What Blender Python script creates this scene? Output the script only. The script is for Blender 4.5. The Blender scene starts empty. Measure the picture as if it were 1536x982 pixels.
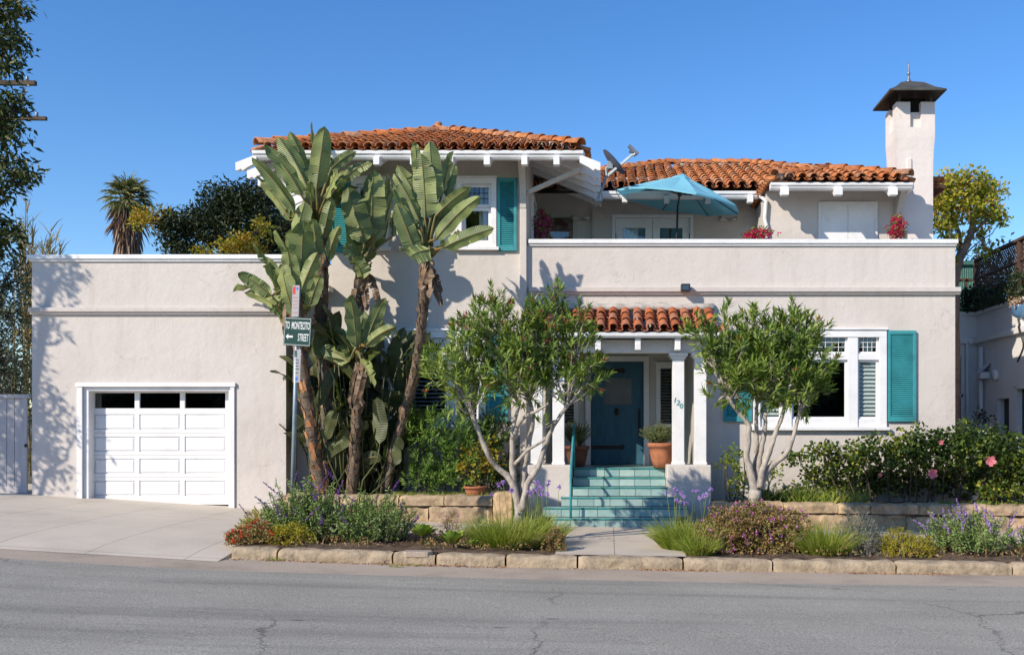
import bpy, math, random
from mathutils import Vector, Matrix, noise
random.seed(7)
SC = bpy.context.scene
COL = SC.collection
R = math.radians
F, CX, CY, EYE = 1500.0, 915.0, 645.0, 1.65      # focal length in photo pixels, vanishing point of the depth lines, eye height

def P(px, py, Y):
    return Vector(((px - CX) * Y / F, Y, EYE - (py - CY) * Y / F))
def X(px, Y): return (px - CX) * Y / F
def Z(py, Y): return EYE - (py - CY) * Y / F
def rnd(a, b): return random.uniform(a, b)

# ------------------------------------------------------------------ mesh helper
LOCS = {}
def tag(o, label=None, cat=None, group=None, kind=None):
    if label: o['label'] = label
    if cat: o['category'] = cat
    if group: o['group'] = group
    if kind: o['kind'] = kind
    return o
def thing(name, loc, label, cat, group=None):
    o = bpy.data.objects.new(name, None); COL.objects.link(o)
    o.location = loc; o.empty_display_size = .2
    LOCS[o.name] = Vector(loc)
    return tag(o, label, cat, group)

class MB:
    def __init__(s): s.v = []; s.f = []; s.mi = []; s.m = 0; s.sm = []; s.smooth = False
    def add(s, vs, fs):
        b = len(s.v); s.v.extend([tuple(v) for v in vs])
        for f in fs:
            s.f.append(tuple(b + i for i in f)); s.mi.append(s.m); s.sm.append(s.smooth)
    def box(s, x0, x1, y0, y1, z0, z1):
        s.add([(x0,y0,z0),(x1,y0,z0),(x1,y1,z0),(x0,y1,z0),(x0,y0,z1),(x1,y0,z1),(x1,y1,z1),(x0,y1,z1)],
              [(0,3,2,1),(4,5,6,7),(0,1,5,4),(1,2,6,5),(2,3,7,6),(3,0,4,7)])
    def obox(s, c, ax, ay, az, hx, hy, hz):
        c = Vector(c); vs = []
        for k in (-1, 1):
            for (i, j) in ((-1,-1),(1,-1),(1,1),(-1,1)):
                vs.append(c + ax*hx*i + ay*hy*j + az*hz*k)
        s.add(vs, [(0,3,2,1),(4,5,6,7),(0,1,5,4),(1,2,6,5),(2,3,7,6),(3,0,4,7)])
    def bar(s, a, b, w, h):
        a = Vector(a); b = Vector(b); d = (b - a); L = d.length; d.normalize()
        up = Vector((0,0,1)) if abs(d.z) < .95 else Vector((0,1,0))
        sx = d.cross(up).normalized(); uz = sx.cross(d)
        s.obox((a+b)/2, sx, d, uz, w/2, L/2, h/2)
    def prism(s, poly, axis, a0, a1):
        # poly: list of 2D points; axis 'x' -> (y,z), 'y' -> (x,z), 'z' -> (x,y)
        def mk(p, a):
            return (a,p[0],p[1]) if axis=='x' else ((p[0],a,p[1]) if axis=='y' else (p[0],p[1],a))
        n = len(poly); vs = [mk(p,a0) for p in poly] + [mk(p,a1) for p in poly]
        fs = [tuple(range(n))[::-1], tuple(range(n,2*n))] + [(i,(i+1)%n,n+(i+1)%n,n+i) for i in range(n)]
        s.add(vs, fs)
    def tube(s, pts, rad, n=8, cap=True, jit=0.0):
        pts = [Vector(p) for p in pts]
        if not isinstance(rad, (list, tuple)): rad = [rad]*len(pts)
        vs = []; fs = []; prev = None
        for i, p in enumerate(pts):
            if i == 0: d = pts[1]-pts[0]
            elif i == len(pts)-1: d = pts[-1]-pts[-2]
            else: d = pts[i+1]-pts[i-1]
            if d.length < 1e-9: d = Vector((0,0,1))
            d.normalize()
            if prev is None:
                u = d.cross(Vector((0,1,0)) if abs(d.y) < .9 else Vector((1,0,0))).normalized()
            else:
                u = (prev - d*prev.dot(d)).normalized()
            prev = u; w = d.cross(u)
            for k in range(n):
                a = 2*math.pi*k/n
                r = rad[i]*(1 + (rnd(-jit, jit) if jit else 0))
                vs.append(p + (u*math.cos(a) + w*math.sin(a))*r)
        for i in range(len(pts)-1):
            for k in range(n):
                fs.append((i*n+k, i*n+(k+1)%n, (i+1)*n+(k+1)%n, (i+1)*n+k))
        if cap:
            fs.append(tuple(range(n))[::-1]); fs.append(tuple((len(pts)-1)*n+k for k in range(n)))
        s.add(vs, fs)
    def lathe(s, prof, c, n=20, sx=1, sy=1):
        vs = []; fs = []
        for (r, z) in prof:
            for k in range(n):
                a = 2*math.pi*k/n
                vs.append((c[0]+r*sx*math.cos(a), c[1]+r*sy*math.sin(a), c[2]+z))
        for i in range(len(prof)-1):
            for k in range(n):
                fs.append((i*n+k, i*n+(k+1)%n, (i+1)*n+(k+1)%n, (i+1)*n+k))
        fs.append(tuple(range(n))[::-1]); fs.append(tuple((len(prof)-1)*n+k for k in range(n)))
        s.add(vs, fs)
    def blob(s, c, r, sub=1, jit=.15, sc=(1,1,1)):
        n, m = 5, 8
        vs = [(c[0],c[1],c[2]+r*sc[2])]; fs = []
        for i in range(1, n):
            t = math.pi*i/n
            for k in range(m):
                a = 2*math.pi*k/m; q = r*(1+rnd(-jit,jit))
                vs.append((c[0]+q*sc[0]*math.sin(t)*math.cos(a), c[1]+q*sc[1]*math.sin(t)*math.sin(a), c[2]+q*sc[2]*math.cos(t)))
        vs.append((c[0],c[1],c[2]-r*sc[2])); L = len(vs)-1
        for k in range(m): fs.append((0,1+k,1+(k+1)%m))
        for i in range(n-2):
            for k in range(m):
                a = 1+i*m; fs.append((a+k,a+m+k,a+m+(k+1)%m,a+(k+1)%m))
        a = 1+(n-2)*m
        for k in range(m): fs.append((a+k,L,a+(k+1)%m))
        s.add(vs, fs)
    def wall(s, axis, a0, a1, z0, z1, t0, t1, holes=()):
        """wall slab; along x (axis 'x', thickness in y t0..t1) or along y (axis 'y', thickness in x)"""
        us = sorted(set([a0,a1]+[h[0] for h in holes]+[h[1] for h in holes]))
        ws = sorted(set([z0,z1]+[h[2] for h in holes]+[h[3] for h in holes]))
        us = [u for u in us if a0-1e-6 <= u <= a1+1e-6]; ws = [w for w in ws if z0-1e-6 <= w <= z1+1e-6]
        def pt(u, t, z): return (u,t,z) if axis=='x' else (t,u,z)
        def solid(i, j):
            if i < 0 or j < 0 or i >= len(us)-1 or j >= len(ws)-1: return False
            cu = (us[i]+us[i+1])/2; cw = (ws[j]+ws[j+1])/2
            return not any(h[0] < cu < h[1] and h[2] < cw < h[3] for h in holes)
        for i in range(len(us)-1):
            for j in range(len(ws)-1):
                if not solid(i,j): continue
                u0,u1,w0,w1 = us[i],us[i+1],ws[j],ws[j+1]
                s.add([pt(u0,t0,w0),pt(u1,t0,w0),pt(u1,t0,w1),pt(u0,t0,w1)],[(0,1,2,3)])
                s.add([pt(u0,t1,w0),pt(u1,t1,w0),pt(u1,t1,w1),pt(u0,t1,w1)],[(3,2,1,0)])
                if not solid(i-1,j): s.add([pt(u0,t0,w0),pt(u0,t1,w0),pt(u0,t1,w1),pt(u0,t0,w1)],[(0,3,2,1)])
                if not solid(i+1,j): s.add([pt(u1,t0,w0),pt(u1,t1,w0),pt(u1,t1,w1),pt(u1,t0,w1)],[(0,1,2,3)])
                if not solid(i,j-1): s.add([pt(u0,t0,w0),pt(u1,t0,w0),pt(u1,t1,w0),pt(u0,t1,w0)],[(0,3,2,1)])
                if not solid(i,j+1): s.add([pt(u0,t0,w1),pt(u1,t0,w1),pt(u1,t1,w1),pt(u0,t1,w1)],[(0,1,2,3)])
    def frame(s, x0, x1, z0, z1, w, y0, y1, wb=None, wt=None):
        wb = w if wb is None else wb; wt = w if wt is None else wt
        s.box(x0, x0+w, y0, y1, z0+wb, z1-wt); s.box(x1-w, x1, y0, y1, z0+wb, z1-wt)
        s.box(x0, x1, y0, y1, z0, z0+wb); s.box(x0, x1, y0, y1, z1-wt, z1)
    def leaf(s, p, d, L, W, fold=.25, up=None, bend=.15):
        d = d.normalized()
        up = up or Vector((rnd(-1,1), rnd(-1,1), rnd(-.2,1)))
        sd = d.cross(up)
        if sd.length < 1e-4: sd = d.cross(Vector((1,0,0)))
        sd.normalize(); n = sd.cross(d)
        m = p + d*L*.45
        s.add([p, m + sd*W/2 + n*W*fold, p + d*L - n*L*bend, m - sd*W/2 + n*W*fold, m], [(0,1,4),(1,2,4),(0,4,3),(4,2,3)])
    def blade(s, p, d, L, W, droop=.5, seg=3):
        d = d.normalized(); sd = d.cross(Vector((rnd(-1,1),rnd(-1,1),.2)))
        if sd.length < 1e-4: sd = Vector((1,0,0))
        sd.normalize(); vs = []; q = Vector(p)
        for i in range(seg+1):
            t = i/seg; w = W*(1-t**2*.95)/2
            vs += [q + sd*w, q - sd*w]
            dd = (d + Vector((0,0,-1))*droop*t*t*2).normalized(); q = q + dd*L/seg
        s.add(vs, [(2*i,2*i+1,2*i+3,2*i+2) for i in range(seg)])
    def build(s, name, mats, parent=None, bevel=0, weld=False, loc=None, smooth=None):
        if not isinstance(mats, (list, tuple)): mats = [mats]
        off = Vector((0,0,0))
        if parent is not None: off = LOCS.get(parent.name, Vector((0,0,0)))
        elif loc is not None: off = Vector(loc)
        me = bpy.data.meshes.new(name)
        me.from_pydata([(v[0]-off.x, v[1]-off.y, v[2]-off.z) for v in s.v], [], s.f)
        for m in mats: me.materials.append(m)
        if len(mats) > 1: me.polygons.foreach_set('material_index', s.mi)
        sm = s.sm if smooth is None else [smooth]*len(s.f)
        me.polygons.foreach_set('use_smooth', sm)
        me.update()
        o = bpy.data.objects.new(name, me); COL.objects.link(o)
        if parent is not None:
            o.parent = parent
        elif loc is not None: o.location = off
        LOCS[o.name] = off
        if bevel:
            b = o.modifiers.new('bevel', 'BEVEL'); b.width = bevel; b.segments = 2; b.limit_method = 'ANGLE'; b.angle_limit = R(40)
            b.harden_normals = False
        return o

def text(name, body, size, mat, loc, rot, parent=None, ext=.002, sx=1, off=0, ax='CENTER'):
    c = bpy.data.curves.new(name, 'FONT'); c.body = body; c.size = size; c.extrude = ext; c.align_x = ax; c.align_y = 'CENTER'
    c.offset = off; c.resolution_u = 3
    c.materials.append(mat)
    o = bpy.data.objects.new(name, c); COL.objects.link(o)
    l = Vector(loc)
    if parent is not None:
        o.parent = parent; l = l - LOCS.get(parent.name, Vector((0,0,0)))
    bpy.context.view_layer.update(); me = bpy.data.meshes.new_from_object(o); me.name = name
    if not me.materials: me.materials.append(mat)
    bpy.data.objects.remove(o); o = bpy.data.objects.new(name, me); COL.objects.link(o)
    if parent is not None: o.parent = parent
    o.location = l; o.rotation_euler = rot; o.scale = (sx,1,1)
    return o

# ------------------------------------------------------------------ materials
def new_mat(name):
    m = bpy.data.materials.new(name); m.use_nodes = True
    nt = m.node_tree; b = nt.nodes['Principled BSDF']
    return m, nt, b
def nd(nt, t, **k):
    n = nt.nodes.new(t)
    for a, v in k.items():
        if a in n.inputs.keys(): n.inputs[a].default_value = v
        else: setattr(n, a, v)
    return n
def c4(c): return (c[0], c[1], c[2], 1)
def ramp(nt, stops, fac):
    r = nt.nodes.new('ShaderNodeValToRGB'); e = r.color_ramp.elements
    while len(e) > 1: e.remove(e[-1])
    e[0].position = stops[0][0]; e[0].color = c4(stops[0][1])
    for p, c in stops[1:]:
        q = e.new(p); q.color = c4(c)
    nt.links.new(fac, r.inputs[0]); return r
def mul(c, k): return (c[0]*k, c[1]*k, c[2]*k)
def noisy(name, base, rough=.7, scale=3, amp=.12, scale2=40, amp2=.05, bump=.0, bscale=60, bdist=.01, spec=.3, metal=0, stretch=None, base2=None, coat=0):
    """base colour with two octaves of real tonal variation and a bump"""
    m, nt, b = new_mat(name); L = nt.links.new
    tc = nd(nt, 'ShaderNodeTexCoord'); src = tc.outputs['Object']
    if stretch:
        mp = nd(nt, 'ShaderNodeMapping'); mp.inputs['Scale'].default_value = stretch; L(src, mp.inputs[0]); src = mp.outputs[0]
    n1 = nd(nt, 'ShaderNodeTexNoise', Scale=scale, Detail=6.0, Roughness=.6); L(src, n1.inputs['Vector'])
    n2 = nd(nt, 'ShaderNodeTexNoise', Scale=scale2, Detail=3.0); L(src, n2.inputs['Vector'])
    b2 = base2 or mul(base, 1-2*amp)
    r = ramp(nt, [(.3, b2), (.5, base), (.72, mul(base, 1+amp) if not base2 else base)], n1.outputs['Fac'])
    r2 = ramp(nt, [(.3, (1-amp2*2,)*3), (.7, (1,1,1))], n2.outputs['Fac'])
    mx = nd(nt, 'ShaderNodeMix', data_type='RGBA', blend_type='MULTIPLY'); mx.inputs[0].default_value = 1
    L(r.outputs[0], mx.inputs[6]); L(r2.outputs[0], mx.inputs[7]); L(mx.outputs[2], b.inputs['Base Color'])
    b.inputs['Roughness'].default_value = rough; b.inputs['Specular IOR Level'].default_value = spec; b.inputs['Metallic'].default_value = metal
    if coat: b.inputs['Coat Weight'].default_value = coat
    if bump:
        n3 = nd(nt, 'ShaderNodeTexNoise', Scale=bscale, Detail=5.0, Roughness=.65); L(src, n3.inputs['Vector'])
        bp = nd(nt, 'ShaderNodeBump', Strength=bump, Distance=bdist); L(n3.outputs['Fac'], bp.inputs['Height']); L(bp.outputs[0], b.inputs['Normal'])
    return m
def leafy(name, cols, rough=.5, trans=.3, spec=.35, clump=1.5):
    """per-leaf tone (random per island) shifted by clump noise, partly translucent"""
    m, nt, b = new_mat(name); L = nt.links.new
    g = nd(nt, 'ShaderNodeNewGeometry'); tc = nd(nt, 'ShaderNodeTexCoord')
    n = nd(nt, 'ShaderNodeTexNoise', Scale=clump, Detail=2.0); L(tc.outputs['Object'], n.inputs['Vector'])
    a = nd(nt, 'ShaderNodeMath', operation='MULTIPLY_ADD'); L(g.outputs['Random Per Island'], a.inputs[0]); a.inputs[1].default_value = .65
    s = nd(nt, 'ShaderNodeMath', operation='MULTIPLY_ADD'); L(n.outputs['Fac'], s.inputs[0]); s.inputs[1].default_value = 1.1; s.inputs[2].default_value = -.37
    L(s.outputs[0], a.inputs[2])
    k = len(cols)-1
    r = ramp(nt, [(i/k*.9+.05, c) for i, c in enumerate(cols)], a.outputs[0])
    L(r.outputs[0], b.inputs['Base Color']); b.inputs['Roughness'].default_value = rough; b.inputs['Specular IOR Level'].default_value = spec
    if trans:
        t = nd(nt, 'ShaderNodeBsdfTranslucent'); hs = nd(nt, 'ShaderNodeHueSaturation', Saturation=1.2, Value=1.3)
        L(r.outputs[0], hs.inputs['Color']); L(hs.outputs[0], t.inputs['Color'])
        mx = nd(nt, 'ShaderNodeMixShader'); mx.inputs[0].default_value = trans
        L(b.outputs[0], mx.inputs[1]); L(t.outputs[0], mx.inputs[2]); L(mx.outputs[0], nt.nodes['Material Output'].inputs[0])
    return m
def island(name, cols, rough=.8, bump=.3, bscale=30, spec=.2, nscale=8, namp=.3):
    """tile / stone colour chosen per separate piece, with dirt noise"""
    m, nt, b = new_mat(name); L = nt.links.new
    g = nd(nt, 'ShaderNodeNewGeometry'); tc = nd(nt, 'ShaderNodeTexCoord')
    k = len(cols)-1
    r = ramp(nt, [(i/k, c) for i, c in enumerate(cols)], g.outputs['Random Per Island'])
    n = nd(nt, 'ShaderNodeTexNoise', Scale=nscale, Detail=6.0, Roughness=.65); L(tc.outputs['Object'], n.inputs['Vector'])
    r2 = ramp(nt, [(.3, (1-namp,)*3), (.62, (1,1,1))], n.outputs['Fac'])
    mx = nd(nt, 'ShaderNodeMix', data_type='RGBA', blend_type='MULTIPLY'); mx.inputs[0].default_value = 1
    L(r.outputs[0], mx.inputs[6]); L(r2.outputs[0], mx.inputs[7]); L(mx.outputs[2], b.inputs['Base Color'])
    b.inputs['Roughness'].default_value = rough; b.inputs['Specular IOR Level'].default_value = spec
    if bump:
        n3 = nd(nt, 'ShaderNodeTexNoise', Scale=bscale, Detail=5.0); L(tc.outputs['Object'], n3.inputs['Vector'])
        bp = nd(nt, 'ShaderNodeBump', Strength=bump, Distance=.02); L(n3.outputs['Fac'], bp.inputs['Height']); L(bp.outputs[0], b.inputs['Normal'])
    return m
def glass(name='window_glass', tint=(.9,.95,.95)):
    m, nt, b = new_mat(name); L = nt.links.new
    nt.nodes.remove(b)
    t = nd(nt, 'ShaderNodeBsdfTransparent'); t.inputs[0].default_value = c4(mul(tint, .97))
    g = nd(nt, 'ShaderNodeBsdfGlossy', Roughness=.01); g.inputs['Color'].default_value = (1,1,1,1)
    fr = nd(nt, 'ShaderNodeLayerWeight', Blend=.5); pw = nd(nt, 'ShaderNodeMath', operation='POWER'); L(fr.outputs['Facing'], pw.inputs[0]); pw.inputs[1].default_value = 3.5
    mp = nd(nt, 'ShaderNodeMath', operation='MULTIPLY_ADD'); mp.inputs[1].default_value = .8; mp.inputs[2].default_value = .055; L(pw.outputs[0], mp.inputs[0])
    mx = nd(nt, 'ShaderNodeMixShader'); L(mp.outputs[0], mx.inputs[0]); L(t.outputs[0], mx.inputs[1]); L(g.outputs[0], mx.inputs[2])
    tc = nd(nt, 'ShaderNodeTexCoord'); n = nd(nt, 'ShaderNodeTexNoise', Scale=1.7, Detail=1.0); L(tc.outputs['Object'], n.inputs['Vector'])
    bp = nd(nt, 'ShaderNodeBump', Strength=.06, Distance=.05); L(n.outputs['Fac'], bp.inputs['Height']); L(bp.outputs[0], g.inputs['Normal'])
    L(mx.outputs[0], nt.nodes['Material Output'].inputs[0]); return m

def stucco(name, base):
    m, nt, b = new_mat(name); L = nt.links.new
    tc = nd(nt, 'ShaderNodeTexCoord'); src = tc.outputs['Object']
    n1 = nd(nt, 'ShaderNodeTexNoise', Scale=.8, Detail=5.0, Roughness=.55); L(src, n1.inputs['Vector'])
    mp = nd(nt, 'ShaderNodeMapping'); mp.inputs['Scale'].default_value = (3.5, 3.5, .35); L(src, mp.inputs[0])
    n2 = nd(nt, 'ShaderNodeTexNoise', Scale=1.0, Detail=6.0, Roughness=.7); L(mp.outputs[0], n2.inputs['Vector'])
    r = ramp(nt, [(.3, mul(base,.93)), (.5, base), (.7, (base[0]*1.03, base[1]*1.045, base[2]*1.06))], n1.outputs['Fac'])
    r2 = ramp(nt, [(.28, (.91,.90,.885)), (.48, (1,1,1))], n2.outputs['Fac'])
    mx = nd(nt, 'ShaderNodeMix', data_type='RGBA', blend_type='MULTIPLY'); mx.inputs[0].default_value = 1
    L(r.outputs[0], mx.inputs[6]); L(r2.outputs[0], mx.inputs[7])
    nw = nd(nt, 'ShaderNodeTexNoise', Scale=1.5, Detail=5.0, Roughness=.7); L(src, nw.inputs['Vector'])
    va = nd(nt, 'ShaderNodeVectorMath', operation='MULTIPLY_ADD'); L(nw.outputs['Color'], va.inputs[0]); va.inputs[1].default_value = (.8,.8,.8); L(src, va.inputs[2])
    vc = nd(nt, 'ShaderNodeTexVoronoi', Scale=.42, feature='DISTANCE_TO_EDGE'); L(va.outputs[0], vc.inputs['Vector'])
    r5 = ramp(nt, [(0, (.80,.79,.77)), (.0022, (1,1,1))], vc.outputs['Distance'])
    n6 = nd(nt, 'ShaderNodeTexNoise', Scale=.6, Detail=1.0); L(src, n6.inputs['Vector']); r6 = ramp(nt, [(.5,(0,0,0)),(.6,(1,1,1))], n6.outputs['Fac'])
    m5 = nd(nt, 'ShaderNodeMix', data_type='RGBA', blend_type='MULTIPLY'); L(r6.outputs[0], m5.inputs[0]); L(mx.outputs[2], m5.inputs[6]); L(r5.outputs[0], m5.inputs[7])
    L(m5.outputs[2], b.inputs['Base Color'])
    b.inputs['Roughness'].default_value = .9; b.inputs['Specular IOR Level'].default_value = .15
    n3 = nd(nt, 'ShaderNodeTexNoise', Scale=5.5, Detail=9.0, Roughness=.66); L(src, n3.inputs['Vector'])
    bp = nd(nt, 'ShaderNodeBump', Strength=.8, Distance=.018); L(n3.outputs['Fac'], bp.inputs['Height']); L(bp.outputs[0], b.inputs['Normal'])
    return m

def asphalt():
    m, nt, b = new_mat('asphalt'); L = nt.links.new
    tc = nd(nt, 'ShaderNodeTexCoord'); src = tc.outputs['Object']
    n1 = nd(nt, 'ShaderNodeTexNoise', Scale=.5, Detail=6.0); L(src, n1.inputs['Vector'])
    r1 = ramp(nt, [(.3, (.28,.265,.225)), (.55, (.33,.312,.265)), (.75, (.36,.342,.29))], n1.outputs['Fac'])
    mp = nd(nt, 'ShaderNodeMapping'); mp.inputs['Scale'].default_value = (.16, 2.2, 1); L(src, mp.inputs[0])
    n2 = nd(nt, 'ShaderNodeTexNoise', Scale=1.0, Detail=6.0, Roughness=.65); L(mp.outputs[0], n2.inputs['Vector'])
    r2 = ramp(nt, [(.32, (.78,.78,.79)), (.5, (1,1,1)), (.7, (1.08,1.07,1.06))], n2.outputs['Fac'])
    n3 = nd(nt, 'ShaderNodeTexNoise', Scale=60.0, Detail=2.0, Roughness=.8); L(src, n3.inputs['Vector'])
    r3 = ramp(nt, [(.3, (.5,.5,.5)), (.5, (1,1,1)), (.72, (1.55,1.53,1.48))], n3.outputs['Fac'])
    # oil spots
    v = nd(nt, 'ShaderNodeTexVoronoi', Scale=.9, feature='F1'); mp2 = nd(nt, 'ShaderNodeMapping'); mp2.inputs['Scale'].default_value=(.8,1.6,1); L(src, mp2.inputs[0]); L(mp2.outputs[0], v.inputs['Vector'])
    r4 = ramp(nt, [(.035, (.55,.55,.55)), (.06, (1,1,1))], v.outputs['Distance'])
    cur = r1.outputs[0]
    for q in (r2, r3, r4):
        mx = nd(nt, 'ShaderNodeMix', data_type='RGBA', blend_type='MULTIPLY'); mx.inputs[0].default_value = 1
        L(cur, mx.inputs[6]); L(q.outputs[0], mx.inputs[7]); cur = mx.outputs[2]
    # cracks: thin voronoi cell edges, warped, only in patches
    nw = nd(nt, 'ShaderNodeTexNoise', Scale=2.2, Detail=6.0, Roughness=.7); L(src, nw.inputs['Vector'])
    va = nd(nt, 'ShaderNodeVectorMath', operation='MULTIPLY_ADD'); L(nw.outputs['Color'], va.inputs[0]); va.inputs[1].default_value = (.55,.55,0); L(src, va.inputs[2])
    vc = nd(nt, 'ShaderNodeTexVoronoi', Scale=.23, feature='DISTANCE_TO_EDGE'); L(va.outputs[0], vc.inputs['Vector'])
    r5 = ramp(nt, [(.0, (.36,.36,.36)), (.0012, (.5,.5,.5)), (.0034, (1,1,1))], vc.outputs['Distance'])
    nm = nd(nt, 'ShaderNodeTexNoise', Scale=.45, Detail=2.0); L(src, nm.inputs['Vector'])
    r6 = ramp(nt, [(.46, (0,0,0)), (.56, (1,1,1))], nm.outputs['Fac'])
    mc = nd(nt, 'ShaderNodeMix', data_type='RGBA', blend_type='MULTIPLY'); L(r6.outputs[0], mc.inputs[0]); L(cur, mc.inputs[6]); L(r5.outputs[0], mc.inputs[7])
    L(mc.outputs[2], b.inputs['Base Color'])
    b.inputs['Roughness'].default_value = .85; b.inputs['Specular IOR Level'].default_value = .25
    bp = nd(nt, 'ShaderNodeBump', Strength=.5, Distance=.006); L(n3.outputs['Fac'], bp.inputs['Height']); L(bp.outputs[0], b.inputs['Normal'])
    return m

def concrete(name, base, joint=None, stain=.25, pebbles=0):
    m, nt, b = new_mat(name); L = nt.links.new
    tc = nd(nt, 'ShaderNodeTexCoord'); src = tc.outputs['Object']
    n1 = nd(nt, 'ShaderNodeTexNoise', Scale=.9, Detail=8.0, Roughness=.65); L(src, n1.inputs['Vector'])
    r1 = ramp(nt, [(.28, mul(base,1-stain)), (.5, base), (.75, mul(base,1.1))], n1.outputs['Fac'])
    n3 = nd(nt, 'ShaderNodeTexNoise', Scale=70.0, Detail=3.0, Roughness=.7); L(src, n3.inputs['Vector'])
    r3 = ramp(nt, [(.3, (.8-pebbles,)*3), (.6, (1,1,1))], n3.outputs['Fac'])
    mx = nd(nt, 'ShaderNodeMix', data_type='RGBA', blend_type='MULTIPLY'); mx.inputs[0].default_value = 1
    L(r1.outputs[0], mx.inputs[6]); L(r3.outputs[0], mx.inputs[7]); cur = mx.outputs[2]
    if joint:
        br = nd(nt, 'ShaderNodeTexBrick', offset=0.0); br.inputs['Scale'].default_value = 1; br.inputs['Mortar Size'].default_value = .006
        br.inputs['Brick Width'].default_value = joint[0]; br.inputs['Row Height'].default_value = joint[1]
        br.inputs['Color1'].default_value = (1,1,1,1); br.inputs['Color2'].default_value = (.96,.96,.96,1); br.inputs['Mortar'].default_value = (.45,.43,.4,1)
        mp = nd(nt, 'ShaderNodeMapping'); mp.inputs['Location'].default_value = joint[2] if len(joint) > 2 else (0,0,0); L(src, mp.inputs[0]); L(mp.outputs[0], br.inputs['Vector'])
        m2 = nd(nt, 'ShaderNodeMix', data_type='RGBA', blend_type='MULTIPLY'); m2.inputs[0].default_value = 1
        L(cur, m2.inputs[6]); L(br.outputs['Color'], m2.inputs[7]); cur = m2.outputs[2]
    L(cur, b.inputs['Base Color']); b.inputs['Roughness'].default_value = .88; b.inputs['Specular IOR Level'].default_value = .2
    bp = nd(nt, 'ShaderNodeBump', Strength=.35, Distance=.005); L(n3.outputs['Fac'], bp.inputs['Height']); L(bp.outputs[0], b.inputs['Normal'])
    return m

M = {}
M['stucco'] = stucco('stucco', (.60,.55,.50))
M['stucco_chim'] = stucco('chimney_stucco', (.74,.67,.62))
M['band'] = stucco('band_stucco', (.585,.53,.485))
M['white'] = noisy('white_paint', (.80,.80,.79), rough=.55, scale=2.5, amp=.05, scale2=35, amp2=.04, bump=.15, bscale=20, bdist=.004, spec=.4)
M['cream'] = noisy('cream_paint', (.56,.53,.48), rough=.55, scale=2, amp=.04, spec=.4)
M['deck'] = noisy('eave_boards', (.50,.48,.45), rough=.7, stretch=(6,6,6), scale=1, amp=.08)
M['teal'] = noisy('teal_paint', (.045,.31,.335), rough=.6, scale=2.2, amp=.16, scale2=45, amp2=.12, spec=.4, bump=.1, bscale=25, bdist=.003)
M['door_teal'] = noisy('door_teal', (.04,.13,.185), rough=.5, scale=4, amp=.12, bump=.2, bscale=18, bdist=.004, stretch=(4,4,.6))
M['tile'] = island('roof_clay', [(.32,.12,.055),(.60,.22,.08),(.50,.17,.065),(.66,.28,.11),(.54,.24,.12),(.62,.21,.07),(.44,.21,.115),(.60,.34,.20)], rough=.85, nscale=11, namp=.6)
M['tile_porch'] = island('porch_clay', [(.30,.09,.04),(.48,.15,.06),(.40,.17,.10),(.55,.17,.06),(.36,.10,.04)], rough=.85, nscale=9, namp=.4)
M['mortar'] = noisy('ridge_mortar', (.50,.46,.41), rough=.95, scale=6, amp=.2, bump=.5, bscale=25, bdist=.02)
M['underlay'] = noisy('roof_underlay', (.12,.055,.035), rough=.95, scale=6, amp=.2)
M['glass'] = glass()
M['lead'] = noisy('lead_came', (.04,.04,.045), rough=.5)
M['blind'] = noisy('blind_slat', (.80,.79,.76), rough=.5, amp=.03)
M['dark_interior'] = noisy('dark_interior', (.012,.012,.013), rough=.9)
M['black_metal'] = noisy('black_metal', (.02,.02,.02), rough=.45, spec=.5)
M['iron'] = noisy('rusted_iron', (.035,.025,.02), rough=.6)
M['grey_metal'] = noisy('grey_metal', (.22,.23,.25), rough=.45, metal=.6, spec=.5)
M['galv'] = noisy('galvanized_steel', (.30,.36,.40), rough=.5, metal=.5, scale=8, amp=.12)
M['copper'] = noisy('hood_metal', (.11,.105,.09), rough=.6, metal=.3, scale=5, amp=.2)
M['sand'] = island('sandstone', [(.44,.31,.17),(.54,.40,.24),(.40,.30,.20),(.58,.41,.23),(.46,.36,.25),(.50,.33,.18)], rough=.95, bump=1, bscale=14, nscale=5, namp=.55)
M['kerbstone'] = island('kerb_sandstone', [(.42,.31,.18),(.48,.36,.22),(.42,.34,.24),(.50,.37,.22)], rough=.95, bump=1, bscale=18, nscale=6, namp=.5)
M['asphalt'] = asphalt()
M['gutter_c'] = concrete('gutter_concrete', (.47,.385,.30), joint=None, stain=.3, pebbles=.15)
M['drive_c'] = concrete('driveway_concrete', (.62,.55,.45), joint=(1.25,3.4,(.35,.9,0)), stain=.16)
M['walk_c'] = concrete('sidewalk_concrete', (.60,.52,.42), joint=(1.5,1.6,(-.06,-.35,0)), stain=.18)
M['far_ground'] = noisy('dry_ground', (.20,.17,.12), rough=1, scale=.3, amp=.3)
M['soil'] = noisy('planting_soil', (.19,.13,.085), rough=1, scale=4, amp=.35, scale2=60, amp2=.25, bump=1, bscale=45, bdist=.03)
M['step_tile'] = island('step_tile', [(.26,.41,.39),(.35,.49,.46),(.23,.36,.35),(.38,.51,.47),(.30,.43,.40)], rough=.35, bump=.15, bscale=8, spec=.5, nscale=5, namp=.2)
M['nosing'] = noisy('step_nosing', (.04,.24,.23), rough=.35, scale=6, amp=.2, spec=.5)
M['grout'] = noisy('grout', (.26,.26,.24), rough=.9)
M['terracotta'] = noisy('terracotta', (.42,.16,.08), rough=.75, scale=6, amp=.18, bump=.2)
M['terracotta_shaded'] = noisy('terracotta_shaded', (.16,.065,.04), rough=.75, scale=6, amp=.18, bump=.2)  # darker copy of terracotta, porch shade put into the colour
M['canvas'] = noisy('umbrella_canvas', (.16,.52,.66), rough=.8, scale=3, amp=.05, bump=.1, bscale=60)
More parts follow.
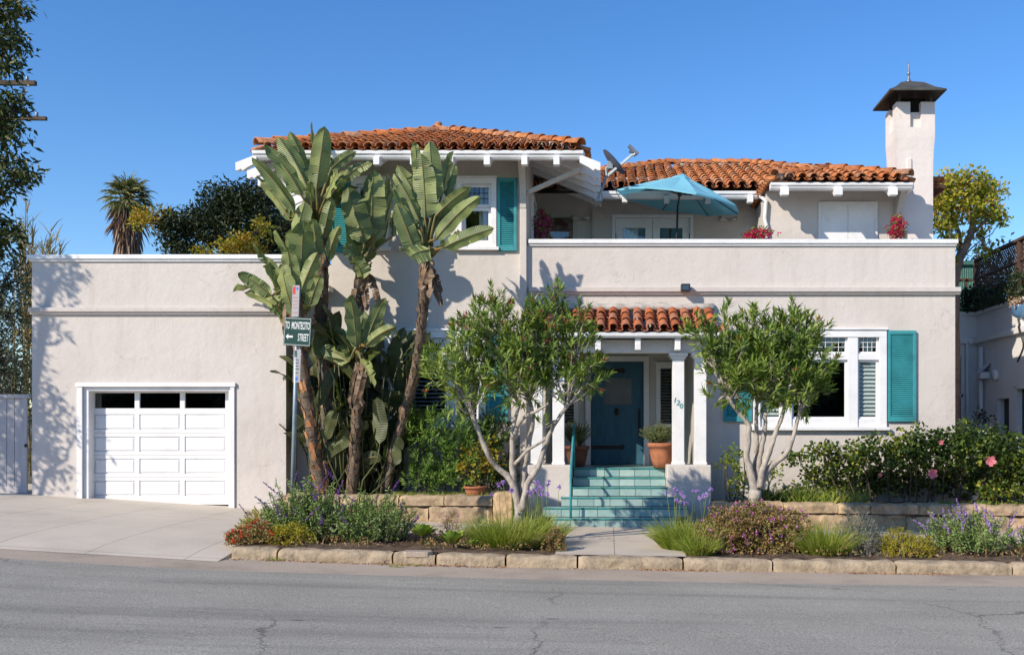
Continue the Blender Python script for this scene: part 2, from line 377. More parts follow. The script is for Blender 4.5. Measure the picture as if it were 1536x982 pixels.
M['gate'] = noisy('gate_paint', (.50,.47,.46), rough=.7, scale=3, amp=.06, stretch=(4,4,.5), bump=.2)
M['sign_green'] = noisy('sign_green', (.010,.045,.038), rough=.6, amp=.08, spec=.25)
M['sign_plate'] = noisy('sign_plate', (.34,.33,.33), rough=.55, amp=.06)
M['sign_white'] = noisy('sign_white', (.60,.62,.60), rough=.4, amp=.04)
M['sign_red'] = noisy('sign_red', (.55,.05,.05), rough=.4, amp=.04)
M['sign_blue'] = noisy('sign_blue', (.06,.16,.55), rough=.4, amp=.04)
M['sign_ink'] = noisy('sign_ink', (.03,.10,.09), rough=.5)
M['sign_grey_red'] = noisy('sign_faded_red', (.42,.22,.20), rough=.5)
# ------------------------------------------------------------------ street level
HP = [(-60,3.4),(-30,1.75),(-20,1.05),(-12,.46),(-9.5,.28),(-7.84,.17),(-4.93,0),(-2.74,-.07),(-1.3,-.11),(0,-.13),(2,-.166),(5.3,-.209),(9,-.26),(20,-.42),(60,-1.2)]
def hh(x):
    """height of the road edge: the street falls from left to right"""
    if x <= HP[0][0]: return HP[0][1]
    for (a, za), (b, zb) in zip(HP, HP[1:]):
        if x <= b: return za + (zb-za)*(x-a)/(b-a)
    return HP[-1][1]
def gz(x): return hh(x) + .15        # pavement level
def sheet(name, mat, x0, x1, ys, nx, kind='structure', label=None, cat=None):
    """ys: list of (y, dz) rows, z = road-edge height + dz"""
    mb = MB(); vs = []
    for i in range(nx+1):
        x = x0 + (x1-x0)*i/nx
        for (y, dz) in ys: vs.append((x, y, hh(x)+dz))
    n = len(ys)
    mb.add(vs, [(i*n+j, (i+1)*n+j, (i+1)*n+j+1, i*n+j+1) for i in range(nx) for j in range(n-1)])
    o = mb.build(name, mat, smooth=True); o['kind'] = kind
    return tag(o, label, cat)
YC = 12.85
# one ground sheet to the horizon
mb = MB(); xs = [-2500,-400,-60,-30,-20,-12,-9.5,-7.84,-4.93,-2.74,-1.3,0,2,5.3,9,20,60,400,2500]; ys = [-2500,-60,0,12,18,40,200,3000]
vs = [(x,y,hh(x)-.09-(0 if abs(y-12) < 60 else .3)) for x in xs for y in ys]; n = len(ys)
mb.add(vs, [(i*n+j,(i+1)*n+j,(i+1)*n+j+1,i*n+j+1) for i in range(len(xs)-1) for j in range(n-1)])
tag(mb.build('ground', M['far_ground'], smooth=False), 'dry bare ground around and behind the house', 'ground', kind='structure')
tag(sheet('road', M['asphalt'], -60, 60, [(1.6,0),(4,.05),(7,.09),(10,.05),(11.83,.006)], 120), 'grey cracked asphalt street', 'road')
tag(sheet('road_gutter', M['gutter_c'], -60, 60, [(11.8,0),(YC+.12,.0)], 120), 'pinkish beige concrete gutter strip along the kerb', 'gutter')
# driveway apron: a rising concrete sheet in front of the garage
mb = MB(); vs = []; nx = 60; rows = 8
for i in range(nx+1):
    x = -40 + (40-4.93)*i/nx
    for (y, dz) in [(12.55,.004),(12.80,.03),(13.1,.06),(13.6,.09),(14.4,.115),(15.3,.13),(16.5,.14),(18.0,.15),(20,.15)]:
        k = 0
        if x > -5.9: k = (x+5.9)/.97 * max(0, min(1, (13.6-y)/.8)) * .0
        vs.append((x, y, hh(x)+dz+k))
n = 9
mb.add(vs, [(i*n+j,(i+1)*n+j,(i+1)*n+j+1,i*n+j+1) for i in range(nx) for j in range(n-1)])
mb.add([(-4.93,12.55,hh(-4.93)+.004),(-4.93,12.80,hh(-4.93)+.03),(-4.93,13.6,hh(-4.93)+.09),(-4.93,15.3,hh(-4.93)+.13),(-4.93,15.3,-.2),(-4.93,12.55,-.2)],[(0,1,2,3,4,5)])
tag(mb.build('driveway', M['drive_c'], smooth=True), 'pale concrete driveway apron rising from the street to the garage', 'driveway', kind='structure')
tag(sheet('pavement', M['walk_c'], -4.93, 60, [(15.25,.148),(17.9,.15)], 60), 'concrete footpath between the kerb planting and the stone wall', 'pavement')
mb = MB(); x0, x1 = -.72, 1.0
vs = []
for i in range(5):
    x = x0+(x1-x0)*i/4
    for y in (13.05, 14.2, 15.25): vs.append((x + (.35*(15.25-y)/2.2*0 if i<4 else -.0), y, hh(x)+.152))
mb.add(vs, [(i*3+j,(i+1)*3+j,(i+1)*3+j+1,i*3+j+1) for i in range(4) for j in range(2)])
tag(mb.build('path', M['walk_c'], smooth=True), 'concrete path crossing the kerb planting to the teal steps', 'path', kind='structure')
# planting strips (soil mounded a little)
def soil(name, x0, x1, y0, y1, base, amp, label):
    mb = MB(); nx = max(4, int((x1-x0)/.12)); ny = max(3, int((y1-y0)/.12)); vs = []
    for i in range(nx+1):
        x = x0+(x1-x0)*i/nx
        for j in range(ny+1):
            y = y0+(y1-y0)*j/ny
            e = min(1, 4*min(i/nx,1-i/nx,j/ny,1-j/ny)+.2)
            vs.append((x, y, base(x)+amp*e*(.5+noise.noise(Vector((x*2.3,y*2.3,0))))+.02*noise.noise(Vector((x*11,y*11,3)))))
    n = ny+1
    mb.add(vs, [(i*n+j,(i+1)*n+j,(i+1)*n+j+1,i*n+j+1) for i in range(nx) for j in range(ny)])
    o = mb.build(name, M['soil'], smooth=True); tag(o, label, 'soil', kind='structure'); return o
soil('planting_bed', -4.9, -.72, 13.04, 15.26, lambda x: hh(x)+.135, .05, 'brown soil strip behind the kerb left of the path')
soil('planting_bed', 1.0, 12, 13.04, 15.26, lambda x: hh(x)+.135, .05, 'brown soil strip behind the kerb right of the path')
soil('planting_bed', -5.8, -1.47, 17.05, 18.62, lambda x: .44, .05, 'raised soil bed behind the left stone wall')
soil('planting_bed', 1.8, 12, 17.1, 18.62, lambda x: .36-.012*(x-2), .04, 'raised soil bed behind the right stone wall')
soil('planting_bed', 6.42, 12, 18.6, 30, lambda x: .1, .04, 'soil between the two houses')
# stone kerb: rough sandstone blocks, one thing each
def rough_block(mb, x0, x1, y0, y1, zb, zt, amp=.018, nx=None, zslope=lambda x: 0, seed=0):
    nx = nx or max(4, int((x1-x0)/.06)); nz = max(3, int((zt-zb)/.05)); ny = max(2, int((y1-y0)/.08))
    def pt(x, y, z):
        cx = min(x-x0, x1-x); cz = zt-z; cy = y-y0
        r = 0
        v = Vector((x*6.5+seed, y*6.5, z*9))
        d = noise.noise(v)*amp + noise.noise(v*3.1)*amp*.5
        e1 = max(0, .03-cx)*.8; e2 = max(0, .025-cz)*.7
        yy = y + (d + e1 + e2 if cy < .01 else 0)
        zz = z + ((noise.noise(v+Vector((9,9,9)))*amp*.6 - e1*.7 - max(0,.025-cy)*.5) if cz < .01 else 0)
        return (x, yy, zz + zslope(x))
    vs = []; fs = []
    # front grid
    for i in range(nx+1):
        for j in range(nz+1): vs.append(pt(x0+(x1-x0)*i/nx, y0, zb+(zt-zb)*j/nz))
        for j in range(1, ny+1): vs.append(pt(x0+(x1-x0)*i/nx, y0+(y1-y0)*j/ny, zt))
    n = nz+1+ny
    for i in range(nx):
        for j in range(n-1): fs.append((i*n+j,(i+1)*n+j,(i+1)*n+j+1,i*n+j+1))
    k = len(vs)
    for i in (0, nx):
        x = x0+(x1-x0)*i/nx
        vs.append((x, y1, zb+zslope(x))); fs.append(tuple([i*n+j for j in range(n)]+[k])); k += 1
    fs.append((n-1, nx*n+n-1, k-1, k-2))
    mb.add(vs, fs)
cuts = [345,415,588,653,758,866,1025,1160,1345,1520,1660,1830,2010,2200,2400]
kx = [X(p, YC) for p in cuts]
for i,(a,b) in enumerate(zip(kx,kx[1:])):
    if i == 2: a2, b2 = a+.006, b-.004
    mb = MB(); rough_block(mb, a+.012, b-.012, YC, YC+.2, -.12, .148, amp=.03, zslope=hh, seed=i*7.7)
    o = mb.build('kerb', M['kerbstone'], smooth=True)
    tag(o, 'rough tan sandstone kerb block at the road edge', 'kerb', 'kerb blocks along the street', kind='structure')
# broken concrete patch on the kerb
mb = MB(); a, b = X(603,YC), X(648,YC)
mb.prism([(a,YC+.2),(a,YC+.05),(a+.05,YC-.012),(a+.3,YC-.02),(b-.05,YC-.015),(b,YC+.05),(b-.04,YC+.2)], 'z', hh(a)+.09, hh(a)+.163)
tag(mb.build('kerb_patch', M['gutter_c'], bevel=.01), 'pale concrete repair patch on the broken kerb block', 'kerb patch', kind='structure')
# far side footpath behind the camera
tag(sheet('footway', M['walk_c'], -60, 60, [(-1.6,.12),(1.5,.12),(1.6,.12),(1.6,0)], 60), 'footpath on the near side of the street', 'footpath')

# ------------------------------------------------------------------ stone retaining walls
def retaining(x0, x1, ztop, zmid, zbot, label, cols, seed, step=0):
    t = thing('stone_wall', ((x0+x1)/2, 17.0, zbot(x0)), label, 'wall')
    m1 = MB()
    def row(xs, za, zb, off, sd):
        for i,(a,b) in enumerate(zip(xs,xs[1:])):
            k = random.Random(sd*31+i)
            dz = k.uniform(-.012,.012)
            rough_block(m1, a+.006, b-.006, 17.0+off+k.uniform(-.012,.012), 17.34, za((a+b)/2), zb((a+b)/2)+dz, amp=.055, seed=sd+i*3.3)
    def split(w0, w1, sd):
        k = random.Random(sd); xs = [x0]
        while xs[-1] < x1-.9: xs.append(xs[-1]+k.uniform(w0,w1))
        xs.append(x1); return xs
    row(split(.5,.95,seed), lambda x: zmid(x)+.008, ztop, 0, seed)
    row(split(.6,1.15,seed+5), zbot, lambda x: zmid(x)-.006, .025, seed+11)
    m1.build('stone_courses', M['sand'], t, smooth=True)
    m2 = MB(); m2.box(x0+.02, x1-.02, 17.07, 17.33, zbot((x0+x1)/2)-.2, min(ztop(x0),ztop(x1))-.05)
    m2.build('mortar_core', M['soil'], t)
    return t
tl = retaining(-5.62, -2.0, lambda x: .54, lambda x: .36, lambda x: .0, 'low tan sandstone block wall left of the steps, below the banana plants', 0, 3)
m1 = MB(); rough_block(m1, X(740,17)+0, X(768,17), 16.95, 17.35, 0, .60, amp=.03, seed=44)
m1.build('end_stone', M['sand'], tl, smooth=True)
m1 = MB(); rough_block(m1, X(428,16.9), X(460,16.9), 16.8, 17.2, 0, .59, amp=.03, seed=47)
m1.build('end_stone', M['sand'], tl, smooth=True)
tr = retaining(2.35, 11.5, lambda x: .42-.012*(x-3), lambda x: .24-.012*(x-3), lambda x: -.15, 'low tan sandstone block wall right of the steps, below the hibiscus hedge', 0, 8)
m1 = MB(); rough_block(m1, X(1093,17), X(1121,17), 16.93, 17.3, -.1, .41, amp=.02, seed=51); m1.build('end_stone', M['sand'], tr, smooth=True)
m1 = MB(); rough_block(m1, X(1068,17.3), X(1092,17.3), 17.1, 17.5, .17, .42, amp=.03, seed=55); rough_block(m1, X(1068,17.3), X(1090,17.3), 17.12, 17.5, -.1, .16, amp=.03, seed=56)
m1.build('end_stone', M['sand'], tr, smooth=True)
# ------------------------------------------------------------------ the house
YF, YG = 18.6, 18.0
H = thing('house', (-1.5, 18.6, 0), 'beige two storey house with red tile roofs, teal shutters and white garage door', 'house')
def part(mb, name, mat, bevel=0, parent=None, smooth=None):
    return mb.build(name, mat, parent or H, bevel=bevel, smooth=smooth)
# --- window openings (x0,x1,z0,z1) on the main facade
def rect(px0, px1, py0, py1, Y): return (X(px0,Y), X(px1,Y), Z(py1,Y), Z(py0,Y))
WL = rect(529,729,496,644,YF); WR = rect(1129,1329,495,645,YF)
U1 = rect(527,583,268,376,YF); U2 = rect(604,661,268,376,YF); U3 = rect(685,745,268,376,YF)
def inset(r, d): return (r[0]+d, r[1]-d, r[2]+d, r[3]-d)
# walls
mb = MB(); gdoor = (X(124.6,YG), X(346.4,YG), -.5, Z(580,YG))
mb.wall('x', X(48,YG), X(429,YG), -.3, 4.72, YG, YG+.28, [gdoor])
part(mb, 'garage_wall', M['stucco'])
mb = MB(); mb.wall('y', YG+.28, 24.0, -.3, 4.72, X(429,YG)-.25, X(429,YG)); mb.wall('y', YG+.28, 24.0, -.3, 4.72, X(48,YG), X(48,YG)+.25)
mb.wall('x', X(48,YG), -5.0, -.3, 4.72, 24.0, 24.25); mb.box(X(429,YG), -5.12, YF+.02, YF+.3, -.3, 4.72); mb.box(X(48,YG)+.25, -5.14, YG+.3, 24.0, 4.2, 4.3)
part(mb, 'garage_side_wall', M['stucco'])
XL, XM = -5.18, -1.54
mb = MB(); mb.wall('x', XL, XM, 0, 7.02, YF, YF+.22, [inset(WL,.03), inset(U1,.03), inset(U2,.03), inset(U3,.03)])
part(mb, 'left_block_wall', M['stucco'])
mb = MB(); mb.wall('y', YF+.22, 23.0, 0, 7.0, XL, XL+.2); mb.wall('y', YF+.22, 21.0, 3.9, 7.0, XM-.2, XM, [(19.5,20.3,4.1,6.2)]); mb.wall('x', XL, XM, 3, 7, 23.0, 23.2)
part(mb, 'left_block_side_wall', M['stucco'])
porch = (-1.2, 1.55, -.5, 3.28)
mb = MB(); mb.wall('x', XM, 6.42, -.3, 5.10, YF, YF+.24, [porch, inset(WR,.03)])
part(mb, 'front_wall', M['stucco'])
mb = MB(); mb.wall('y', YF+.24, 24.5, -.3, 5.10, 6.2, 6.42); mb.wall('x', -1.5, 6.42, -.3, 5, 24.5, 24.7)
mb.box(XM, 6.2, YF+.24, 24.5, 3.9, 4.08)
part(mb, 'right_side_wall', M['stucco'])
# porch recess
YD = 20.2
dr = rect(887.6,964,543.5,694.5,YD)
SR = (.93, 1.44, 1.72, 2.99); SLW = (-1.16, -.64, 1.72, 2.99)
mb = MB(); mb.wall('x', -1.3, 1.7, .9, 3.4, YD, YD+.2, [(dr[0]-.02,dr[1]+.02,.5,dr[3]+.02), inset(SR,.04), inset(SLW,.04)])
mb.wall('y', YF+.24, YD, .0, 3.4, -1.4, -1.2); mb.wall('y', YF+.24, YD, .0, 3.4, 1.55, 1.75); mb.box(-1.2, 1.55, YF+.245, YD, 3.28, 3.4)
part(mb, 'porch_wall', M['cream'])
mb = MB(); mb.box(-1.2, 1.55, YF-.02, YD, .80, .955)
part(mb, 'porch_floor', M['step_tile'])
# near-black sheets behind the windows: the rooms' darkness put into their colour
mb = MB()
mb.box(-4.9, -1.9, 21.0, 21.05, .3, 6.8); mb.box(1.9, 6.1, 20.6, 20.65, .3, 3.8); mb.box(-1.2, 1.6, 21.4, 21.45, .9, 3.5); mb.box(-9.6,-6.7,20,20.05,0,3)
part(mb, 'room_dark_sheet', M['dark_interior'])
# --- bands and caps
mb = MB()
def band(x0, x1, y, z0, z1, pr):
    mb.prism([(y+.005,z0),(y-pr*.55,z0),(y-pr*.6,z0+.035),(y-pr,z0+.045),(y-pr,z1-.012),(y+.005,z1)], 'x', x0, x1)
band(X(42,YG-.1), X(429,YG)+.10, YG, 3.73, 3.86, .10)
part(mb, 'cornice_band', M['band'], bevel=.006); mb = MB()
band(X(794,YF), 6.50, YF, 4.17, 4.31, .10)
part(mb, 'cornice_band', M['band'], bevel=.006)
mb = MB()
mb.box(X(48,YG)-.06, X(429,YG)+.06, YG-.07, YG+.33, 4.72, 4.80); mb.box(X(48,YG)-.03, X(429,YG)+.03, YG-.04, YG+.30, 4.68, 4.72)
mb.box(X(48,YG)-.06, X(48,YG)+.3, YG+.33, 24.2, 4.71, 4.79)
mb.box(X(429,YG)-.3, X(429,YG)+.06, YG+.33, YF-.01, 4.71, 4.79)
mb.box(XM+.03, 6.46, YF-.07, YF+.29, 5.11, 5.19); mb.box(XM+.03, 6.44, YF-.04, YF+.26, 5.07, 5.11); mb.box(6.16, 6.46, YF+.29, 24.5, 5.10, 5.18)
part(mb, 'parapet_cap', M['white'], bevel=.008)
# --- pilaster, knee bracket, corner strut of the left block
mb = MB(); mb.box(XM-.13, XM-.005, YF-.10, YF+.0, .0, 5.75); part(mb, 'corner_pilaster', M['stucco'], bevel=.01)
def knee(x, w, z0, zt, y, reach, name='knee_bracket'):
    mb = MB(); pts = [(y,z0)]
    for i in range(7):
        t = i/6; pts.append((y-.11-(reach-.11)*(1-math.cos(t*math.pi/2)), z0+(zt-z0)*math.sin(t*math.pi/2)*.95))
    pts += [(y-reach, zt), (y, zt)]
    mb.prism(pts, 'x', x-w/2, x+w/2); return part(mb, name, M['cream'], bevel=.006)
knee(XM-.07, .12, 5.753, 6.62, YF, .80)
mb = MB(); mb.bar((XM+.0, YF-.04, 6.05), (X(868,17.95), 18.0, 6.33), .07, .07); part(mb, 'eave_strut', M['cream'])

# --- tiled roofs -----------------------------------------------------------
def tile_slope(mb, o, u, v, n, ulen, vmax, pitch=.225, row=.33, r=.088, seed=1):
    """barrel tiles on a slope: o eave corner, u along the eave, v up the slope, n normal, vmax(u) slope length there"""
    k = random.Random(seed); cols = int(ulen/pitch)
    def half(c, d, a0, a1, r0, r1, flip, n_=6):
        th = .014; vs = []; fs = []
        for (a, rr) in ((a0,r0),(a1,r1)):
            for q in (0,1):
                for i in range(n_+1):
                    t = math.pi*i/n_; r_ = rr - th*q
                    x = math.cos(t)*r_; y = math.sin(t)*r_*(.95 if not flip else -.7)
                    vs.append(c + d*a + u*x + n*y)
        m = n_+1
        for i in range(n_):
            fs.append((i, i+1, 2*m+i+1, 2*m+i))                # outer
            fs.append((m+i, 3*m+i, 3*m+i+1, m+i+1))            # inner
            fs.append((i, m+i, m+i+1, i+1))                    # end ring
        mb.add(vs, fs)
    for ci in range(cols+1):
        uc = (ci+.5)*ulen/(cols+1)
        L = vmax(uc)
        if L < .1: continue
        j = 0; s = -.05
        jx = k.uniform(-.008,.008)
        while s < L:
            ln = min(.42, L-s+.03)
            if ln < .07: break
            tilt = .055*1.0
            c = o + u*(uc+jx+k.uniform(-.006,.006)) + v*s + n*(.055 + k.uniform(-.004,.006))
            d = (v - n*tilt + u*k.uniform(-.02,.02)).normalized()
            half(c + n*.03, d, 0, ln, r*k.uniform(.97,1.03), r*.80, False)
            if j == 0 or k.random() < .9:
                c2 = o + u*(uc+ulen/(cols+1)/2) + v*(s-.01) + n*(.075)
                half(c2, (v - n*tilt).normalized(), 0, ln, r*.85, r*.95, True, 4)
            s += row*k.uniform(.96,1.04); j += 1
def ridge_row(mb, a, b, r=.115, step=.36, seed=2, end=True, lift=.115):
    k = random.Random(seed); a = Vector(a); b = Vector(b); d = (b-a); L = d.length; d.normalize()
    sd = d.cross(Vector((0,0,1))).normalized(); up = sd.cross(d); s = .12 if abs(d.z) > .1 else 0
    while s < L-.05:
        ln = min(.44, L-s); c = a + d*s + up*(lift+k.uniform(-.004,.008)); dd = (d - up*.06 + sd*k.uniform(-.02,.02)).normalized()
        vs = []; fs = []; m = 8
        for (q, rr) in ((0,r),(ln,r*.82)):
            for th in (0,.016):
                for i in range(m): 
                    t = math.pi*i/(m-1); vs.append(c + dd*q + sd*math.cos(t)*(rr-th) + up*math.sin(t)*(rr-th))
        for i in range(m-1): fs += [(i,i+1,2*m+i+1,2*m+i),(m+i,3*m+i,3*m+i+1,m+i+1),(i,m+i,m+i+1,i+1)]
        mb.add(vs, fs); s += step
def hip_roof(x0, x1, y0, y1, z, pitch, name_seed, sides='flrb', rx0=None, rx1=None):
    """hip roof over a rectangle; returns roof part with tiles, ridge tiles, mortar"""
    w = (x1-x0)/2; dpt = (y1-y0)/2; h = min(w, dpt)
    A = Vector((x0+h, y0+h, z+h*pitch)); B = Vector((x1-h, y0+h if w>=dpt else y1-h, z+h*pitch))
    if w < dpt: A = Vector(((x0+x1)/2, y0+h, z+h*pitch)); B = Vector(((x0+x1)/2, y1-h, z+h*pitch))
    c00,c10,c11,c01 = Vector((x0,y0,z)),Vector((x1,y0,z)),Vector((x1,y1,z)),Vector((x0,y1,z))
    base = MB()
    if w >= dpt: base.add([c00,c10,c11,c01,A,B], [(0,1,5,4),(1,2,5),(2,3,4,5),(3,0,4)])
    else: base.add([c00,c10,c11,c01,A,B], [(0,1,4),(1,2,5,4),(2,3,5),(3,0,4,5)])
    roof = part(base, 'roof', M['underlay'])
    cs = math.sqrt(1+pitch*pitch); t = MB(); t.smooth = True
    fz = (c00, Vector((1,0,0)), Vector((0,1,pitch))/cs, Vector((0,-pitch,1))/cs, x1-x0)
    lz = (c01, Vector((0,-1,0)), Vector((1,0,pitch))/cs, Vector((-pitch,0,1))/cs, y1-y0)
    rz = (c10, Vector((0,1,0)), Vector((-1,0,pitch))/cs, Vector((pitch,0,1))/cs, y1-y0)
    bz = (c11, Vector((-1,0,0)), Vector((0,-1,pitch))/cs, Vector((0,pitch,1))/cs, x1-x0)
    for key, (o,u,v,n,L) in (('f',fz),('l',lz),('r',rz),('b',bz)):
        if key in sides:
            tile_slope(t, o, u, v, n, L, lambda q, L=L: max(0, min(q, L-q, h)*cs-.10), seed=name_seed+ord(key))
    mesh = t.build('roof_tiles', M['tile'], roof)
    rt = MB(); rt.smooth = True
    ridge_row(rt, c00, A, seed=name_seed+1); ridge_row(rt, c10, B if w>=dpt else A, seed=name_seed+2)
    if w >= dpt: ridge_row(rt, A, B, seed=name_seed+3)
    else: ridge_row(rt, A, B, seed=name_seed+3)
    ridge_row(rt, c11, B, seed=name_seed+4); ridge_row(rt, c01, A if w>=dpt else B, seed=name_seed+5)
    rt.build('ridge_tiles', M['tile'], roof)
    mo = MB()
    for (a,b) in ((c00,A),(c10,B if w>=dpt else A),(A,B),(c11,B)):
        a2 = a+(b-a)*.13 + Vector((0,0,.10)); b2 = b+Vector((0,0,.10)); 
        if (b2-a2).length > .1:
            L = 14; pts = [a2.lerp(b2, i/L)+Vector((rnd(-.012,.012),rnd(-.012,.012),rnd(-.012,.012)-.035)) for i in range(L+1)]
            mo.tube(pts, .085, 6, jit=.12)
    mo.build('ridge_mortar', M['mortar'], roof, smooth=True)
    return roof, A, B
PT = .385
ex0, ex1, ey0, ey1, ez = -6.36, -.45, 17.74, 23.4, 6.60
rl, A, B = hip_roof(ex0, ex1, ey0, ey1, ez, PT, 11, 'flr')
mb = MB(); mb.smooth = True
fz_ = A + Vector((0,0,.13)); mb.lathe([(.06,0),(.07,.03),(.045,.06),(.08,.11),(.065,.15),(.02,.17)], fz_, 10); mb.build('finial', M['tile'], rl)
# roof 2 : main right roof, and the low wing in front of it
r2, A2, B2 = hip_roof(-2.1, 6.75, 20.1, 26.9, 6.50, PT, 23, 'fr')
r3, A3, B3 = hip_roof(3.02, 5.70, 18.67, 22.2, 6.29, .36, 37, 'flr')

# --- eaves: gutters, boards, rafters
mb = MB()
def gutter_x(x0, x1, y, z0, z1):
    h = z1-z0
    mb.prism([(y+.12,z0),(y+.02,z0),(y-.01,z0+h*.25),(y-.015,z0+h*.45),(y-.045,z0+h*.6),(y-.05,z1),(y+.12,z1)], 'x', x0, x1)
gutter_x(ex0+.02, ex1-.02, ey0, 6.46, 6.60)
gutter_x(X(886,20.1), 3.0, 20.12, 6.31, 6.45)
gutter_x(3.0, 5.66, 18.70, 6.15, 6.27)
part(mb, 'gutter', M['white'], bevel=.004)
mb = MB(); mb.prism([(ex0-.0,6.47),(ex0+.04,6.47),(ex0+.04,6.60),(ex0-.0,6.60)], 'y', ey0+.05, ey1); mb.box(ex1-.04, ex1, ey0+.05, ey1, 6.47, 6.60)
mb.box(5.66, 5.70, 18.75, 21, 6.17, 6.28)
part(mb, 'fascia_board', M['white'])
# eave soffit decks (sloping)
mb = MB()
def deck_x(x0, x1, y0, y1, z0, pitch):
    mb.add([(x0,y0,z0),(x1,y0,z0),(x1,y1,z0+(y1-y0)*pitch),(x0,y1,z0+(y1-y0)*pitch)], [(0,1,2,3)])
deck_x(ex0+.9, ex1-.9, ey0+.06, YF+.01, 6.53, PT); deck_x(XM, 3.0, 20.16, 21.02, 6.42, PT); deck_x(3.02, 5.64, 18.76, 19.52, 6.24, .42)
w_ = .95
mb.add([(ex0+.03,ey0+.03,6.52),(ex0+.03,ey1,6.52),(XL,ey1,6.52+(XL-ex0)*PT),(XL,ey0+.03+(XL-ex0),6.52+(XL-ex0)*PT)],[(0,1,2,3)])
mb.add([(ex1-.03,ey0+.03,6.52),(ex1-.03,ey1,6.52),(XM,ey1,6.52+(ex1-XM)*PT),(XM,ey0+.03+(ex1-XM),6.52+(ex1-XM)*PT)],[(0,1,2,3)])
part(mb, 'eave_deck', M['deck'])
def rafter(p0, d, L, z0, pitch, w=.105, h=.14, name='rafter_tail', mat='white', d0=0):
    """p0: (x,y) at the wall, d: outward unit vector, z0: top at the wall"""
    mb = MB(); prof = [(d0,z0-d0*pitch),(L,z0-L*pitch)]
    ze = z0-L*pitch
    prof += [(L, ze-h*.95), (L-.04, ze-h), (L-.09, ze-h+.03),(L-.13, ze-h+.0),(L-.2, ze-h+.05), (d0, z0-h-d0*pitch)]
    sx = Vector((-d[1], d[0]))
    vs = []
    for s in (-1, 1):
        for (a, z) in prof: vs.append((p0[0]+d[0]*a+sx.x*w/2*s, p0[1]+d[1]*a+sx.y*w/2*s, z))
    n = len(prof)
    mb.add(vs, [tuple(range(n))[::-1], tuple(range(n,2*n))]+[(i,(i+1)%n,n+(i+1)%n,n+i) for i in range(n)])
    return part(mb, name, M[mat])
LF = YF-ey0+.13
for px in (511,566,621,676,731,787,835):
    rafter((X(px,17.7), YF), (0,-1), LF, 6.51+(YF-ey0)*PT, PT)
for i in range(10):
    y = 17.78+i*.56
    rafter((XM, y), (1,0), (ex1-XM)+.28, 6.50+(ex1-XM)*PT, PT, d0=max(0,(ex1-XM)-(y-ey0)-.05))
    rafter((XL, y), (-1,0), (XL-ex0)+.28, 6.50+(XL-ex0)*PT, PT, d0=max(0,(XL-ex0)-(y-ey0)-.05))
for px in (937,1000,1062,1125):
    rafter((X(px,20.1), 21.0), (0,-1), .98, 6.38+.9*PT, PT)
for px in (1176,1256,1338):
    rafter((X(px,18.7), 19.5), (0,-1), .95, 6.20+.83*.42, .42, w=.13)
# --- terrace rooms
YT = 21.0
FD = (X(918,YT), X(1040,YT), 4.08, Z(322,YT)); LD = (X(826,YT), X(866,YT), 4.08, Z(320,YT))
mb = MB(); mb.wall('x', XM, 3.05, 4.08, 6.95, YT, YT+.2, [inset(FD,.03)[:2]+(4.0,FD[3]-.03), (LD[0]-.3,LD[1]-.03,4.0,LD[3]-.03)])
part(mb, 'terrace_wall', M['stucco'])
mb = MB(); mb.wall('x', 3.05, 5.60, 4.08, 6.50, 19.5, 19.7); mb.wall('y', 19.7, 21.2, 4.08, 6.26, 3.05, 3.25); mb.wall('y', 19.7, 24, 4.08, 6.45, 6.0, 6.2)
part(mb, 'wing_wall', M['stucco'])
mb = MB(); mb.box(X(1347,19.4), X(1356,19.4), 19.40, 19.5, 4.08, 5.65); part(mb, 'corner_pilaster', M['stucco'], bevel=.01)
knee(X(1351.5,19.3), .13, 5.653, 6.30, 19.5, .70)
mb = MB(); mb.tube([(X(889,YT), YT-.03, 4.1),(X(889,YT), YT-.03, 6.3)], .025, 8); part(mb, 'downpipe', M['cream'])
mb = MB(); mb.tube([(X(1149,19.45), 19.44, 6.1),(X(1147,19.45), 19.44, 5.75),(X(1150,19.45), 19.44, 5.6),(X(1150,19.45),19.44,4.2)], .035, 8); mb.tube([(3.0,20.0,6.33),(X(1149,19.45),19.44,6.1)], .035, 8)
part(mb, 'downpipe', M['white'])

# --- windows ---------------------------------------------------------------
def casing(mb, r, Y, w, pr=.05, sill=True, head=.0):
    x0,x1,z0,z1 = r
    mb.box(x0, x0+w, Y-pr, Y+.10, z0+.06, z1-w); mb.box(x1-w, x1, Y-pr, Y+.10, z0+.06, z1-w)
    mb.box(x0, x1, Y-pr, Y+.10, z1-w, z1); mb.box(x0-.02, x1+.02, Y-pr-.03, Y-.0, z1, z1+.035)
    if sill: mb.box(x0-.05, x1+.05, Y-pr-.05, Y+.10, z0, z0+.06)
def leadgrid(mb, x0, x1, z0, z1, y, nx, nz, w=.008):
    for i in range(1, nx): x = x0+(x1-x0)*i/nx; mb.box(x-w/2, x+w/2, y-.004, y+.004, z0, z1)
    for i in range(1, nz): z = z0+(z1-z0)*i/nz; mb.box(x0, x1, y-.0055, y+.0055, z-w/2, z+w/2)
def blinds(mb, x0, x1, z0, z1, y, pitch=.075, ang=.5):
    z = z0+.03
    while z < z1-.02:
        mb.add([(x0,y-.026,z-.026*ang*1.2),(x1,y-.026,z-.026*ang*1.2),(x1,y+.026,z+.03*ang*1.2),(x0,y+.026,z+.03*ang*1.2)],[(0,1,2,3)]); z += pitch
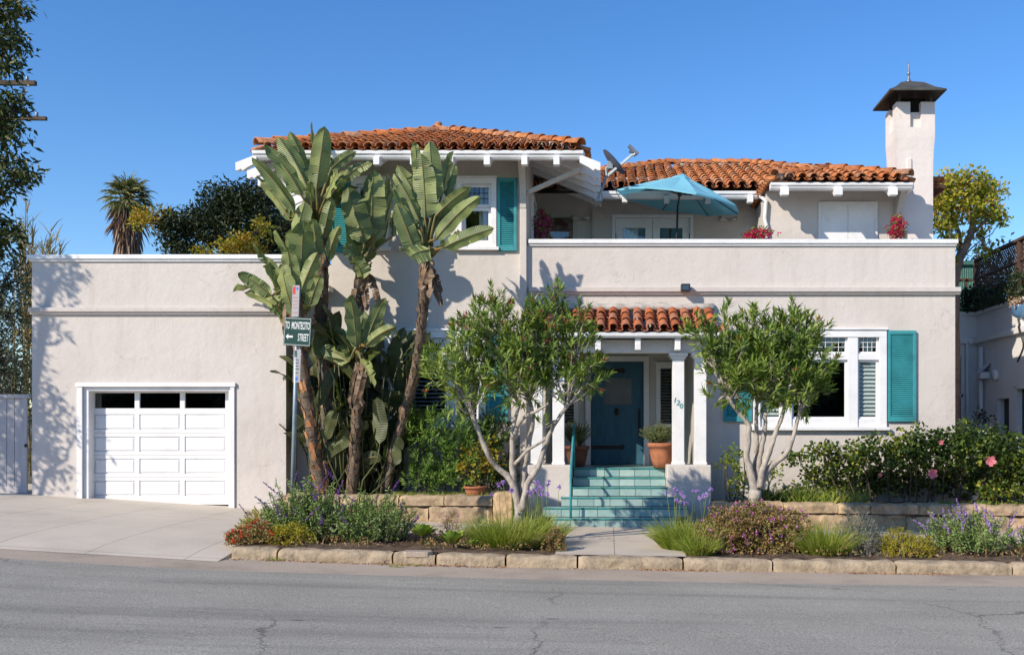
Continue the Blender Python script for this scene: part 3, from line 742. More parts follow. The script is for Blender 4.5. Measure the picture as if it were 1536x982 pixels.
def upper_window(r, seed):
    x0,x1,z0,z1 = r; Y = YF
    mb = MB(); casing(mb, r, Y, .10); w = part(mb, 'window', M['white'], bevel=.005)
    ix0,ix1,iz0,iz1 = x0+.10,x1-.10,z0+.06,z1-.10; zm = iz1-(iz1-iz0)*.36
    s = MB(); s.frame(ix0,ix1,zm,iz1,.055,Y+.03,Y+.08); s.frame(ix0,ix1,iz0,zm-.003,.06,Y+.05,Y+.10, wb=.14); s.build('sash', M['white'], w, bevel=.004)
    g = MB(); g.box(ix0+.05,ix1-.05,Y+.055,Y+.06,zm+.05,iz1-.05); g.box(ix0+.05,ix1-.05,Y+.07,Y+.075,iz0+.13,zm-.05); g.build('pane', M['glass'], w)
    l = MB(); leadgrid(l, ix0+.055, ix1-.055, zm+.055, iz1-.055, Y+.05, 5, 3, .012); l.build('leading', M['lead'], w)
    c = MB(); cc = MB()
    for k in range(24):   # pale gathered curtain behind the right half
        xx = (ix0+ix1)/2+.02+(ix1-.06-(ix0+ix1)/2-.02)*k/24; c.add([(xx,Y+.20+.02*math.sin(k*1.9),iz0+.1),(xx+(ix1-ix0)/52,Y+.20+.02*math.sin((k+1)*1.9),iz0+.1),(xx+(ix1-ix0)/52,Y+.20+.02*math.sin((k+1)*1.9),iz1),(xx,Y+.20+.02*math.sin(k*1.9),iz1)],[(0,1,2,3)])
    c.build('curtain', M['blind'], w)
for i, r in enumerate((U1, U2, U3)): upper_window(r, i)
def big_window(r, blind_all):
    x0,x1,z0,z1 = r; Y = YF; sc = (x1-x0)
    mb = MB(); casing(mb, r, Y, .135, pr=.06)
    # px layout of the right window: 1143-1171 | 1189-1269 | 1287-1315 ; transoms 505-527, lights 542-625
    q = lambda p: x0 + (p-1129)/200*sc
    zt0, zt1 = Z(530,Y), Z(503,Y); zl0, zl1 = Z(628,Y), Z(540,Y)
    for (a,b) in ((1172.5,1187),(1271,1286)): mb.box(q(a), q(b), Y-.045, Y+.09, z0+.06, z1-.135)
    for (a,b) in ((1140,1172.5),(1187,1271),(1286,1318)): mb.box(q(a)-.0, q(b)+.0, Y-.03, Y+.08, zl1+.003, zt0-.003)
    for (a,b) in ((1140,1172.5),(1187,1271),(1286,1318)): mb.box(q(a), q(b), Y-.02, Y+.08, z0+.06, zl0)
    w = part(mb, 'window', M['white'], bevel=.005)
    s = MB(); g = MB(); l = MB(); bl = MB()
    for k,(a,b) in enumerate(((1140,1172.5),(1187,1271),(1286,1318))):
        s.frame(q(a)+.002, q(b)-.002, zt0, zt1, .035, Y+.02, Y+.07); s.frame(q(a)+.002, q(b)-.002, zl0, zl1, .04, Y+.02, Y+.07)
        g.box(q(a)+.03, q(b)-.03, Y+.045, Y+.05, zt0+.03, zt1-.03); g.box(q(a)+.03, q(b)-.03, Y+.045, Y+.05, zl0+.03, zl1-.03)
        nx = 8 if k == 1 else 4
        leadgrid(l, q(a)+.035, q(b)-.035, zt0+.035, zt1-.035, Y+.038, nx, 3, .009)
        if blind_all or k != 1: blinds(bl, q(a)+.012, q(b)-.012, zl0, zl1, Y+(.16 if blind_all else .098), ang=(.35 if blind_all else 1.0))
    s.build('sash', M['white'], w, bevel=.003); g.build('pane', M['glass'], w); l.build('leading', M['blind'], w); bl.build('blind', M['blind'], w)
    return w
big_window(WL, True); big_window(WR, False)
def shutter(x0, x1, z0, z1, Y):
    mb = MB(); st = .055
    mb.frame(x0, x1, z0, z1, st, Y-.06, Y-.012, wb=.10, wt=.07)
    sh = part(mb, 'shutter', M['teal'], bevel=.004)
    l = MB(); z = z0+.11
    while z < z1-.08:
        l.add([(x0+st,Y-.050,z),(x1-st,Y-.050,z),(x1-st,Y-.022,z+.034),(x0+st,Y-.022,z+.034),(x0+st,Y-.045,z-.006),(x1-st,Y-.045,z-.006),(x1-st,Y-.017,z+.028),(x0+st,Y-.017,z+.028)],[(0,1,2,3),(4,7,6,5),(0,4,5,1)]); z += .036
    l.box(x0+st, x1-st, Y-.016, Y-.012, z0+.1, z1-.07)
    l.build('louvre', M['teal'], sh)
shutter(X(746.5,YF), X(775.5,YF), Z(377,YF), Z(268,YF), YF); shutter(X(496.5,YF), X(526,YF), Z(379,YF), Z(270,YF), YF)
for (a,b) in ((485,527.5),(730.5,762),(1085,1127.5),(1330.5,1373)): shutter(X(a,YF), X(b,YF), Z(632,YF), Z(496,YF), YF)

# --- garage door -----------------------------------------------------------
x0,x1,_,z1 = gdoor
mb = MB(); xo0, xo1, zo = X(116.6,YG), X(352.6,YG), Z(574,YG)
mb.box(xo0, x0+.0, YG-.035, YG-.002, .05, z1); mb.box(x1, xo1, YG-.035, YG-.002, .05, z1); mb.box(xo0-.02, xo1+.02, YG-.05, YG-.002, z1, zo)
mb.box(x0-.002, x0+.09, YG+.02, YG+.26, .05, z1); mb.box(x1-.05, x1+.002, YG+.02, YG+.26, .05, z1-.002); mb.box(x0+.09, x1-.05, YG+.02, YG+.24, z1-.07, z1)
part(mb, 'garage_door_frame', M['white'], bevel=.006)
YD2 = YG+.22
gx0, gx1, gz1 = X(131,YD2), X(344,YD2), Z(583,YD2)
cols_ = [(X(141,YD2),X(202,YD2)),(X(209,YD2),X(270,YD2)),(X(277,YD2),X(338,YD2))]
rows_ = [(Z(644,YD2),Z(621,YD2)),(Z(677,YD2),Z(654.5,YD2)),(Z(710,YD2),Z(687.5,YD2)),(Z(743,YD2),Z(720.5,YD2))]
wr = (Z(612,YD2), Z(589,YD2))
holes = [(a,b,wr[0],wr[1]) for a,b in cols_] + [(a,b,c,d) for a,b in cols_ for c,d in rows_]
mb = MB(); mb.wall('x', gx0, gx1, .30, gz1, YD2, YD2+.05, holes)
gd = part(mb, 'garage_door', M['white'])
pn = MB()
for a,b in cols_:
    for c,d in rows_:
        pn.box(a-.01,b+.01,YD2+.022,YD2+.04,c-.01,d+.01)
        i = .035; pn.add([(a+.008,YD2+.02,c+.008),(b-.008,YD2+.02,c+.008),(b-.008,YD2+.02,d-.008),(a+.008,YD2+.02,d-.008),(a+i,YD2+.004,c+i),(b-i,YD2+.004,c+i),(b-i,YD2+.004,d-i),(a+i,YD2+.004,d-i)],[(0,1,5,4),(1,2,6,5),(2,3,7,6),(3,0,4,7),(4,5,6,7)])
pn.build('door_panel', M['white'], gd)
g = MB()
for a,b in cols_: g.box(a-.01,b+.01,YD2+.025,YD2+.03,wr[0]-.01,wr[1]+.01)
g.build('pane', M['glass'], gd)
g = MB()
for k in range(1,4):
    zz = (rows_[k-1][0]+rows_[k][1])/2; g.box(gx0+.01,gx1-.01,YD2-.002,YD2+.01,zz-.004,zz+.004)
g.build('panel_joint', M['cream'], gd)
g = MB(); g.box(gx0, gx1, YD2+.01, YD2+.05, .1, .30); g.build('door_seal', M['black_metal'], gd)

# --- porch -----------------------------------------------------------------
mb = MB(); fw = .13
mb.box(dr[0]-fw, dr[0]-.02, YD-.05, YD+.1, .957, dr[3]+.02); mb.box(dr[1]+.02, dr[1]+fw, YD-.05, YD+.1, .957, dr[3]+.02); mb.box(dr[0]-fw, dr[1]+fw, YD-.06, YD+.1, dr[3]+.02, dr[3]+.13)
part(mb, 'door_frame', M['white'], bevel=.008)
mb = MB(); mb.wall('x', dr[0]-.018, dr[1]+.018, .965, dr[3]+.018, YD+.05, YD+.10, [(X(907,YD), X(948,YD), Z(607,YD), Z(567,YD))])
fd = part(mb, 'front_door', M['door_teal'])
g = MB(); g.box(X(906,YD),X(949,YD),YD+.07,YD+.08,Z(608,YD),Z(566,YD)); g.build('door_window', noisy('leaded_obscure', (.12,.11,.09), rough=.25, spec=.7, bump=.4, bscale=14, bdist=.01), fd)
g = MB()
def strap(z, xa, xb):
    g.box(xa, xb-.10, YD+.035, YD+.05, z-.035, z+.035)
    g.prism([(xb-.10,z-.035),(xb-.04,z-.06),(xb,z),(xb-.04,z+.06),(xb-.10,z+.035)],'y',YD+.035,YD+.05)
strap(Z(555.5,YD), dr[0], X(938,YD)); strap(Z(670.5,YD), dr[0], X(937,YD)); g.build('strap_hinge', M['iron'], fd)
g = MB(); g.smooth = True; kx_, kz_ = X(925,YD), Z(617,YD)
g.lathe([(.012,0),(.05,.02),(.03,.06),(.055,.09),(.01,.13)], (kx_, YD+.04, kz_-.05), 8, sy=.4); g.tube([(kx_+.04*math.cos(a),YD+.015,kz_-.02+.05*math.sin(a)) for a in [math.pi*(1+i/8) for i in range(9)]], .008, 6)
g.build('door_knocker', M['iron'], fd)
g = MB(); xx = X(959,YD); g.box(xx-.02,xx+.02,YD+.03,YD+.05,Z(655,YD),Z(612,YD)); g.tube([(xx,YD+.03,Z(618,YD)),(xx,YD-.03,Z(622,YD)),(xx,YD-.03,Z(638,YD)),(xx,YD+.03,Z(642,YD))], .012, 8)
g.build('handle', M['iron'], fd)
for r in (SR, SLW):
    mb = MB(); casing(mb, r, YD, .09, pr=.04); w = part(mb, 'window', M['white'], bevel=.005)
    g = MB(); g.box(r[0]+.08,r[1]-.08,YD+.05,YD+.055,r[2]+.05,r[3]-.08); g.build('pane', M['glass'], w)
    g = MB(); blinds(g, r[0]+.09,r[1]-.09,r[2]+.05,r[3]-.09,YD+.12,pitch=.06,ang=.25); g.build('blind', M['blind'], w)
for (a,b) in ((1.02,1.81),(-1.475,-.69)):
    mb = MB(); mb.box(a,b,17.86,YF-.003,-.1,1.03); part(mb, 'porch_pedestal', M['stucco'], bevel=.02)
def column(xc, yc=18.05):
    mb = MB(); w = .105
    mb.box(xc-w,xc+w,yc-w,yc+w,1.03,2.98); mb.box(xc-w-.012,xc+w+.012,yc-w-.012,yc+w+.012,1.032,1.08)
    mb.box(xc-w-.03,xc+w+.03,yc-w-.03,yc+w+.03,2.935,2.975); mb.box(xc-w-.06,xc+w+.06,yc-w-.06,yc+w+.06,2.976,3.04)
    return part(mb, 'porch_column', M['white'], bevel=.006)
c1 = column(X(1017,18.05)); column(X(1050,18.05)); column(X(838,18.05)); column(X(805.5,18.05))
for ch, px, py in (('1',1012.5,600),('2',1017.5,604),('0',1022,609)):
    text('house_number', ch, .13, M['teal'], (X(px,17.94), 17.94, Z(py,17.94)), (R(90),R(12),0), H, ext=.004)
# canopy
cx0, cx1 = -1.60, 1.93
mb = MB(); mb.box(cx0+.10, cx1-.08, 17.93, 18.17, 3.042, 3.27); part(mb, 'porch_beam', M['white'], bevel=.006)
mb = MB(); mb.add([(cx0,17.55,3.36),(cx1,17.55,3.36),(cx1,YF,3.80),(cx0,YF,3.80)],[(0,1,2,3)]); mb.add([(cx0,17.55,3.33),(cx1,17.55,3.33),(cx1,YF,3.77),(cx0,YF,3.77)],[(3,2,1,0)])
mb.box(cx0+.1, cx1-.1, 18.17, YF-.003, 3.24, 3.27)
can = part(mb, 'porch_roof', M['deck'])
t = MB(); t.smooth = True; pc = .42; cs = math.sqrt(1+pc*pc)
tile_slope(t, Vector((cx0,17.5,3.37)), Vector((1,0,0)), Vector((0,1,pc))/cs, Vector((0,-pc,1))/cs, cx1-cx0, lambda q: 1.12, seed=77, row=.40)
t.build('roof_tiles', M['tile_porch'], can)
t = MB(); pts = [(cx0+(cx1-cx0)*i/26, YF-.04, 3.93+rnd(-.02,.02)) for i in range(27)]; t.tube(pts, .075, 6, jit=.2); t.build('ridge_mortar', M['mortar'], can, smooth=True)
mb = MB(); y = 17.5; mb.prism([(y+.10,3.27),(y+.0,3.27),(y-.03,3.30),(y-.04,3.36),(y+.1,3.36)], 'x', cx0, cx1); part(mb, 'gutter', M['white'], bevel=.003)
for x in (-1.5,-.91,-.21,.49,1.19,1.84):
    mb = MB(); mb.box(x-.05,x+.05,17.56,17.93,3.06,3.268); part(mb, 'rafter_tail', M['white'], bevel=.006)
for x in (cx0+.06, cx1-.10):
    mb = MB(); pts = [(YF-.002,2.85)]+[(YF-.002-.75*(1-math.cos(i/6*math.pi/2)), 2.85+.33*math.sin(i/6*math.pi/2)) for i in range(1,7)]+[(17.62,3.18),(17.62,3.268),(YF-.002,3.268)]
    mb.prism(pts, 'x', x-.035, x+.035); part(mb, 'knee_bracket', M['white'], bevel=.004)

# --- steps -----------------------------------------------------------------
NS = 6; rz_ = .159; y0 = 16.9; td = .32
ext = [(829,1015),(815,1032),(842,1013),(859,1005),(859,1001),(861,1001)]
st = thing('steps', (.1, 17.2, 0), 'six teal and pale green tiled steps leading up to the blue front door', 'steps')
core = MB(); tiles = MB(); nos = MB()
for i in range(NS):
    Y = y0+i*td; xa, xb = X(ext[i][0],Y), X(ext[i][1],Y); zb = i*rz_; zt = (i+1)*rz_
    if i >= 3: xa = max(xa, -.685); xb = min(xb, 1.015)
    yb = YF+.0 if i == 5 else 18.55
    if i < 3: yb = 17.855
    core.box(xa, xb, Y+.012, yb, zb-(.2 if i == 0 else 0)+.001*i, zt-.03-.001*i)
    n = round((xb-xa)/.30); w = (xb-xa)/n
    for k in range(n):
        tiles.box(xa+k*w+.004, xa+(k+1)*w-.004, Y, Y+.014, zb+.003, zt-.030)
        tiles.box(xa+k*w+.004, xa+(k+1)*w-.004, Y+.03, min(Y+td, yb-.01), zt-.03, zt-.006)
    nos.tube([(xa-.005, Y+.004, zt-.016),(xb+.005, Y+.004, zt-.016)], .017, 8); nos.box(xa-.005, xb+.005, Y+.003, Y+.055, zt-.028, zt-.003)
    if i < 3:
        for s in (xa, xb): nos.box(s-.012, s+.012, Y+.056, yb-.004, zt-.028, zt-.004)
core.build('riser_core', M['grout'], st); tiles.build('step_tiles', M['step_tile'], st, bevel=.003); nos.build('nosing', M['nosing'], st)
# handrail
mb = MB(); ya = y0+.12; pz = Z(713.6,17.02); xa = X(856,17.02); yb = 18.45; xb = X(861,yb); zb = Z(638,yb)
hr = thing('handrail', (xa, ya, .16), 'teal metal handrail on the left side of the tiled steps', 'handrail')
mb.tube([(xa,ya,.155),(xa,ya,pz)], .02, 10); mb.tube([(xb,yb,.95),(xb,yb,zb)], .02, 10); mb.build('post', M['teal'], hr, smooth=True)
mb = MB(); mb.tube([(xa,ya,pz-.02),(xa,ya+.03,pz+.02),(xb,yb,zb),(xb,yb+.06,zb-.01),(xb,yb+.07,zb-.07)], .023, 10); mb.build('rail', M['teal'], hr, smooth=True)

# --- terrace doors, shuttered opening, lamps --------------------------------
mb = MB(); x0,x1,z0,z1 = FD
mb.box(x0,x0+.07,YT-.04,YT+.1,z0,z1-.07); mb.box(x1-.07,x1,YT-.04,YT+.1,z0,z1-.07); mb.box(x0,x1,YT-.04,YT+.1,z1-.07,z1); xm = (x0+x1)/2
fdoor = part(mb, 'french_door', M['white'], bevel=.006)
g = MB(); g.frame(x0+.075,xm-.004,z0,z1-.075,.15,YT+.01,YT+.06,wb=.3,wt=.2); g.frame(xm+.004,x1-.075,z0,z1-.075,.15,YT+.01,YT+.06,wb=.3,wt=.2); g.build('door_leaf', M['white'], fdoor, bevel=.005)
g = MB(); g.box(x0+.21,xm-.14,YT+.03,YT+.035,z0+.29,z1-.26); g.box(xm+.14,x1-.21,YT+.03,YT+.035,z0+.29,z1-.26); g.build('pane', M['glass'], fdoor)
g = MB(); 
for x in (x0+.075,x1-.075): g.tube([(x,YT-.0,5.55),(x,YT-.0,5.78)], .014, 6)
g.build('hinge', M['black_metal'], fdoor)
g = MB()
for k in range(16):
    xx = x0+.2+k*.022; a = YT+.2+.02*math.sin(k*2); b = YT+.2+.02*math.sin(k*2+2); g.add([(xx,a,4.3),(xx+.022,b,4.3),(xx+.022,b,6.0),(xx,a,6.0)],[(0,1,2,3)])
g.build('curtain', M['blind'], fdoor)
mb = MB(); x0,x1,z0,z1 = LD; x0 -= .3
mb.box(x0,x0+.08,YT-.04,YT+.1,z0,z1-.08); mb.box(x1-.09,x1,YT-.04,YT+.1,z0,z1-.08); mb.box(x0,x1,YT-.04,YT+.1,z1-.08,z1); w = part(mb, 'side_door', M['cream'], bevel=.006)
g = MB(); g.box(x0+.07,x1-.08,YT+.03,YT+.035,z0+.1,z1-.07); g.build('pane', M['glass'], w)
mb = MB(); x0,x1,z0,z1 = 4.06, 5.21, 4.08, Z(303,19.5); Yw = 19.5; xm = (x0+x1)/2
mb.frame(x0,x1,z0,z1,.05,Yw-.04,Yw-.002); sw = part(mb, 'window', M['white'], bevel=.005)
g = MB(); g.box(x0+.052,xm-.003,Yw-.03,Yw-.004,z0+.05,z1-.052); g.box(xm+.003,x1-.052,Yw-.03,Yw-.004,z0+.05,z1-.052); g.build('white_shutter', M['white'], sw, bevel=.003)
g = MB()
for x in (x0+.03,x1-.03):
    for z in (5.0,5.75): g.box(x-.012,x+.012,Yw-.05,Yw-.04,z-.04,z+.04)
g.build('hinge', M['white'], sw)
def flood(x, y, z, s=1):
    mb = MB(); mb.box(x-.05,x+.05,y-.03,y,z-.05,z+.05)
    l = part(mb, 'flood_lamp', M['cream'])
    g = MB(); g.smooth = True
    for k in (-1,1):
        a = Vector((x+k*.03,y-.04,z)); b = Vector((x+k*.16,y-.16,z+.01)); g.tube([a,a.lerp(b,.4),b], [.02,.035,.055], 10)
    g.build('lamp_head', M['cream'], l)
flood(X(1091,YT), YT, Z(331,YT)); flood(X(871,YT), YT, Z(329,YT))
mb = MB(); lx, lz = X(1027,YF), Z(434,YF); mb.box(lx-.085,lx+.085,YF-.27,YF-.10,lz-.065,lz+.07); l = part(mb, 'box_lamp', M['black_metal'], bevel=.01)
g = MB(); g.box(lx-.06,lx+.06,YF-.275,YF-.271,lz-.04,lz+.04); g.build('lens', M['glass'], l)
g = MB(); g.box(lx-.03,lx+.03,YF-.11,YF-.0,lz-.03,lz+.03); g.build('bracket', M['black_metal'], l)
# door on the terrace side of the left block (seen at a grazing angle), with shutter
mb = MB(); mb.box(XM-.05,XM+.05,19.5,19.58,4.1,6.15); mb.box(XM-.05,XM+.05,20.22,20.3,4.1,6.15); mb.box(XM-.05,XM+.05,19.5,20.3,6.15,6.25); w = part(mb,'side_window',M['white'],bevel=.005)
g = MB(); g.box(XM-.1,XM-.09,19.55,20.25,4.1,6.15); g.build('pane', M['glass'], w)
mb = MB(); mb.box(XM+.01,XM+.05,20.32,20.62,5.0,6.2); part(mb,'shutter',M['teal'],bevel=.005)

# --- chimney ---------------------------------------------------------------
cx0_, cx1_, cy0, cy1 = 5.60, 6.30, 19.5, 20.25
mb = MB()
secs = [(0,0,0,4.08),(0,0,0,6.2),(-.012,.0,0,6.8),(.0,.01,.005,7.1),(.02,.03,.02,7.35),(.02,.03,.02,7.55)]
ring = [[(cx0_-a,cy0-c_,z),(cx1_+b_2,cy0-c_,z),(cx1_+b_2,cy1,z),(cx0_-a,cy1,z)] for (a,b_2,c_,z) in secs]
vs = [p for r_ in ring for p in r_]; mb.add(vs, [(i*4+k,i*4+(k+1)%4,(i+1)*4+(k+1)%4,(i+1)*4+k) for i in range(len(secs)-1) for k in range(4)]+[(20,21,22,23)])
q = .27
for (a,b) in ((cx0_-.02,cy0-.02),(cx1_+.03-q,cy0-.02),(cx0_-.02,cy1-q),(cx1_+.03-q,cy1-q)):
    mb.box(a,a+q,b,b+q,7.5502,8.04)
mb.box(cx0_+.2, cx1_-.2, cy0+.06, cy0+.2, 7.54, 7.86); mb.box(cx0_+.03, cx0_+.17, cy0+.2, cy1-.2, 7.54, 7.86)
ch = part(mb, 'chimney', M['stucco_chim'])
g = MB(); g.box(cx0_+.18,cx0_+.28,cy0-.03,cy0+.01,6.3,6.95); g.build('chimney_rib', M['stucco_chim'], ch, bevel=.03)
g = MB(); g.box(cx0_+.12, cx1_-.12, cy0+.12, cy1-.12, 7.56, 8.15); g.build('flue', M['dark_interior'], ch)
g = MB(); hx0,hx1,hy0,hy1 = 5.36, 6.42, 19.10, 20.35; hz = 8.17; hc = Vector(((hx0+hx1)/2,(hy0+hy1)/2,8.50))
ring = []
for t,(f,z) in enumerate(((1,hz),(.72,hz+.10),(.42,hz+.25),(.12,8.5))):
    ring.append([(hc.x+(x-hc.x)*f, hc.y+(y-hc.y)*f, z) for x,y in ((hx0,hy0),(hx1,hy0),(hx1,hy1),(hx0,hy1))])
vs = [p for r_ in ring for p in r_]; fs = [(i*4+k,i*4+(k+1)%4,(i+1)*4+(k+1)%4,(i+1)*4+k) for i in range(3) for k in range(4)]+[(12,13,14,15)]
g.add(vs, fs); g.add([(p[0],p[1],p[2]-.02) for p in vs], [f[::-1] for f in fs]); g.frame(hx0,hx1,0,0,0,0,0) if False else None
for (a,b) in ((ring[0][0],ring[0][1]),(ring[0][1],ring[0][2]),(ring[0][2],ring[0][3]),(ring[0][3],ring[0][0])): g.bar(Vector(a)-Vector((0,0,.015)),Vector(b)-Vector((0,0,.015)),.03,.03)
for (a,b) in ((cx0_+.06,cy0+.06),(cx1_-.03,cy0+.06),(cx0_+.06,cy1-.08),(cx1_-.03,cy1-.08)): g.box(a-.02,a+.02,b-.02,b+.02,8.05,8.22)
g.build('chimney_hood', M['copper'], ch)
g = MB(); g.lathe([(.05,0),(.05,.04),(.025,.08),(.022,.16),(.04,.18),(.015,.22),(.012,.36),(.004,.40)], (hc.x,hc.y,8.49), 10); g.build('finial', M['grey_metal'], ch, smooth=True)

# --- umbrella --------------------------------------------------------------
UC = Vector((X(1024,19.7), 19.7, Z(264,19.7))); 
um = thing('patio_umbrella', (UC.x-.03, 19.7, 4.1), 'pale turquoise open patio umbrella tilted on the roof terrace', 'umbrella')
tilt = Matrix.Rotation(R(9),3,'Y') @ Matrix.Rotation(R(4),3,'X')
def ut(p): return UC + tilt @ Vector(p)
Rr, drop = 1.26, .50; mb = MB(); mb.smooth = False; nseg = 8; a0 = R(12)
vs = [ut((0,0,0))]; rows2 = 6
for i in range(1, rows2+1):
    t = i/rows2
    for k in range(nseg*4):
        a = a0+2*math.pi*k/(nseg*4); f = abs(((k/4)%1)-.5)*2   # 1 at a rib, 0 mid panel
        e = math.cos(math.pi/nseg)/math.cos(((k/4)%1-.5)*2*math.pi/nseg) if True else 1
        rr = Rr*t*e
        z = -drop*(t**1.12) - .035*(1-f)*math.sin(math.pi*t)**1 + (.02*(1-f) if t == 1 else 0)
        vs.append(ut((rr*math.cos(a), rr*math.sin(a), z)))
m = nseg*4; fs = [(0,1+k,1+(k+1)%m) for k in range(m)]
for i in range(rows2-1):
    for k in range(m): fs.append((1+i*m+k,1+(i+1)*m+k,1+(i+1)*m+(k+1)%m,1+i*m+(k+1)%m))
mb.add(vs, fs)
# small valance hem
hem = len(mb.v)-m
mb.add([mb.v[hem+k] for k in range(m)]+[(mb.v[hem+k][0],mb.v[hem+k][1],mb.v[hem+k][2]-.035) for k in range(m)], [(k,(k+1)%m,m+(k+1)%m,m+k) for k in range(m)])
can_m, nt_, b_ = new_mat('umbrella_fabric'); 
b_.inputs['Base Color'].default_value = (.26,.65,.80,1); b_.inputs['Roughness'].default_value = .85
t_ = nd(nt_, 'ShaderNodeBsdfTranslucent'); t_.inputs[0].default_value = (.12,.42,.55,1); mx_ = nd(nt_, 'ShaderNodeMixShader'); mx_.inputs[0].default_value = .3
tcu = nd(nt_,'ShaderNodeTexCoord'); nz = nd(nt_,'ShaderNodeTexNoise',Scale=3.0,Detail=4.0); nt_.links.new(tcu.outputs['Object'],nz.inputs['Vector'])
ru = ramp(nt_, [(.3,(.24,.62,.76)),(.7,(.29,.69,.83))], nz.outputs['Fac']); nt_.links.new(ru.outputs[0], b_.inputs['Base Color'])
nt_.links.new(b_.outputs[0], mx_.inputs[1]); nt_.links.new(t_.outputs[0], mx_.inputs[2]); nt_.links.new(mx_.outputs[0], nt_.nodes['Material Output'].inputs[0])
mb.build('canopy', can_m, um)
g = MB()
vs = [ut((0,0,.05))]+[ut((.20*math.cos(a0+2*math.pi*k/8),.20*math.sin(a0+2*math.pi*k/8),-.05)) for k in range(8)]+[ut((.20*math.cos(a0+2*math.pi*k/8),.20*math.sin(a0+2*math.pi*k/8),-.09)) for k in range(8)]
g.add(vs, [(0,1+k,1+(k+1)%8) for k in range(8)]+[(1+k,9+k,9+(k+1)%8,1+(k+1)%8) for k in range(8)]); g.build('vent_cap', can_m, um)
for k in range(8):
    a = a0+2*math.pi*k/8; g = MB(); g.tube([ut((.03*math.cos(a),.03*math.sin(a),-.06)), ut((Rr*math.cos(a),Rr*math.sin(a),-drop-.03))], .009, 5)
    g.tube([ut((.03*math.cos(a),.03*math.sin(a),-.36)), ut((Rr*.45*math.cos(a),Rr*.45*math.sin(a),-drop*.42-.04))], .009, 5)
    g.build('rib', M['black_metal'], um)
g = MB(); pj = ut((0,0,-.62)); g.tube([ut((0,0,.1)), pj], .018, 8); g.tube([ut((0,0,-.33)), ut((0,0,-.40))], .04, 8); g.tube([pj, (pj.x-.03,pj.y,5.0)], .02, 8)
g.build('pole', M['black_metal'], um, smooth=True)
g = MB(); g.tube([(pj.x-.03,pj.y,5.33),(pj.x-.035,pj.y,4.1)], .022, 8); g.build('lower_pole', noisy('umbrella_wood',(.30,.13,.07),rough=.5), um, smooth=True)
g = MB(); g.lathe([(.25,0),(.25,.05),(.05,.09),(.04,.3)], (pj.x-.035,pj.y,4.085), 20); g.build('base', M['grey_metal'], um, smooth=True)
# --- satellite dish --------------------------------------------------------
DY = 18.9
sd_ = thing('satellite_dish', tuple(P(897,302,DY)), 'grey satellite dish on a bent mast beside the left roof eave', 'satellite dish')
dc = P(921,243,DY); ax_ = Vector((.72,.06,.64)).normalized()      # facing right, up and slightly back
q_ = Vector((0,1,0)) - ax_*ax_.y; q_.normalize(); r_ = ax_.cross(q_)
mb = MB(); mb.smooth = True; rings, seg = 6, 28; vs = [dc - ax_*.055]; a_, b2_ = .26, .30
for i in range(1, rings+1):
    t = i/rings
    for k in range(seg):
        an = 2*math.pi*k/seg; vs.append(dc - ax_*.055*(1-t*t) + q_*math.cos(an)*a_*t + r_*math.sin(an)*b2_*t)
fs = [(0,1+k,1+(k+1)%seg) for k in range(seg)]+[(1+i*seg+k,1+(i+1)*seg+k,1+(i+1)*seg+(k+1)%seg,1+i*seg+(k+1)%seg) for i in range(rings-1) for k in range(seg)]
mb.add(vs, fs); mb.add([Vector(v)-ax_*.012 for v in vs], [f[::-1] for f in fs]); mb.build('dish', noisy('dish_paint', (.10,.12,.17), rough=.4, amp=.08, spec=.5), sd_)
mb = MB(); hub = dc-ax_*.10; foot = P(897,300,DY); mb.tube([foot, P(899,292,DY), P(907,276,DY), P(910,262,DY), P(909,252,DY), hub], [.022]*6, 8); mb.box(foot.x-.06,foot.x+.08,DY-.06,DY+.06,foot.z-.03,foot.z+.01)
mb.bar(hub-Vector((0,0,.07)), hub+Vector((0,0,.07)), .10,.10)
mb.build('mast', M['galv'], sd_, smooth=False)
mb = MB(); lnb = P(952,229,DY-.12); mb.bar(P(913,262,DY), lnb, .035,.045); mb.build('feed_arm', M['galv'], sd_)
mb = MB(); mb.bar(lnb+Vector((-.11,0,.13)), lnb+Vector((.06,0,-.03)), .07,.06); mb.tube([lnb+Vector((-.10,0,.03)), lnb+Vector((-.02,0,.0))], .03, 8); mb.tube([lnb+Vector((-.02,0,-.06)), lnb+Vector((.03,0,-.0))], .03, 8); mb.build('receiver_head', M['grey_metal'], sd_)
mb = MB(); mb.tube([P(912,262,DY), P(922,283,DY-.1), P(930,298,DY-.2)], .008, 5); mb.tube([P(911,262,DY), P(902,280,DY+.1), P(903,300,DY+.2)], .008, 5); mb.build('stay', M['galv'], sd_)
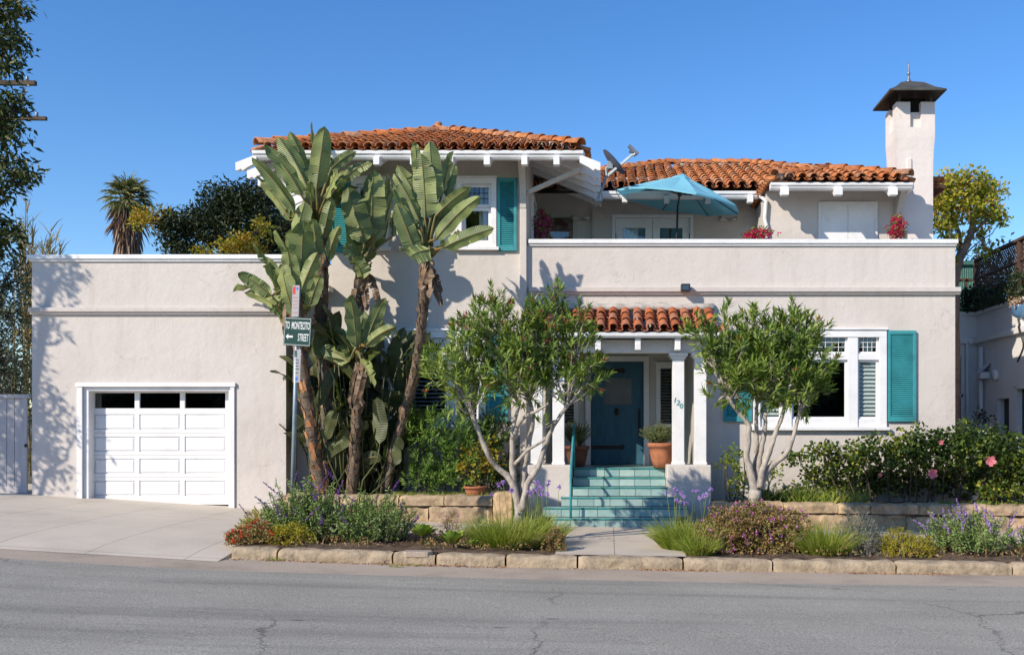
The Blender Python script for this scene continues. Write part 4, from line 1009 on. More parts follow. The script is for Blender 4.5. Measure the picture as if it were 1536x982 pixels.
# ------------------------------------------------------------------ foliage materials
L_ = {}
L_['banana'] = None
def banana_mat(name='banana_leaf', f=1.0):
    m, nt, b = new_mat(name); L = nt.links.new
    g = nd(nt,'ShaderNodeNewGeometry'); tc = nd(nt,'ShaderNodeTexCoord')
    n = nd(nt,'ShaderNodeTexNoise',Scale=2.5,Detail=4.0); L(tc.outputs['Object'],n.inputs['Vector'])
    a = nd(nt,'ShaderNodeMath',operation='MULTIPLY_ADD'); L(g.outputs['Random Per Island'],a.inputs[0]); a.inputs[1].default_value=.4; L(n.outputs['Fac'],a.inputs[2])
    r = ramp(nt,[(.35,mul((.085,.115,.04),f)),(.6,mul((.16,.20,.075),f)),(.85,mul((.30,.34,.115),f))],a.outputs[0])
    # brown dry edges from a coarse noise
    n2 = nd(nt,'ShaderNodeTexNoise',Scale=5.0,Detail=5.0,Roughness=.7); L(tc.outputs['Object'],n2.inputs['Vector'])
    r2 = ramp(nt,[(.64,(0,0,0)),(.72,(1,1,1))],n2.outputs['Fac'])
    mx = nd(nt,'ShaderNodeMix',data_type='RGBA'); L(r2.outputs[0],mx.inputs[0]); L(r.outputs[0],mx.inputs[6]); mx.inputs[7].default_value=(.20,.11,.04,1)
    L(mx.outputs[2],b.inputs['Base Color']); b.inputs['Roughness'].default_value=.42; b.inputs['Specular IOR Level'].default_value=.45
    uv = nd(nt,'ShaderNodeUVMap'); w = nd(nt,'ShaderNodeTexWave',Scale=9.0,Distortion=.6,Detail=2.0,bands_direction='Y'); L(uv.outputs[0],w.inputs['Vector'])
    bp = nd(nt,'ShaderNodeBump',Strength=.35,Distance=.02); L(w.outputs['Fac'],bp.inputs['Height']); L(bp.outputs[0],b.inputs['Normal'])
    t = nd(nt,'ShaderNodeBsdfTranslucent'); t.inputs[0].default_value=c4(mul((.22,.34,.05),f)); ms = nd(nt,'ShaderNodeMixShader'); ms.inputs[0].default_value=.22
    L(b.outputs[0],ms.inputs[1]); L(t.outputs[0],ms.inputs[2]); L(ms.outputs[0],nt.nodes['Material Output'].inputs[0]); return m
M['banana'] = banana_mat(); M['banana_shaded'] = banana_mat('banana_leaf_shaded', .40)  # second one: darker copy with the clump's shade put into the leaf colour
M['petiole'] = noisy('banana_petiole', (.16,.15,.055), rough=.5, scale=5, amp=.3, base2=(.28,.14,.03))
M['banana_trunk'] = noisy('banana_trunk', (.24,.185,.135), rough=.9, scale=5, amp=.3, scale2=30, amp2=.3, bump=1, bscale=18, bdist=.04, stretch=(1,1,2.5), base2=(.06,.035,.02))
M['banana_husk_orange'] = island('banana_husk_orange', [(.16,.09,.05),(.58,.24,.08),(.42,.20,.09),(.65,.34,.17),(.3,.18,.11)], rough=.9, bump=.6, bscale=25, namp=.4)
M['banana_husk'] = island('banana_husk', [(.10,.07,.045),(.27,.17,.10),(.20,.14,.10),(.36,.26,.18),(.15,.10,.07)], rough=.9, bump=.6, bscale=25, namp=.4)
M['bark_pale'] = noisy('oleander_bark', (.47,.41,.34), rough=.9, scale=9, amp=.28, scale2=30, amp2=.15, bump=.7, bscale=22, bdist=.015, stretch=(1,1,.5))
M['bark_dark'] = noisy('bark', (.10,.075,.055), rough=.9, scale=5, amp=.3, bump=.6)
M['bark_tan'] = noisy('bark_tan', (.26,.18,.13), rough=.85, scale=5, amp=.2, bump=.5)
M['oleander'] = leafy('oleander_leaf', [(.05,.095,.018),(.12,.19,.035),(.22,.31,.05),(.42,.46,.13)], trans=.25)
M['oleander_deep'] = leafy('oleander_shrub_leaf', [(.03,.075,.012),(.08,.165,.025),(.17,.28,.04),(.32,.42,.09)], trans=.25)
M['hibiscus'] = leafy('hibiscus_leaf', [(.018,.038,.01),(.035,.065,.015),(.06,.105,.02),(.13,.18,.03),(.40,.38,.06)], rough=.35, trans=.2, clump=1.2)
M['vine'] = leafy('vine_leaf', [(.08,.14,.02),(.22,.29,.04),(.38,.36,.05)], trans=.35)
M['yellow_leaf'] = leafy('yellow_leaf', [(.10,.15,.02),(.30,.30,.04),(.45,.32,.04),(.48,.22,.03)], trans=.35)
M['dark_tree'] = leafy('dark_tree_leaf', [(.010,.02,.006),(.025,.04,.012),(.05,.07,.022)], rough=.5, trans=.12)
M['grey_tree'] = leafy('grey_tree_leaf', [(.03,.045,.028),(.07,.095,.06),(.12,.15,.09)], rough=.5, trans=.15)
M['left_tree'] = leafy('overhead_leaf', [(.02,.032,.01),(.05,.07,.02),(.12,.14,.04)], rough=.4, trans=.25)
M['autumn'] = leafy('autumn_tree_leaf', [(.10,.15,.015),(.28,.32,.03),(.48,.42,.05),(.52,.26,.05)], trans=.35)
M['bamboo'] = leafy('reed_leaf', [(.16,.15,.05),(.36,.29,.11),(.50,.38,.18)], trans=.3)
M['salvia'] = leafy('salvia_leaf', [(.09,.15,.035),(.17,.27,.06),(.26,.37,.10),(.38,.45,.22)], trans=.25, clump=2.5)
M['purple'] = leafy('purple_flower', [(.13,.04,.24),(.20,.07,.36),(.30,.12,.45)], trans=.2)
M['lilac'] = leafy('lilac_flower', [(.35,.20,.52),(.48,.32,.66),(.55,.40,.72)], trans=.3)
M['grass'] = leafy('grass_blade', [(.09,.15,.015),(.20,.28,.03),(.34,.38,.07),(.42,.38,.14)], trans=.3, clump=3)
M['lantana'] = leafy('lantana_leaf', [(.08,.085,.025),(.19,.18,.045),(.30,.22,.085),(.38,.20,.10),(.24,.32,.06)], trans=.2, clump=2.2)
M['pinkfl'] = leafy('pink_flower', [(.55,.14,.42),(.65,.22,.52),(.72,.34,.62)], trans=.3)
M['redbud'] = leafy('red_bud', [(.35,.03,.05),(.50,.08,.09),(.30,.06,.05)], trans=.2)
M['redfl'] = leafy('red_flower', [(.65,.04,.02),(.75,.10,.02)], trans=.3)
M['magenta'] = leafy('bougainvillea_bract', [(.38,.005,.05),(.60,.015,.10),(.48,.01,.08)], trans=.3)
M['magenta_dim'] = leafy('bougainvillea_pink', [(.30,.02,.12),(.45,.05,.20),(.25,.06,.10)], trans=.3)
M['hibfl'] = leafy('hibiscus_flower', [(.75,.20,.24),(.80,.28,.30)], trans=.3)
M['lavender'] = leafy('lavender_leaf', [(.10,.12,.09),(.18,.20,.15),(.25,.26,.20),(.24,.18,.20)], trans=.15)
M['yellowgreen'] = leafy('golden_shrub_leaf', [(.18,.18,.015),(.36,.33,.03),(.50,.40,.05)], trans=.25)
M['aeonium'] = leafy('succulent_leaf', [(.16,.26,.04),(.26,.36,.06),(.35,.42,.08)], trans=.15)
M['potplant'] = leafy('pot_plant_leaf', [(.10,.15,.05),(.18,.24,.08),(.28,.33,.12)], trans=.25)
M['palm_leaf'] = leafy('palm_leaf', [(.07,.09,.03),(.17,.18,.06),(.34,.31,.14)], trans=.15)
M['palm_dead'] = leafy('palm_dead_frond', [(.10,.06,.035),(.20,.12,.075),(.30,.20,.13)], trans=.1)
M['litter'] = leafy('leaf_litter', [(.22,.10,.04),(.36,.20,.10),(.45,.32,.2)], trans=.1)

def rdir(up=0.0):
    while True:
        v = Vector((rnd(-1,1),rnd(-1,1),rnd(-1,1)))
        if .05 < v.length < 1: v.normalize(); v.z += up; return v.normalized()
def sprig(mb, p, axis, n, L, W, spread=.9, length=.16, fold=.25, bend=.12):
    axis = axis.normalized()
    for i in range(n):
        t = i/max(1,n-1); r = rdir(); r = (r - axis*r.dot(axis))
        if r.length < .01: continue
        r.normalize(); d = (axis*(.35+.65*t) + r*spread*(1.05-.6*t)).normalized()
        mb.leaf(p + axis*length*t, d, L*rnd(.75,1.15), W*rnd(.8,1.2), fold, up=axis+r*.2, bend=bend)
def in_blob(c, r):
    while True:
        v = Vector((rnd(-1,1),rnd(-1,1),rnd(-1,1)))
        if v.length <= 1: return Vector((c[0]+v.x*r[0], c[1]+v.y*r[1], c[2]+v.z*r[2])), v
def limb(mb, pts, r0, r1, n=8, sub=4, wob=.01):
    pts = [Vector(p) for p in pts]; out = []
    for i in range(len(pts)-1):
        a = pts[max(0,i-1)]; b = pts[i]; c = pts[i+1]; d = pts[min(len(pts)-1,i+2)]
        for k in range(sub):
            t = k/sub; out.append(.5*((2*b)+(c-a)*t+(2*a-5*b+4*c-d)*t*t+(3*b-a-3*c+d)*t**3) + Vector((rnd(-wob,wob),rnd(-wob,wob),rnd(-wob,wob)*.3)))
    out.append(pts[-1]); m = len(out)
    mb.tube(out, [(r0+(r1-r0)*(i/(m-1))**.8)*rnd(.93,1.07) for i in range(m)], n, jit=.04)
    return out

# ------------------------------------------------------------------ giant bird of paradise ("banana") plants
def big_leaf(mb, ub, base, tip, W, sag=.12, roll=0, fold=.22, tears=3, k=None, n=16):
    """paddle leaf with a midrib; uv v runs along the leaf"""
    k = k or random
    B = Vector(base); T = Vector(tip); ax = T-B; L = ax.length; ax.normalize()
    view = Vector((0,-1,0.25)).normalized()
    sd = ax.cross(view); 
    if sd.length < .1: sd = Vector((1,0,0))
    sd.normalize(); nn = sd.cross(ax).normalized()*-1
    rot = Matrix.Rotation(roll, 3, ax); sd = rot @ sd; nn = rot @ nn
    bowdir = (Vector((0,0,-1)) - ax*Vector((0,0,-1)).dot(ax))
    if bowdir.length < .35: bowdir = nn*k.choice((-1,1))*.5
    def mid(t): return B + ax*L*t + bowdir*(-sag*L*math.sin(math.pi*min(1,t*1.0))*.9 + sag*L*.5*max(0,t-.75)*4*.35)
    mids = [mid(i/8) for i in range(9)]
    for side in (-1, 1):
        tr = sorted(k.sample(range(2,n-2), min(tears, n-4))) if tears else []
        segs = []; cur = [0]
        for i in range(1, n+1):
            cur.append(i)
            if i in tr: segs.append(cur); cur = [i]
        segs.append(cur)
        ph = k.uniform(0,6); wv = k.uniform(.01,.03)
        for si, sg in enumerate(segs):
            off = k.uniform(-.03,.03); slip = k.uniform(-.02,.03); vs = []; 
            for i in sg:
                t = i/n; w = W*.5*(min(1,(t/.16))**.55)*(max(0,1-max(0,(t-.55)/.45)**2.3))**.62 if t < 1 else 0
                c = mid(t)
                edge = (0 if len(segs)==1 else (slip if i==sg[-1] and si < len(segs)-1 else (-slip if i==sg[0] and si else 0)))
                for j in range(4):
                    q = j/3
                    p = c + sd*side*w*q + nn*(fold*w*q*(1.15-.5*q)*1.0 + off*q + wv*math.sin(i*1.3+ph)*q*q) + ax*(edge*q + .06*w*q)
                    vs.append(p); 
            fs = []
            for a in range(len(sg)-1):
                for j in range(3):
                    f = (a*4+j, (a+1)*4+j, (a+1)*4+j+1, a*4+j+1); fs.append(f if side > 0 else f[::-1])
            b0 = len(mb.v); mb.add(vs, fs)
            for a, i in enumerate(sg):
                for j in range(4): ub[b0+a*4+j] = (j/3*side*.5+.5, i/n*L*1.2)
    return mids
def set_uv(o, ub):
    me = o.data; uv = me.uv_layers.new(name='UVMap')
    for lp in me.loops: uv.data[lp.index].uv = ub.get(lp.vertex_index, (0,0))
z2 = lambda x, y: (340+x/2.975, 170+y/2.975)
z3 = lambda x, y: (340+x/2.3375, 440+y/2.3375)
def banana_plant(label, trunk, r0, r1, hub, leaves, cv, scale, W2px, seed, husk=1.0, back=6, hmat='banana_husk', lmat='banana'):
    """trunk: [(px,py,Y)...]; leaves: (bx,by,tx,ty,width,dYb,dYt,roll) in enlarged photo coordinates"""
    k = random.Random(seed); pts = [P(*t) for t in trunk]
    base = pts[0]; t = thing('banana_plant', tuple(base), label, 'banana plant', 'tall banana plants in front of the left block')
    mb = MB(); mb.smooth = True; path = limb(mb, pts, r0, r1, 12, sub=5, wob=.012); mb.build('trunk', M['banana_trunk'], t)
    hb = MB(); m = len(path)
    for i in range(int(m*7*husk)):
        a = k.random()**.9; j = min(m-2, int(a*(m-1))); p = path[j].lerp(path[j+1], k.random()); d = (path[j+1]-path[j]).normalized()
        an = k.uniform(0,2*math.pi); rad = (r0+(r1-r0)*a); u = d.cross(Vector((0,1,0))).normalized(); w = d.cross(u); o = (u*math.cos(an)+w*math.sin(an))
        L = k.uniform(.08,.22); wd = rad*k.uniform(.35,.9); s = d.cross(o).normalized(); up = d
        b = p + o*rad*.97
        hb.add([b - s*wd*.5, b + s*wd*.5, b + up*L*.6 + s*wd*.38 + o*.012, b + up*L + o*k.uniform(.01,.05) + s*k.uniform(-.02,.02), b + up*L*.6 - s*wd*.38 + o*.012], [(0,1,2,3,4)])
    hb.build('leaf_sheaths', M[hmat], t)
    H_ = P(*hub); mb = MB(); mb.smooth = True; ub = {}; pm = MB(); pm.smooth = True
    extra = []
    if back:
        for i in range(back):
            lf = k.choice(leaves[:10]); extra.append((lf[0]+k.uniform(-40,40), lf[1]+k.uniform(-10,50), lf[2]*.75+lf[0]*.25+k.uniform(-60,60), lf[3]*.75+lf[1]*.25+k.uniform(0,70), lf[4]*.9, abs(lf[5])+.15, abs(lf[6])+k.uniform(.15,.45), k.uniform(-.9,.9)))
    for lf in list(leaves)+extra:
        bx,by,tx,ty,w,db,dt,ro = lf
        Yb, Yt = hub[2]+db, hub[2]+dt
        Bp = P(*cv(bx,by), Yb); Tp = P(*cv(tx,ty), Yt); Wm = w/scale*hub[2]/F
        mids = big_leaf(mb, ub, Bp, Tp, Wm*k.uniform(.84,1.0), sag=k.uniform(.03,.12), roll=ro*1.5+k.uniform(-.5,.5), tears=k.choice((0,2,3,4,6)), k=k, fold=k.uniform(.15,.65))
        md = Bp.lerp(Tp,.5); 
        hh_ = H_ + Vector((k.uniform(-.06,.06),k.uniform(-.06,.06),k.uniform(-.1,.1)))
        ctrl = hh_.lerp(Bp,.5)+Vector((0,0,.03))
        pm.tube([hh_, ctrl]+mids, [.034,.024]+[.016-.0015*q for q in range(9)], 6)
    if back:
        db_ = MB(); db_.smooth = True; u2 = {}
        for i in range(4):
            a = H_ + Vector((k.uniform(-.10,.10), k.uniform(-.12,.0), k.uniform(-.35,-.1))); an = k.uniform(-.5,.5)
            big_leaf(db_, u2, a, a+Vector((math.sin(an)*.5+k.uniform(-.1,.1), k.uniform(-.12,.05), -k.uniform(.4,.8))), k.uniform(.10,.18), sag=.08, roll=k.uniform(-1,1), fold=.7, tears=6, k=k)
        db_.build('dry_leaves', M['banana_husk'], t)
    o = mb.build('leaves', M[lmat], t); set_uv(o, ub); pm.build('leaf_stalks', M['petiole'], t)
    return t
A_ = banana_plant('banana plant with orange brown trunk leaning left behind the street sign', [(484,742,17.35),(474,690,17.3),(464,620,17.2),(455,565,17.15),(447,500,17.1),(440,455,17.1),(440,430,17.1)], .12, .085, (440,425,17.1), [
  (335,735,345,478,115,-.25,-.4,.3),(305,620,350,390,95,0,-.1,-.3),(290,690,218,520,62,.1,.2,.5),(245,800,122,578,70,.0,-.1,.35),(200,815,50,712,62,-.1,-.3,.2),
  (300,900,245,672,120,-.2,-.35,-.2),(268,905,200,850,60,.1,.0,.6),(360,885,378,820,50,.0,-.25,.8),(330,830,300,700,90,.15,.2,0),(260,850,180,640,60,.2,.25,-.4),(350,700,400,560,60,.25,.3,.2),(330,800,405,620,80,-.3,-.45,.3),(300,780,270,600,80,-.3,-.45,-.2),(370,860,420,720,66,-.2,-.35,.4)], z2, 2.975, None, 11, hmat='banana_husk_orange')
B_ = banana_plant('tallest banana plant rising to the left roof eave', [(497,745,17.75),(494,660,17.7),(488,560,17.65),(482,480,17.55),(484,400,17.4),(485,352,17.3)], .13, .10, (476,325,17.25), [
  (405,240,378,36,40,.1,.2,.5),(400,340,437,58,100,-.25,-.45,.25),(372,300,282,80,62,.0,.05,.4),(368,350,230,102,78,-.15,-.25,.2),(335,370,168,140,84,-.25,-.35,.3),(305,440,113,195,66,-.3,-.45,.1),
  (465,250,577,170,48,.0,.15,.2),(440,380,500,248,92,-.3,-.5,-.3),(450,390,560,290,60,.1,.2,.6),(520,290,650,220,60,.15,.25,.3),(425,330,470,200,60,.2,.3,0),(395,420,330,260,80,.1,.15,-.5),(380,440,372,300,50,-.1,-.3,.8),(450,400,590,330,60,.2,.35,.9),(430,560,470,380,62,-.2,-.35,.5),(410,640,385,470,70,-.25,-.4,.3),(450,660,505,500,56,-.1,-.25,.6)], z2, 2.975, None, 12, back=10)
C_ = banana_plant('banana plant with hanging dark leaves beside the upper left window', [(528,742,17.7),(530,640,17.7),(536,520,17.65),(541,440,17.6),(546,400,17.6)], .10, .075, (548,385,17.55), [
  (615,580,540,328,108,-.05,-.15,.2),(650,580,655,250,118,.05,.0,-.2),(700,470,722,268,62,.15,.2,.5),(705,500,746,345,50,.1,.3,.9),(600,660,525,585,90,-.15,-.3,.3),(610,740,560,640,95,-.2,-.35,-.2),(640,660,600,520,90,.2,.2,.4),(660,600,700,400,80,.25,.3,-.3)], z2, 2.975, None, 13, back=10)
E_ = banana_plant('banana plant with slender curved trunk, right of the other banana plants', [(577,742,17.6),(592,670,17.5),(612,600,17.35),(627,540,17.0),(634,470,16.65),(637,420,16.45),(639,388,16.38)], .085, .082, (641,375,16.35), [
  (852,280,840,128,48,.1,.15,.4),(885,470,868,182,118,-.05,-.1,.2),(928,400,905,122,92,.05,.1,-.2),(965,350,1012,168,62,.15,.25,.5),(865,430,762,232,74,.1,.2,.3),(872,520,748,268,70,-.1,-.1,.1),
  (862,570,742,340,84,-.15,-.25,.4),(850,650,758,402,88,-.25,-.4,-.1),(905,610,815,640,110,-.3,-.5,.3),(930,460,1088,328,66,-.05,-.15,.3),(930,565,1130,368,76,-.2,-.35,.1),(965,600,1192,512,74,-.25,-.35,.5),
  (995,590,1040,525,55,.1,.2,.9),(835,625,768,600,42,.05,.0,.7),(900,520,880,330,70,.15,.2,1.1),(920,640,1010,560,60,.0,-.1,.9)], z2, 2.975, None, 14, back=12)
D_ = banana_plant('short banana plant standing in the middle of the banana clump', [(528,742,17.4),(530,700,17.35),(534,640,17.3),(538,590,17.25),(540,545,17.2)], .10, .075, (540,525,17.15), [
  (455,190,432,5,66,-.1,-.2,.3),(485,180,556,15,54,.0,.1,.2),(485,185,592,115,46,-.15,-.3,.4),(450,195,482,60,60,.1,.15,-.3),(430,240,330,190,60,.1,.2,.3),(490,260,540,205,62,.0,.1,.8),(440,230,380,110,60,.2,.25,.4),
  (470,230,520,330,60,-.1,-.3,.4)], z3, 2.3375, None, 15)
# low suckers of the clump: leaves under the crowns, the shade there put into their colour
S_ = banana_plant('young banana shoots with low shade-coloured leaves between the banana trunks', [(545,742,17.95),(548,700,17.95),(550,660,17.95)], .07, .05, (550,650,17.95), [
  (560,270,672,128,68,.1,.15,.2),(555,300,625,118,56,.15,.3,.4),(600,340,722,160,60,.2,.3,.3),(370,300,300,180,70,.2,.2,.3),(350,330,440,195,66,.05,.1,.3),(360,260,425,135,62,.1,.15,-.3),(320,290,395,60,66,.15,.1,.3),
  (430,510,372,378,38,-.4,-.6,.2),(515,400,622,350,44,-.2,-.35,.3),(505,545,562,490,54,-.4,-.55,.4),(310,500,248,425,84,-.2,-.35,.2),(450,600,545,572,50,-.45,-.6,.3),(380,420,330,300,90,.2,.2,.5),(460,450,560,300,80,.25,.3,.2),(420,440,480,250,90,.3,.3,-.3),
  (560,500,640,420,60,.0,.0,.5),(400,600,330,520,70,-.2,-.35,.6),(360,560,260,470,90,.0,-.1,.3),(520,600,600,470,80,.1,.1,.2),(330,450,300,250,90,.3,.35,.1),(500,350,520,180,80,.3,.3,.6),(430,650,520,610,50,-.3,-.5,.5),(350,640,430,600,60,-.3,-.45,.2)], z3, 2.3375, None, 16, husk=.4, back=0, lmat='banana_shaded')
# more fill leaves at random, shade painted into their colour, still one plant
def fill_clump(label, n, px0, px1, py0, py1, Y0, Y1, seed, name='banana_plant', wl=(.28,.42), cat='banana plant', lrange=(.7,1.3)):
    k = random.Random(seed); c = P((px0+px1)/2, 745, (Y0+Y1)/2); t = thing(name, (c.x, c.y, .44), label, cat, 'tall banana plants in front of the left block')
    mb = MB(); mb.smooth = True; ub = {}; pm = MB(); pm.smooth = True
    for i in range(n):
        Y = k.uniform(Y0,Y1); B = P(k.uniform(px0,px1), k.uniform(py0,py1), Y); an = k.uniform(-1.0,1.0); L = k.uniform(*lrange)
        T = B + Vector((math.sin(an)*L, k.uniform(-.25,.1), math.cos(an)*L*.85))
        big_leaf(mb, ub, B, T, k.uniform(*wl), sag=.1, roll=k.uniform(-1.9,1.9), tears=k.choice((0,1,3)), k=k, n=10)
        r0_ = Vector((c.x+k.uniform(-.35,.35)+(B.x-c.x)*.6, Y+.05, .45)); pm.tube([r0_, r0_.lerp(B,.35)+Vector((k.uniform(-.08,.08),.04,0)), r0_.lerp(B,.7)+Vector((k.uniform(-.07,.07),0,0)), B], [.022,.017,.013,.009], 5)
    o = mb.build('leaves', M['banana_shaded'], t); set_uv(o, ub); pm.build('leaf_stalks', M['banana_shaded'], t)
fill_clump('dense shade-coloured banana leaves at the back of the clump against the wall', 46, 455, 610, 560, 725, 17.8, 18.35, 5)
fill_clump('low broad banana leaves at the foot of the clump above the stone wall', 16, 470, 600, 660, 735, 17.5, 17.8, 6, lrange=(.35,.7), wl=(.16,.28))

fill_clump('shade-coloured banana leaves filling the gaps between the trunks', 26, 462, 600, 520, 700, 17.3, 17.65, 9, wl=(.18,.32), lrange=(.6,1.1))
# ------------------------------------------------------------------ oleander trees
def oleander(label, base, limbs, blobs, Y, tips, seed, mat, flowers, depth=.48, shoots=()):
    k = random.Random(seed); random.seed(seed)
    t = thing('oleander_tree', tuple(base), label, 'tree', 'small oleander trees in the kerb planting')
    mb = MB(); mb.smooth = True; ends = []
    for (pp, r0, r1) in limbs:
        pts = [P(x, y, Y+dy) for (x, y, dy) in pp]; path = limb(mb, pts, r0, r1, 9, sub=4, wob=.008); ends += path[-4:]
    cr = MB(); fl = MB(); tot = sum(b[2]*b[3] for b in blobs); cen = []
    for (x, y, rx, ry, dy) in blobs:
        c = P(x, y, Y+dy); rx_, rz_ = rx*Y/F, ry*Y/F; ryy = min(depth, (rx_+rz_)/2*1.1); n = int(tips*rx*ry/tot)
        # branch to the blob
        e = min(ends, key=lambda q: (q-c).length); sub = limb(mb, [e, e.lerp(c,.5)+Vector((rnd(-.04,.04),rnd(-.04,.04),.03)), c], .022, .009, 6, sub=3)
        for i in range(n):
            p, v = in_blob(c, (rx_, ryy, rz_))
            if v.length < .45 and k.random() < .6: v = v.normalized(); p = Vector((c.x+v.x*rx_*.8, c.y+v.y*ryy*.8, c.z+v.z*rz_*.8))
            axis = Vector((v.x*.9, v.y*.9, v.z*.6+.75)); 
            if v.z < -.5 and k.random() < .5: axis.z -= .9
            sprig(cr, p, axis, k.choice((11,13,15)), .148, .028, spread=.85, length=.13, fold=.15, bend=.1)
            if k.random() < .30: 
                q = sub[k.randrange(len(sub))]; mb.tube([q, q.lerp(p,.5)+Vector((0,0,-.03)), p], [.008,.006,.004], 4, cap=False)
            if flowers and v.z > -.2 and v.length > .6 and k.random() < flowers:
                for _ in range(10): fl.leaf(p+axis.normalized()*.14+rdir()*.035, (axis.normalized()+rdir()*.7), .05, .018)
    for (x0,y0_,x1,y1_) in shoots:
        dy = k.uniform(-.25,.25); a = P(x0,y0_,Y+dy); b2 = P(x1,y1_,Y+dy); L = (b2-a).length; dr_ = (b2-a).normalized(); m = max(3,int(L/.035))
        mb.tube([a, b2], [.007,.003], 4, cap=False)
        for j in range(m+1):
            q = a.lerp(b2, j/m)
            for _ in range(4):
                r_2 = rdir(); r_2 = (r_2-dr_*r_2.dot(dr_)).normalized(); cr.leaf(q, dr_*k.uniform(.5,1.1)+r_2*(.9-.5*j/m), .135*k.uniform(.7,1.1), .024, .15, up=dr_+r_2*.2, bend=.1)
        if flowers and k.random() < .5:
            for _ in range(12): fl.leaf(b2+rdir()*.03, dr_+rdir()*.7, .05, .018)
    mb.build('trunk', M['bark_pale'], t); cr.build('crown', mat, t); fl.build('flower_buds', M['redbud'], t)
    return t
YO = 14.5
zz5 = lambda x, y: (620+x/2.339, 440+y/2.339)
def lz(pts, f): return [(f(x,y)[0], f(x,y)[1], d) for (x,y,d) in pts]
gzb = gz(X(778,YO))
oleander('multi-stemmed oleander tree with pale bark and a few red buds, left of the steps', (X(778,YO),YO,gzb), [
  ([(778,811,0),(779,780,0),(781,755,0)], .085, .075),
  (lz([(375,760,0),(352,680,0),(335,645,0),(282,598,-.05),(238,510,-.15),(207,425,-.2)], zz5), .062, .030),
  (lz([(372,770,0),(352,660,.02),(347,560,.02),(348,480,.0),(372,395,.05)], zz5), .058, .024),
  (lz([(346,510,0),(382,442,-.1),(440,408,-.15),(474,385,-.2)], zz5), .032, .018),
  (lz([(384,770,.05),(385,690,.1),(392,600,.15),(408,520,.15),(418,440,.1),(408,375,.1)], zz5), .058, .028),
  (lz([(384,760,-.05),(400,670,-.08),(436,612,-.05),(462,538,.0),(492,465,.0),(538,398,.05)], zz5), .056, .024),
  (lz([(355,600,0),(400,552,-.08),(462,512,-.1)], zz5), .030, .018)],
  [(664,548,30,28,-.2),(700,592,30,24,-.25),(700,520,26,30,-.1),(733,488,34,34,0),(752,551,42,34,-.1),(752,520,40,40,.25),(790,520,36,42,.1),(826,500,26,44,.1),(838,458,10,26,.1),(862,528,28,36,.15),(885,562,24,22,.2),(836,572,36,26,0),(782,582,40,20,-.1),(808,545,44,34,.3),(720,560,30,30,.2),(868,486,14,22,.15),(742,458,14,16,0),(800,478,12,20,0),(680,570,14,20,-.3),(818,637,7,7,-.1)],
  YO, 740, 101, M['oleander'], .10, shoots=[(838,475,834,434),(742,475,738,450),(760,478,768,456),(700,510,690,488),(722,480,712,462),(660,535,640,520),(672,560,645,548),(690,590,668,600),(780,500,774,472),(800,490,806,462),(815,480,818,455),(860,505,868,470),(880,520,894,492),(885,550,905,540),(880,575,900,585),(850,500,850,462),(705,545,690,530),(790,480,788,455),(735,500,722,478),(650,570,640,585)])
zz7 = lambda x, y: (1000+x/2.2313, 440+y/2.2313)
oleander('oleander tree with dense round crown right of the steps', (X(1131,YO),YO,gz(X(1131,YO))), [
  ([(1128,815,0),(1130,770,0),(1133,735,0)], .105, .088),
  (lz([(295,670,0),(282,600,-.03),(268,540,-.05),(275,450,-.1),(248,405,-.1),(200,345,-.15)], zz7), .066, .026),
  (lz([(300,670,.03),(305,600,.05),(312,545,.05),(326,470,.05),(332,400,.05)], zz7), .060, .028),
  (lz([(310,650,-.03),(322,590,-.05),(348,515,-.05),(372,450,0),(395,380,.05)], zz7), .058, .026),
  (lz([(312,640,.03),(345,582,.0),(396,540,-.05),(420,490,-.1),(445,400,-.1)], zz7), .054, .026),
  (lz([(285,600,.1),(300,540,.15),(300,460,.2),(300,380,.2)], zz7), .045, .025)],
  [(1106,542,34,36,0),(1148,520,44,42,.1),(1193,516,36,38,.05),(1216,548,28,34,.05),(1156,568,46,38,-.15),(1112,576,34,30,-.1),(1203,588,28,26,-.1),(1140,545,50,40,.3),(1048,500,16,18,-.05),(1062,520,12,20,0),(1092,484,9,20,0),(1134,478,12,18,0),(1190,482,14,18,.05),(1224,500,10,16,0),(1240,548,10,14,0),(1078,600,14,10,-.1),(1070,556,14,14,-.05),(1080,530,20,24,0),(1185,560,40,40,.25),(1160,600,26,16,.1),(1220,580,20,22,.1)],
  YO, 780, 102, M['oleander'], .05, shoots=[(1092,505,1084,466),(1134,495,1133,462),(1150,500,1160,468),(1190,500,1186,466),(1205,505,1212,474),(1224,515,1230,480),(1232,540,1248,520),(1110,510,1102,480),(1048,510,1034,486),(1052,500,1056,474),(1076,520,1064,500),(1170,500,1172,474),(1235,560,1252,548),(1080,560,1060,545),(1090,580,1066,575),(1215,600,1206,622),(1098,592,1080,604),(1070,520,1050,530)])

